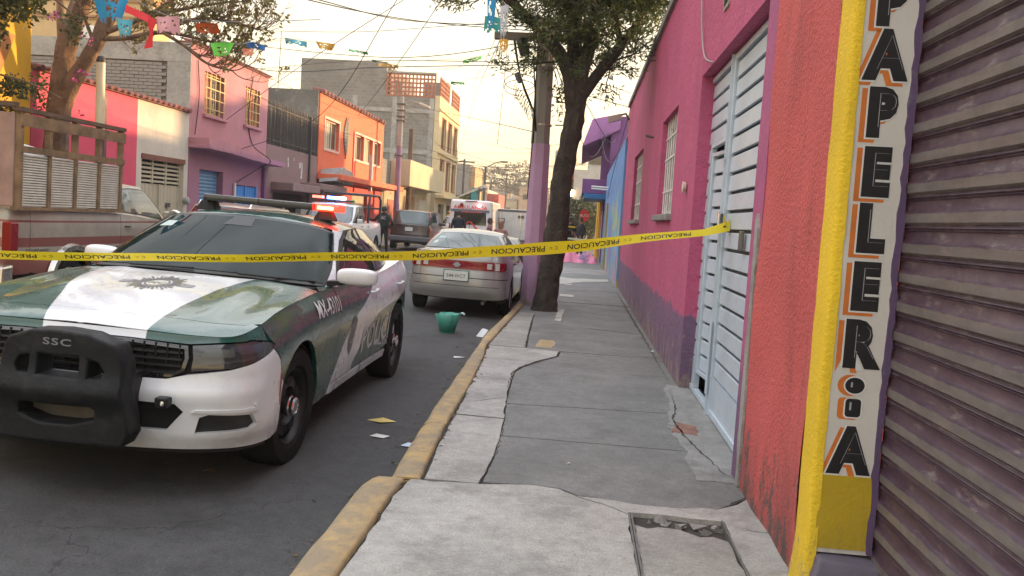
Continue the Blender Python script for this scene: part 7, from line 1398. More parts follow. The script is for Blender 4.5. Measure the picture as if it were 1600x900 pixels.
far_tree('small leafy tree behind the two police officers', -.35, 52, 3.2, 2.2, 43); far_tree('pale shrub under the lit street lamp', .6, 57, 3.4, 1.8, 44, (.10, .11, .06), (.2, .2, .12))
# ================================================================== poles and wires
def octo(mb, x, y, z0, z1, r0, r1, n=8):
    V = [(x+r*math.cos(math.pi/n+2*math.pi*i/n), y+r*math.sin(math.pi/n+2*math.pi*i/n), z) for z, r in ((z0, r0), (z1, r1)) for i in range(n)]; mb.add(V, [(i, (i+1) % n, n+(i+1) % n, n+i) for i in range(n)]+[tuple(range(n))[::-1], tuple(range(n, 2*n))]); return mb
PCN = M('pole_concrete', (.28, .26, .235), .9, var=.18, vs=2, bmp=.3, bs=50, streak=True); PCP = stucco('lilac_pole_paint', (.44, .27, .41), (.38, .24, .35, 1), 30, .4, .01, worn=(.25, .22, .2, 1))
po = thing('utility_pole', 'thick concrete utility pole painted lilac below, standing beside the dark trunk', 'utility pole'); PX, PY = -.85, 15.5
pb_ = octo(MB(), PX+.07, PY, .1, 3.0, .205, .18).build('painted_shaft', PCP, po); octo(MB(), PX+.07-.012, PY, 3.001, 5.2, .177, .155).build('shaft', PCN, po)
for z in (4.35, 3.32): MB().lathe([(.17, 0), (.178, .0), (.178, .03), (.17, .03)], (PX+.07, PY, z), n=16).build('steel_band', M('band_steel', (.4, .38, .34), .4, .7), po)
bx('cross_arm', PCN, po, -1.72, PY-.09, 4.80, -.40, PY+.03, 4.93, bevel=.01); MB().lathe([(.001, 0), (.085, 0), (.095, .04), (.095, .26), (.08, .30), (.001, .30)], (-1.13, PY-.28, 4.50), (-.35, 0, 1), 16).build('photocell_lamp', M('lamp_black', (.025, .025, .03), .4), po, smooth=True)
MB().lathe([(.001, 0), (.07, 0), (.075, .05), (.07, .30), (.001, .31)], (-.80, PY-.25, 4.75), n=12).build('insulator', PCN, po, smooth=True); bx('bracket', PCN, po, -1.2, PY-.3, 4.62, -.8, PY-.24, 4.66)
cable([(-1.36, PY-.1, 4.78), (-1.30, PY-.12, 4.5), (-1.22, PY-.12, 4.2), (-1.12, PY-.12, 3.95), (-1.0, PY-.14, 3.7), (-.90, PY-.2, 3.45), (-.87, PY-.22, 3.2)], .016, name='down_cable', parent=po)
cable([(-1.34, PY-.1, 4.78), (-1.24, PY-.12, 4.3), (-1.14, PY-.15, 3.95), (-.98, PY-.2, 3.6), (-.92, PY-.24, 3.3)], .009, name='down_cable', parent=po); cable([(-.99, PY-.28, 4.5), (-.95, PY-.26, 4.1), (-.91, PY-.24, 3.7), (-.905, PY-.24, 3.0)], .014, name='down_cable', parent=po); cable([(-.93, PY-.24, 4.7), (-.92, PY-.25, 4.0), (-.915, PY-.25, 3.1), (-.95, PY-.24, 2.0)], .01, name='down_cable', parent=po)
MB().lathe([(.001, -.02), (.05, 0), (.055, .14), (.04, .18), (.001, .18)], (-1.20, PY-.14, 4.05), (-.5, 0, 1), 10).build('splice_box', M('splice_grey', (.12, .12, .15), .5), po, smooth=True)
rs = np.random.RandomState(8)
for i in range(9):
    a = -1.28+i*.035; z = 4.05-i*.045; cable([(a, PY-.15, z), (a-.05+rs.uniform(-.03, .03), PY-.17, z-.12), (a+.0, PY-.17, z-.22-rs.uniform(0, .08)), (a+.05, PY-.15, z-.10)], .005, name='wire_loop', parent=po, n=4)
for i in range(2): cable([(-1.2+.28*math.cos(t), PY-.15, 4.05-i*.1+.14*math.sin(t)) for t in np.linspace(0, 6, 9)], .006, name='wire_coil', parent=po, n=4)
for z, l in ((3.75, .35), (3.35, .3)): MB().tube([(-.55, PY, z), (-.55+l, PY, z+.01)], .012, 5).build('step_iron', IRON, po)
lp_ = thing('street_light_pole', 'slim street light pole with purple base in front of the grey block building', 'utility pole'); octo(MB(), -9.05, 42, .1, 4.9, .15, .13, 10).build('painted_shaft', M('purple_grey_pole', (.20, .13, .22), .8, var=.15), lp_); octo(MB(), -9.04, 42, 4.901, 7.3, .125, .10, 10).build('shaft', PCN, lp_)
MB().tube([(-9.0, 42, 6.9), (-8.6, 42, 7.15), (-8.0, 42, 6.95)], .035, 6).build('arm', PCN, lp_, smooth=True); MB().obox((-7.9, 42, 6.93), ((1, 0, -.35), (0, 1, 0), (.35, 0, 1)), (.28, .09, .05)).build('lamp_head', M('lamp_cream', (.5, .45, .35), .5), lp_, bevel=.02)
for z in (6.9, 6.6, 6.3, 6.1, 4.4): bx('bracket', IRON, lp_, -9.25, 41.85, z, -8.8, 42.15, z+.05)
wp = thing('wooden_pole', 'brown wooden pole close behind the slim street light pole', 'utility pole'); octo(MB(), -9.4, 46.5, .1, 6.2, .14, .12, 8).build('shaft', M('pole_wood', (.10, .06, .04), .9, var=.3), wp)
wt_ = thing('white_vent_pipe', 'cream vent pipe with dark cap rising in front of the pink wall', 'pipe'); MB().lathe([(.075, 2.6), (.08, 2.75), (.075, 2.8), (.07, 3.86)], (-8.13, 13.99, 0), n=14).build('pipe', M('cream_pipe', (.55, .47, .33), .5), wt_, smooth=True); MB().lathe([(.001, 3.93), (.05, 3.92), (.075, 3.86), (.074, 3.82)], (-8.13, 13.99, 0), n=14).build('cap', M('dark_cap', (.03, .02, .02), .6), wt_, smooth=True); MB().lathe([(.06, 0.4), (.06, 2.62)], (-8.13, 13.99, 0), n=12).build('lower_pipe', BLACK, wt_)
for k, (lb_, x, y, h, arm) in enumerate((('tall slim lamp post with a long arm over the ambulance', -8.45, 75, 6.1, 1.3), ('bare wooden pole left of the tall lamp post', -10.2, 74, 6.6, 0), ('short dark pole among the distant wires', -10.5, 100, 6.0, 0), ('distant power pole with a double cross arm', -9.6, 110, 7.6, 0), ('far thin pole beyond the box truck', -6.6, 120, 7.6, 0), ('faint pole between the far power poles', -12.5, 118, 6.6, 0))):
    q = thing('distant_pole', lb_, 'utility pole', (x, y, 0)); octo(MB(), 0, 0, 0, h, .14, .09, 6).build('shaft', M('far_pole', (.10, .085, .07), .9), q)
    if arm: MB().tube([(0, 0, h-.1), (arm*.6, 0, h+.35), (arm, 0, h+.5)], .05, 5).build('arm', M('far_pole'), q); bx('lamp_head', M('far_pole'), q, arm, -.1, h+.42, arm+.6, .1, h+.56)
    else:
        for z in ((h-.3,) if k != 3 else (h-.3, h-.9)): bx('cross_arm', M('far_pole'), q, -.9, -.05, z, .9, .05, z+.12)
WIREM = M('wire_black', (.02, .02, .02), .6, var=0)
CL = ['steep cable from the mauve house shopfront up to the top centre sky', 'steep cable crossing just right of the one from the mauve shopfront', 'steep cable rising from the orange house to the top middle', 'sagging cable from the mauve house coping to the thick pole', 'cable from behind the mauve house passing over the gold flag to the pole', 'nearly level cable from the far left roofs to the pole', 'highest level cable from the left roofs ending behind the dark crown', 'slack cable from the top left edge down to the pole head', 'second slack cable beside the one from the top left edge',
 'long cable from the slim street light pole down to the thick pole', 'cable running up the street from the top of the slim street light pole', 'cable from the lattice parapet corner up to the cross arm', 'cable from the cream facade middle up to the cross arm', 'short upper cable from the pole to the corner of the magenta house', 'short lower cable from the pole to the magenta house roof', 'cable from the cream facade to the purple roof hood', 'cable from the cream facade sloping down to the purple house wall', 'low cable over the white awning running far up the street', 'cable from the cream facade bending down to the mural side', 'cable running along the taupe and orange house fronts', 'lower cable along the front of the orange house', 'cable from the slim light pole past the grey building corner', 'cable from the thick pole to the purple roof hood, upper of two', 'cable from the thick pole to the purple roof hood, lower of two', 'drooping cable from the grey block house to the purple hood', 'cable hanging along the top of the blue mural wall']
WL = [[(-10.63, 24, 3.62), (-7.24, 21, 4.96), (-3.95, 18, 6.03), (-1.8, 16.2, 6.7)], [(-9.9, 24, 3.1), (-6.24, 20, 3.79), (-3.63, 16, 5.54), (-2.2, 13.9, 6.5)], [(-7.98, 30, 4.95), (-5.7, 24, 5.21), (-3.15, 18, 6.07), (-2, 15, 6.6)], [(-9.95, 21.4, 5.5), (-7.51, 20, 4.77), (-4.29, 18, 4.64), (-.9, 15.5, 4.4)], [(-12.22, 26, 6.57), (-4.78, 20, 5.2), (-.9, 15.5, 4.83)],
 [(-11.52, 30, 6.4), (-6.72, 25, 5.96), (-.9, 15.5, 4.43)], [(-11.55, 30, 7.71), (-6.76, 25, 6.79), (-2.8, 20, 6.04), (-.9, 15.4, 5.1)], [(-5, 9, 4.2), (-3.99, 12, 4.51), (-3.38, 14, 4.79), (-2.65, 16, 5.14), (-.9, 15.6, 5.0)], [(-4.2, 8, 3.9), (-3.81, 12, 4.51), (-3.62, 16, 5.19), (-2.72, 18, 5.6), (-.8, 15.7, 5.1)],
 [(-8.65, 42, 6.88), (-3.9, 30, 5.05), (-.91, 15.6, 3.22)], [(-8.64, 42, 6.73), (-6.82, 60, 6.99), (-.64, 80, 6.78)], [(-9.78, 66, 9.35), (-3.38, 30, 7.59), (-1.69, 15.5, 4.85)], [(-9.76, 66, 5.45), (-5.24, 40, 6.93), (-1.6, 15.5, 4.85)], [(-.6, 15.5, 4.35), (1.01, 21, 4.82)], [(-.55, 15.5, 4.01), (1.2, 21.4, 4.5)],
 [(-9.92, 66, 8.37), (-1.86, 60, 6.16), (.5, 58, 5.4)], [(-9.67, 66, 6.44), (-2.67, 50, 5.6), (.9, 45, 5.9)], [(-10.18, 70, 5.44), (-4.92, 60, 5.24), (-.26, 80, 5.45)], [(-9.49, 66, 7.67), (-4.17, 50, 5.74), (-.9, 34, 4.7)], [(-10, 26.7, 5.6), (-9.2, 34, 5.4), (-9.0, 42, 6.2)], [(-10, 26, 4.9), (-9.2, 34, 4.6), (-9.05, 42, 6.0)], [(-9.0, 42, 6.9), (-9.3, 57, 6.0), (-8.5, 75, 5.6)], [(-.6, 15.6, 4.7), (.6, 24, 4.0), (1.2, 33.9, 5.0)], [(-.6, 15.6, 4.4), (.2, 24, 3.5), (.9, 34.2, 5.3)], [(1.28, 21.5, 4.3), (.8, 27, 3.6), (.6, 34.0, 5.2)], [(1.0, 20.5, 4.3), (.9, 25, 3.3), (.95, 31, 2.6)]]
for k in range(26): y = 48+k*4.5; dz = (k*37 % 11)*.16; WL.append([(-9.7, y, 5.0+dz), (-5, y+(k*13 % 7)-3, 4.3+dz*.8), (.2, y+3+(k*29 % 9)*.6, 5.1+dz*.7)])
for i, w in enumerate(WL): cable(w, .0085 if i < 26 else .012, WIREM, 'overhead_wire', n=5); o = bpy.context.scene.objects[-1] if False else COL.objects[-1]; tag(o, (CL[i] if i < len(CL) else 'thin far cable sagging across the street high above the ambulance'), 'cable', 'overhead cables')
o = cable([(-1.47, 15.4, 4.75), (-1.5, 15.4, 4.0), (-1.55, 15.4, 2.95)], .005, WIREM, 'hanging_wire', n=4); tag(o, 'single thin wire dangling straight down from the cross arm', 'wire')
for k, (lb_, pts) in enumerate((('thin rooftop antenna rod on the taupe house', [(-11.6, 31.9, 6.0), (-11.55, 31.9, 8.1)]), ('tall antenna rod behind the mural wall', [(1.5, 27, 4.3), (1.75, 27, 6.3)]))): o = MB().tube(pts, .014, 5).build('antenna_rod', IRON); tag(o, lb_, 'antenna')
fl_ = thing('flood_light', 'small floodlight bracket sticking out from the top corner of the pink house', 'lamp'); MB().tube([(1.04, 21.2, 4.2), (.95, 21.2, 4.35), (.8, 21.2, 4.3)], .03, 6).build('arm', IRON, fl_, smooth=True); MB().obox((.68, 21.2, 4.22), ((1, 0, .3), (0, 1, 0), (-.3, 0, 1)), (.16, .1, .07)).build('head', M('flood_grey', (.3, .24, .2), .5), fl_)
sl = thing('street_lantern', 'lit lantern on a dark post far along the right pavement', 'street lamp', (-.71, 62, 0)); MB().tube([(0, 0, 0), (0, 0, 3.5)], .06, 8).build('post', M('lantern_green', (.02, .05, .035), .5), sl)
m, t, p = new_mat('lit_lantern'); p.inputs['Emission Color'].default_value = (1, .62, .22, 1); p.inputs['Emission Strength'].default_value = 9; p.inputs['Base Color'].default_value = (1, .8, .4, 1)
MB().lathe([(.001, 3.55), (.13, 3.58), (.2, 3.85), (.19, 4.0), (.001, 4.02)], (0, 0, 0), n=12).build('globe', m, sl, smooth=True); MB().lathe([(.22, 4.02), (.05, 4.2), (.001, 4.25)], n=12).build('lid', M('lantern_green'), sl)
for x in (-.17, .17): MB().tube([(x, 0, 3.58), (x*1.3, 0, 4.03)], .012, 4).build('rib', M('lantern_green'), sl)
sg_ = thing('stop_sign', 'red octagonal stop sign by the yellow painted wall', 'road sign', (.21, 40, 0)); MB().prism([(.25*math.cos(R(22.5+45*i)), 2.02+.30*math.sin(R(22.5+45*i))) for i in range(8)], lambda a, b, d: (a, d, b), -.01, .01).build('plate', M('sign_red', (.50, .03, .03), .4), sg_); MB().tube([(0, .03, .1), (0, .03, 2.1)], .025, 6).build('post', IRON, sg_); text_mesh('sign_lettering', 'ALTO', WP, sg_, lambda x, y: (x, -.012, 2.02+y), .16, .01)
# ================================================================== bunting
def flag(x, y, z, w, h, col, yaw, seed, shape='rect', label=None, slope=0., tiltf=0.):
    rs = np.random.RandomState(seed); nx, nz = 12, 9; V = []
    for j in range(nz+1):
        for i in range(nx+1):
            a, b = i/nx, j/nz; ww = w*(1-.45*b if shape == 'tri' else 1); xx = (a-.5)*ww; zz = -b*h-(.03*math.sin(a*9) if j == nz else 0)*h*3; V.append((xx*math.cos(yaw), xx*math.sin(yaw)+(.12*math.sin(a*5+seed)*b+tiltf*b)*w, zz+slope*xx+.03*math.sin(a*6+b*4+seed)*h))
    F = []
    for j in range(nz):
        for i in range(nx):
            if 1 < j < nz-1 and 1 < i < nx-2 and (rs.rand() < .20): continue
            if j == nz-1 and i % 3 == 1: continue
            if shape == 'tri' and j == nz-1 and i % 2: continue
            F.append((j*(nx+1)+i, j*(nx+1)+i+1, (j+1)*(nx+1)+i+1, (j+1)*(nx+1)+i))
    o = MB().add(V, F).build('paper_flag', M('paper_'+label.split()[0].replace('-', '_'), col, .8, var=.15, vs=8), loc=(x, y, z)); tag(o, label, 'flag', 'paper bunting flags')
BL, OR_, PK_, RD, GN, GO, TQ = (.02, .22, .42), (.62, .12, .03), (.55, .28, .32), (.60, .02, .03), (.12, .48, .06), (.55, .30, .04), (.08, .35, .45)
flag(-5.14, 9, 3.78, .42, .30, BL, .2, 1, 'tri', 'blue cut paper flag, largest, beside the forked trunk'); flag(-4.98, 9, 3.50, .17, .18, TQ, .3, 2, 'tri', 'turquoise small paper flag next to the red ribbon')
flag(-4.50, 9, 3.55, .26, .17, PK_, -.1, 3, 'rect', 'pink lace cut paper flag in front of the bare twigs'); flag(-4.08, 9, 3.50, .22, .09, OR_, .4, 4, 'rect', 'orange paper flag right of the pink one', .1, .4)
flag(-4.76, 11, 3.68, .30, .18, GN, .2, 5, 'tri', 'green paper flag in front of the mauve house corner', .1); flag(-4.70, 12, 3.88, .26, .08, (.02, .10, .30), .2, 6, 'rect', 'navy paper flag above the mauve house coping', -.15); flag(-4.82, 12, 3.80, .14, .10, (.6, .2, .12), .1, 7, 'rect', 'salmon paper flag tucked under the navy one')
flag(-6.20, 18, 5.12, .46, .11, TQ, .1, 8, 'rect', 'cyan paper flag alone in the sky right of the bare twigs', -.12); flag(-5.87, 19, 5.28, .44, .16, GO, .1, 9, 'tri', 'gold paper flag beside the antenna rod', -.1); flag(-5.39, 20, 5.33, .44, .06, (.04, .28, .15), .1, 10, 'rect', 'deep-green narrow paper flag seen nearly edge on', -.1); flag(-5.0, 20.5, 5.20, .36, .04, (.10, .12, .08), .1, 14, 'rect', 'dark thin paper flag beyond the deep green one', -.1)
flag(-5.59, 24, 5.74, .55, .10, GO, .1, 11, 'rect', 'amber paper flag above the grey block building', -.05); flag(-2.71, 20, 5.28, .42, .08, GN, .1, 12, 'rect', 'lime paper flag left of the pole cables', .3); flag(-3.77, 25, 5.50, .4, .08, (.05, .25, .10), .1, 13, 'rect', 'bottle-green paper flag further down left of the pole'); flag(-1.40, 12, 4.72, .14, .50, BL, .3, 15, 'tri', 'blue twisted paper flag hanging in the dark crown', 0); flag(-1.22, 12, 4.55, .12, .45, (.4, .42, .45), .3, 16, 'tri', 'grey-white torn paper flag beside the blue twisted one'); flag(-1.30, 13, 4.30, .14, .2, GO, .3, 17, 'tri', 'mustard torn paper flag below the cross arm'); flag(-1.48, 13, 4.62, .26, .22, (.03, .25, .25), .3, 18, 'rect', 'teal crumpled paper flag on the end of the cross arm')
o = MB().add([(-4.98, 9, 3.58), (-4.72, 9, 3.48), (-4.70, 9, 3.36), (-4.76, 9, 3.20), (-4.66, 9, 3.22), (-4.66, 9, 3.40), (-4.62, 9, 3.50), (-4.72, 9.02, 3.56), (-4.98, 9.02, 3.66)], [(0, 1, 7, 8), (1, 2, 5, 6, 7), (2, 3, 4, 5)]).build('red_ribbon', M('red_ribbon', RD, .7, var=.2)); tag(o, 'red twisted paper ribbon hanging beside the turquoise flag', 'ribbon')
for i, w in enumerate([[(-6.6, 9, 3.9), (-5.2, 9, 3.80), (-4.5, 9, 3.56), (-3.9, 9, 3.52), (-3.0, 9.5, 3.7)], [(-9.9, 22, 5.4), (-6.4, 18, 5.14), (-5.0, 20.5, 5.2), (-3.3, 21, 5.2), (-1, 15.6, 5.0)], [(-6.2, 10.5, 4.0), (-4.76, 11, 3.70), (-4.7, 12, 3.9), (-6.2, 18, 5.13)], [(-9.5, 27, 5.6), (-5.59, 24, 5.76), (-2.7, 20, 5.30), (-1, 15.6, 4.9)], [(-9.5, 30, 5.5), (-5.6, 27, 5.5), (-3.77, 25, 5.51), (-.9, 16, 4.5)]]): o = cable(w, .004, M('bunting_string', (.2, .2, .2), .8), 'bunting_string', n=4); tag(o, ['nearest bunting string with the blue and pink flags', 'bunting string carrying the cyan and gold flags', 'bunting string of the green and navy flags', 'bunting string of the amber and lime flags', 'bunting string of the bottle green flag'][i], 'string', 'bunting strings')
# ================================================================== caution tape
TP = [(1.16, 6.75, 1.681, 0.081), (0.96, 6.69, 1.615, 0.05), (0.71, 6.61, 1.576, 0.054), (0.46, 6.54, 1.537, 0.063), (0.22, 6.47, 1.495, 0.077), (-0.01, 6.4, 1.458, 0.086), (-0.25, 6.33, 1.426, 0.094), (-0.48, 6.26, 1.394, 0.084), (-0.93, 6.12, 1.347, 0.073), (-1.36, 5.99, 1.31, 0.063), (-1.79, 5.86, 1.279, 0.061), (-2.19, 5.74, 1.253, 0.056), (-2.59, 5.62, 1.232, 0.055), (-2.98, 5.5, 1.216, 0.053), (-3.35, 5.39, 1.205, 0.056), (-3.72, 5.28, 1.194, 0.055), (-6.0, 4.6, 1.09, .055), (-8, 4.0, 1.15, .055), (-9.98, 3.4, 1.3, .055)]
TPA = np.array(TP)[::-1]; TL = np.r_[0, np.cumsum(np.linalg.norm(np.diff(TPA[:, :2], axis=0), axis=1))]
def tape_pt(l, h):   # l metres from the left end, h -0.5..0.5 across (up)
    q = np.array([np.interp(l, TL, TPA[:, k]) for k in range(4)]); w = q[3]; return (q[0], q[1]-.004*math.sin(l*7)-h*math.sqrt(max(0, .088**2-w*w))*math.sin(l*.9+.5), q[2]+h*w+.0035*math.sin(l*5.3))
tp2 = thing('caution_tape', 'yellow caution tape stretched over the street and tied to the blue gate', 'tape'); n = 260; V = [tape_pt(TL[-1]*i/n, h) for i in range(n+1) for h in (-.5, 0, .5)]
m, t, p = new_mat('tape_yellow'); p.inputs['Base Color'].default_value = (.70, .56, .02, 1); p.inputs['Roughness'].default_value = .32; tr = nd(t, 'ShaderNodeBsdfTranslucent'); tr.inputs[0].default_value = (.7, .55, .02, 1); mx_ = nd(t, 'ShaderNodeMixShader'); mx_.inputs[0].default_value = .25; t.links.new(p.outputs[0], mx_.inputs[1]); t.links.new(tr.outputs[0], mx_.inputs[2]); t.links.new(mx_.outputs[0], t.nodes['Material Output'].inputs[0])
MB().add(V, [(i*3+j, (i+1)*3+j, (i+1)*3+j+1, i*3+j+1) for i in range(n) for j in range(2)]).build('tape', m, tp2, smooth=True)
PB = M('print_black', (.02, .018, .012), .5, var=0); gv, gf = subdiv_geo(*text_geo('PRECAUCION', 1, .018, spacing=1.02), .5); wt_x = gv[:, 0].max()-gv[:, 0].min(); iv, if_ = text_geo('C', 1, .01)
l = TL[-1]-.10-.42; k = 0; P0 = 4.7
while l > 3.0:
    q = MB(); V = [(lambda x, y: (lambda pt: (pt[0], pt[1]-.002, pt[2]))(tape_pt(l-x*.40/wt_x, -y*.62)))(x, y) for x, y in gv[:, :2]]; MB().add(V, gf).build('tape_lettering', PB, tp2)
    V = [(lambda pt: (pt[0], pt[1]-.002, pt[2]))(tape_pt(l-.285-x*.035, -y*.38)) for x, y in iv[:, :2]]; MB().add(V, if_).build('tape_emblem', PB, tp2)
    V = [(lambda pt: (pt[0], pt[1]-.002, pt[2]))(tape_pt(l-.325-x*.035, -y*.25)) for x, y in iv[:, :2]]; MB().add(V, if_).build('tape_emblem', PB, tp2); l -= .57
MB().add([(1.13, 6.76, 1.62), (1.12, 6.72, 1.68), (1.12, 6.75, 1.75), (1.125, 6.85, 1.77), (1.13, 6.88, 1.70), (1.128, 6.84, 1.63)], [(0, 1, 2, 3, 4, 5)]).build('knot', m, tp2); MB().tube([(1.12, 6.74, 1.66), (1.10, 6.82, 1.70), (1.115, 6.9, 1.76)], .014, 6).build('knot_tail', PB, tp2, smooth=True)
o = MB().add([(-.55, 30.3, 1.07), (.98, 30.8, 1.0), (.98, 30.8, 1.07), (-.55, 30.3, 1.13)], [(0, 1, 2, 3)]).build('tape', M('pale_tape', (.6, .58, .42), .5)); tag(o, 'far pale barrier tape strung low across the pavement', 'tape')
o = MB().add([(-.6, 36.0, 1.46), (-.15, 36.4, 1.44), (-.15, 36.4, 1.51), (-.6, 36.0, 1.53)], [(0, 1, 2, 3)]).build('tape', m); tag(o, 'short length of yellow tape held in front of the two officers', 'tape')
# ================================================================== people
def limbs_mesh(name, joints, edges, mats, region, parent, root=0, sub=2):
    me = bpy.data.meshes.new('sk'); me.from_pydata([j[:3] for j in joints], edges, []); o = bpy.data.objects.new('sk', me); COL.objects.link(o); bpy.context.view_layer.objects.active = o
    s = o.modifiers.new('skin', 'SKIN'); s.use_smooth_shade = True; sv_ = me.skin_vertices[0].data if me.skin_vertices else None
    if sv_ is None: bm = bmesh.new(); bm.from_mesh(me); bm.verts.layers.skin.verify(); bm.to_mesh(me); bm.free(); sv_ = me.skin_vertices[0].data
    for i, j in enumerate(joints): r = j[3]; sv_[i].radius = r if hasattr(r, '__len__') else (r, r); sv_[i].use_root = i == root
    ss_ = o.modifiers.new('sub', 'SUBSURF'); ss_.levels = sub; ss_.render_levels = sub; bpy.context.view_layer.update()
    m2 = bpy.data.meshes.new_from_object(o.evaluated_get(bpy.context.evaluated_depsgraph_get())); bpy.data.objects.remove(o); b = link(name, m2, mats, parent)
    for p_ in m2.polygons: p_.material_index = region(p_.center)
    m2.shade_smooth(); return b
SKN = M('skin', (.30, .16, .10), .55, var=.08); HAIR = M('black_hair', (.02, .015, .012), .6); NAVY = M('navy_uniform', (.012, .014, .024), .8, var=.2, bmp=.2, bs=30); BLKU = M('black_uniform', (.010, .010, .012), .75, var=.2, bmp=.2, bs=30); BOOT = M('black_boot', (.006, .006, .006), .5)
def person(label, loc, rz, h=1.72, top=NAVY, legs=NAVY, hair=HAIR, arms='down', lean=0., long_hair=False, cap=None, back_text=None, group=None, stride=.06):
    T_ = thing('person', label, 'person', loc, rz, group); k = h/1.72; A = {'down': ((.24, .0, 1.18), (.25, -.06, .93)), 'hip': ((.34, .06, 1.17), (.20, -.08, 1.02)), 'fold': ((.25, -.05, 1.15), (.05, -.24, 1.20)), 'reach': ((.38, -.10, 1.24), (.62, -.12, 1.30))}
    aL, aR = (arms, arms) if isinstance(arms, str) else arms; L_ = A[aL]; R_ = A[aR]; J = [(0, 0, .95, (.165, .115)), (0, lean*.4, 1.15, (.15, .105)), (0, lean*.8, 1.35, (.19, .115)), (0, lean, 1.47, (.11, .08)), (0, lean-.01, 1.55, .052), (0, lean-.02, 1.64, (.078, .095)), (0, lean-.02, 1.70, (.06, .08)),
        (.19, lean, 1.42, .065), (L_[0][0], L_[0][1]+lean, L_[0][2], .048), (L_[1][0], L_[1][1]+lean, L_[1][2], .036), (L_[1][0]+.0, L_[1][1]+lean-.03, L_[1][2]-.09, .034), (-.19, lean, 1.42, .065), (-R_[0][0], R_[0][1]+lean, R_[0][2], .048), (-R_[1][0], R_[1][1]+lean, R_[1][2], .036), (-R_[1][0], R_[1][1]+lean-.03, R_[1][2]-.09, .034),
        (.10, 0, .86, .095), (.12, -.02-stride*.3, .50, .065), (.13, stride, .10, .045), (.14, stride-.13, .05, .04), (-.10, 0, .86, .095), (-.12, -.02+stride*.3, .50, .065), (-.13, -stride, .10, .045), (-.14, -stride-.13, .05, .04)]
    J = [(a*k, b*k, c_*k, tuple(q*k for q in r) if hasattr(r, '__len__') else r*k) for a, b, c_, r in J]; E_ = [(0, 1), (1, 2), (2, 3), (3, 4), (4, 5), (5, 6), (2, 7), (7, 8), (8, 9), (9, 10), (2, 11), (11, 12), (12, 13), (13, 14), (0, 15), (15, 16), (16, 17), (17, 18), (0, 19), (19, 20), (20, 21), (21, 22)]
    hands = [J[10], J[14]]
    def reg(c_):
        if c_.z > 1.515*k: return 2
        if any((Vector(q[:3])-c_).length < .065*k for q in hands): return 2
        if c_.z < .13*k: return 3
        return 0 if c_.z > .93*k else 1
    limbs_mesh('body', J, E_, [top, legs, SKN, BOOT], reg, T_)
    hy = (lean-.02)*k; mb = MB(); pr = [(.001, .135), (.045, .128), (.078, .10), (.096, .055), (.098, .01), (.09, -.04 if not long_hair else -.09), (.07 if not long_hair else .09, -.055 if not long_hair else -.20)]; mb.lathe([(r*k, z*k) for r, z in pr], (0, hy+.018*k, 1.645*k), n=16, sx=.86); mb.build('hair', hair, T_, smooth=True)
    MB().add([(-.012*k, hy-.088*k, 1.63*k), (.012*k, hy-.088*k, 1.63*k), (0, hy-.118*k, 1.632*k), (0, hy-.09*k, 1.665*k)], [(0, 1, 2), (0, 2, 3), (2, 1, 3)]).build('nose', SKN, T_)
    for s in (1, -1): MB().lathe([(.001, -.012), (.018, -.008), (.02, .008), (.001, .012)], (s*.082*k, hy, 1.64*k), (1, 0, 0), 8).build('ear', SKN, T_, smooth=True); MB().lathe([(.001, 0), (.009, .002), (.001, .006)], (s*.03*k, hy-.086*k, 1.655*k), (0, -1, 0), 8).build('eye', BLACK, T_)
    for j in (10, 14):
        x, y, z = J[j][:3]
        for f in range(4): MB().tube([(x+(f-1.5)*.014*k, y-.01, z-.02*k), (x+(f-1.5)*.015*k, y-.02*k, z-.06*k-.004*(f % 2)), (x+(f-1.5)*.013*k, y-.035*k, z-.085*k)], [.009*k, .008*k, .006*k], 5).build('finger', SKN, T_, smooth=True)
        MB().tube([(x, y-.03*k, z+.02*k), (x, y-.055*k, z-.01*k), (x, y-.06*k, z-.035*k)], [.010*k, .009*k, .007*k], 5).build('thumb', SKN, T_, smooth=True)
    MB().lathe([(.172*k, 0), (.176*k, .02), (.172*k, .045)], (0, 0, .93*k), n=18, sx=1).build('belt', BLACK, T_, smooth=True) if False else None
    if cap: MB().lathe([(.001, .15), (.08, .14), (.105, .09), (.10, .06), (.16, .05)], (0, hy, 1.645*k), n=16).build('cap', cap, T_, smooth=True)
    if back_text: bx('vest', BLKU, T_, -.20*k, lean-.13*k, 1.02*k, .20*k, lean+.135*k, 1.44*k, bevel=.05, seg=3); text_mesh('vest_lettering', back_text, WP, T_, lambda x, y: (-x, lean+.142*k, 1.345*k+y), .13, .004)
    return T_
person('police officer in black seen from behind, standing by the white pickup', (-7.02, 30.6, .06), math.pi-.05, 1.72, BLKU, BLKU, arms=('reach', 'hip'), back_text='SSC', lean=.03)
person('man in a dark jacket standing behind the silver sedan, facing the ambulance', (-4.28, 30.4, .10), math.pi+.2, 1.70, NAVY, NAVY)
person('woman with dark tied hair in profile beside the ambulance', (-2.56, 24.6, .04), math.pi*.5, 1.56, M('burgundy_top', (.16, .05, .07), .8), NAVY, M('dark_brown_hair', (.035, .018, .015), .6))
person('woman with long light brown hair right of the dark haired woman', (-2.26, 24.9, .04), math.pi, 1.50, M('dusty_rose_top', (.35, .18, .17), .8), NAVY, M('light_brown_hair', (.20, .11, .06), .7), long_hair=True)
person('officer in dark uniform and cap, left of the pair behind the blanket', (-.36, 37.6, .116), math.pi*.15, 1.70, NAVY, NAVY, arms='fold', cap=NAVY); person('officer in dark uniform on the right, hands behind, turned to the other', (.08, 37.0, .116), -math.pi*.35, 1.74, NAVY, NAVY, arms='hip')
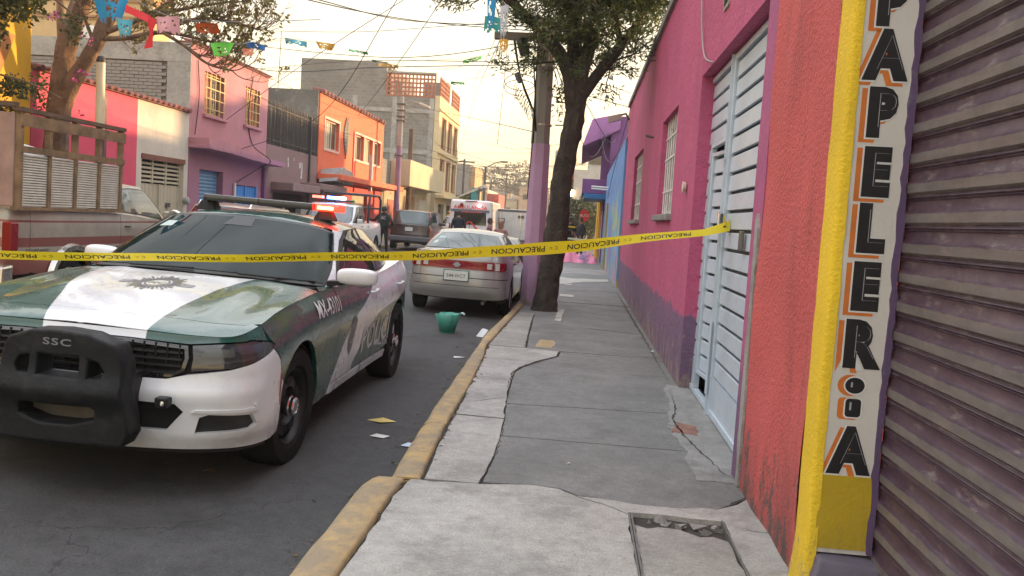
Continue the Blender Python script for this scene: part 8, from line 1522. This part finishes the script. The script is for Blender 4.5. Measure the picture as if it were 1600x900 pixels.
# blanket
nx, ny = 60, 26; rs = np.random.RandomState(6); V = []
def bl(a, b): 
    e = max(0., 1-(abs(b-.5)*2)**2.2)*min(1, a/.10)**.7*min(1, (1-a)/.08)**.7; hgt = .20+.26*math.exp(-((a-.32)/.13)**2)+.10*math.exp(-((a-.75)/.10)**2)
    hgt *= 1.35; f = .035*math.sin(a*41+b*9)+.03*math.sin(a*23-b*15+1)+.02*math.sin(b*31+a*12); return max(.004, e*(hgt+f))
for j in range(ny+1):
    for i in range(nx+1): a, b = i/nx, j/ny; V.append((-.78+1.55*a+.03*math.sin(b*11+a*6), 33.3+.85*b+.04*math.sin(a*19), .118+bl(a, b)))
mb = MB(); mb.add(V, [(j*(nx+1)+i, j*(nx+1)+i+1, (j+1)*(nx+1)+i+1, (j+1)*(nx+1)+i) for j in range(ny) for i in range(nx)])
m, t, p = new_mat('blanket_cloth'); co = nd(t, 'ShaderNodeTexCoord').outputs['Object']; sp = nd(t, 'ShaderNodeSeparateXYZ'); t.links.new(co, sp.inputs[0]); e = math_n(t, 'ADD', sp.outputs[0], rng(t, noise(t, co, 5, 3), .3, .7, -.15, .15)); c_ = mixc(t, math_n(t, 'MULTIPLY', rng(t, e, .12, .16), rng(t, e, .42, .46, 1, 0)), (.75, .24, .38, 1), (.26, .16, .28, 1)); c_ = mixc(t, rng(t, noise(t, co, 14, 3), .6, .62, 0, .6), c_, (.75, .45, .5, 1)); t.links.new(c_, p.inputs['Base Color']); p.inputs['Roughness'].default_value = .9
o = mb.build('blanket', m, smooth=True, ang=80); tag(o, 'pink and purple blanket lying rumpled over a low shape on the pavement', 'blanket')
# ================================================================== bucket and litter
bk = thing('broken_bucket', 'split green plastic bucket standing on the road behind the silver sedan', 'bucket', (-1.71, 11.62, road_z(-1.71)+.003), .3); n = 48; V = []; GB_ = M('green_bucket_plastic', (.05, .27, .20), .4, var=.12, vs=6)
mb = MB(); hs = []
for i in range(n+1):
    a = 2*math.pi*i/n-1.35; g_ = lambda c_, w_: math.exp(-((((a-c_+math.pi) % (2*math.pi))-math.pi)/w_)**2)
    hh = .262-.05*g_(2.6, .35)-.035*g_(-.2, .25)+.02*g_(-.75, .2)+.004*math.sin(a*7); fl_o = .035*g_(-.75, .35)+.02*g_(3.3, .3)
    for t_ in (0, .5, 1): r = .100+.065*t_+fl_o*t_**2+(.012*t_ if i > n-4 else 0); V.append((r*math.cos(a+(.05*t_ if i == n else 0)-(.05*t_ if i == 0 else 0)), r*math.sin(a+(-.10*t_ if i == n else .0)), hh*t_))
mb.add(V, [(i*3+j, (i+1)*3+j, (i+1)*3+j+1, i*3+j+1) for i in range(n) for j in range(2)]); o = mb.build('wall', GB_, bk, smooth=True); sm_ = o.modifiers.new('thick', 'SOLIDIFY'); sm_.thickness = .005
MB().lathe([(.001, .006), (.105, .006), (.105, .0)], n=24).build('base', GB_, bk)
cable([(.17, .05, .24), (.20, .03, .27), (.23, .0, .25)], .014, M('bucket_rim_pale', (.35, .5, .45), .5), 'rim_curl', bk)
def scrap(name, pts, col, label, cat, z=None, curl=.008, rough=.5):
    c0_ = np.mean(pts, 0); zz = (road_z(c0_[0])+.004) if z is None else z; V = [(a, b, zz+curl*(i % 2)) for i, (a, b) in enumerate(pts)]+[(c0_[0], c0_[1], zz+curl*1.2)]; n_ = len(pts); o = MB().add(V, [(i, (i+1) % n_, n_) for i in range(n_)]).build(name, M('scrap_'+name, col, rough, var=.1)); tag(o, label, cat)
scrap('yellow_leaflet', [(-1.53, 6.42), (-1.42, 6.50), (-1.30, 6.43), (-1.41, 6.34)], (.55, .42, .12), 'square yellow leaflet lying on the road by the kerb', 'paper'); scrap('crushed_cup_lid', [(-1.40, 5.97), (-1.36, 6.02), (-1.28, 6.02), (-1.25, 5.98), (-1.29, 5.94), (-1.36, 5.93)], (.5, .5, .48), 'clear crushed plastic lid on the road below the yellow leaflet', 'litter'); scrap('blue_white_wrapper', [(-1.14, 5.82), (-1.10, 5.88), (-1.03, 5.89), (-1.00, 5.84), (-1.05, 5.79), (-1.12, 5.78)], (.45, .55, .65), 'blue and white wrapper lying against the kerb', 'wrapper')
scrap('white_bag', [(-1.30, 11.55), (-1.24, 11.7), (-1.17, 11.72), (-1.14, 11.6), (-1.20, 11.5)], (.55, .57, .58), 'crumpled white bag against the kerb beside the bucket', 'bag', curl=.09); scrap('white_stub', [(-1.33, 9.65), (-1.33, 9.69), (-1.20, 9.70), (-1.20, 9.66)], (.6, .58, .54), 'small white stub on the road near the kerb', 'litter', curl=.01); scrap('brown_leaf', [(-2.12, 4.80), (-2.07, 4.83), (-2.03, 4.80), (-2.08, 4.77)], (.16, .09, .05), 'single dry brown leaf on the road before the police car', 'leaf')
scrap('paper_scrap', [(.97, 10.5), (1.0, 10.56), (1.02, 10.5)], (.5, .48, .45), 'pale paper scrap at the foot of the magenta wall', 'paper', z=.12, curl=.02); scrap('pale_pebble', [(.02, 5.3), (.04, 5.32), (.05, 5.30), (.035, 5.28)], (.5, .45, .4), 'pale pebble alone on the dark pavement', 'pebble', z=.1185)
# ================================================================== air
hz = MB().box(-262, -36, -1.6, 142, 528, 27).build('haze'); hz['kind'] = 'stuff'
m = bpy.data.materials.new('haze'); m.use_nodes = True; t = m.node_tree; t.nodes.clear(); o_ = nd(t, 'ShaderNodeOutputMaterial'); v_ = nd(t, 'ShaderNodeVolumePrincipled'); v_.inputs['Color'].default_value = (1, .95, .86, 1); v_.inputs['Density'].default_value = .0010; v_.inputs['Anisotropy'].default_value = .3
t.links.new(v_.outputs[0], o_.inputs['Volume']); hz.data.materials.append(m)
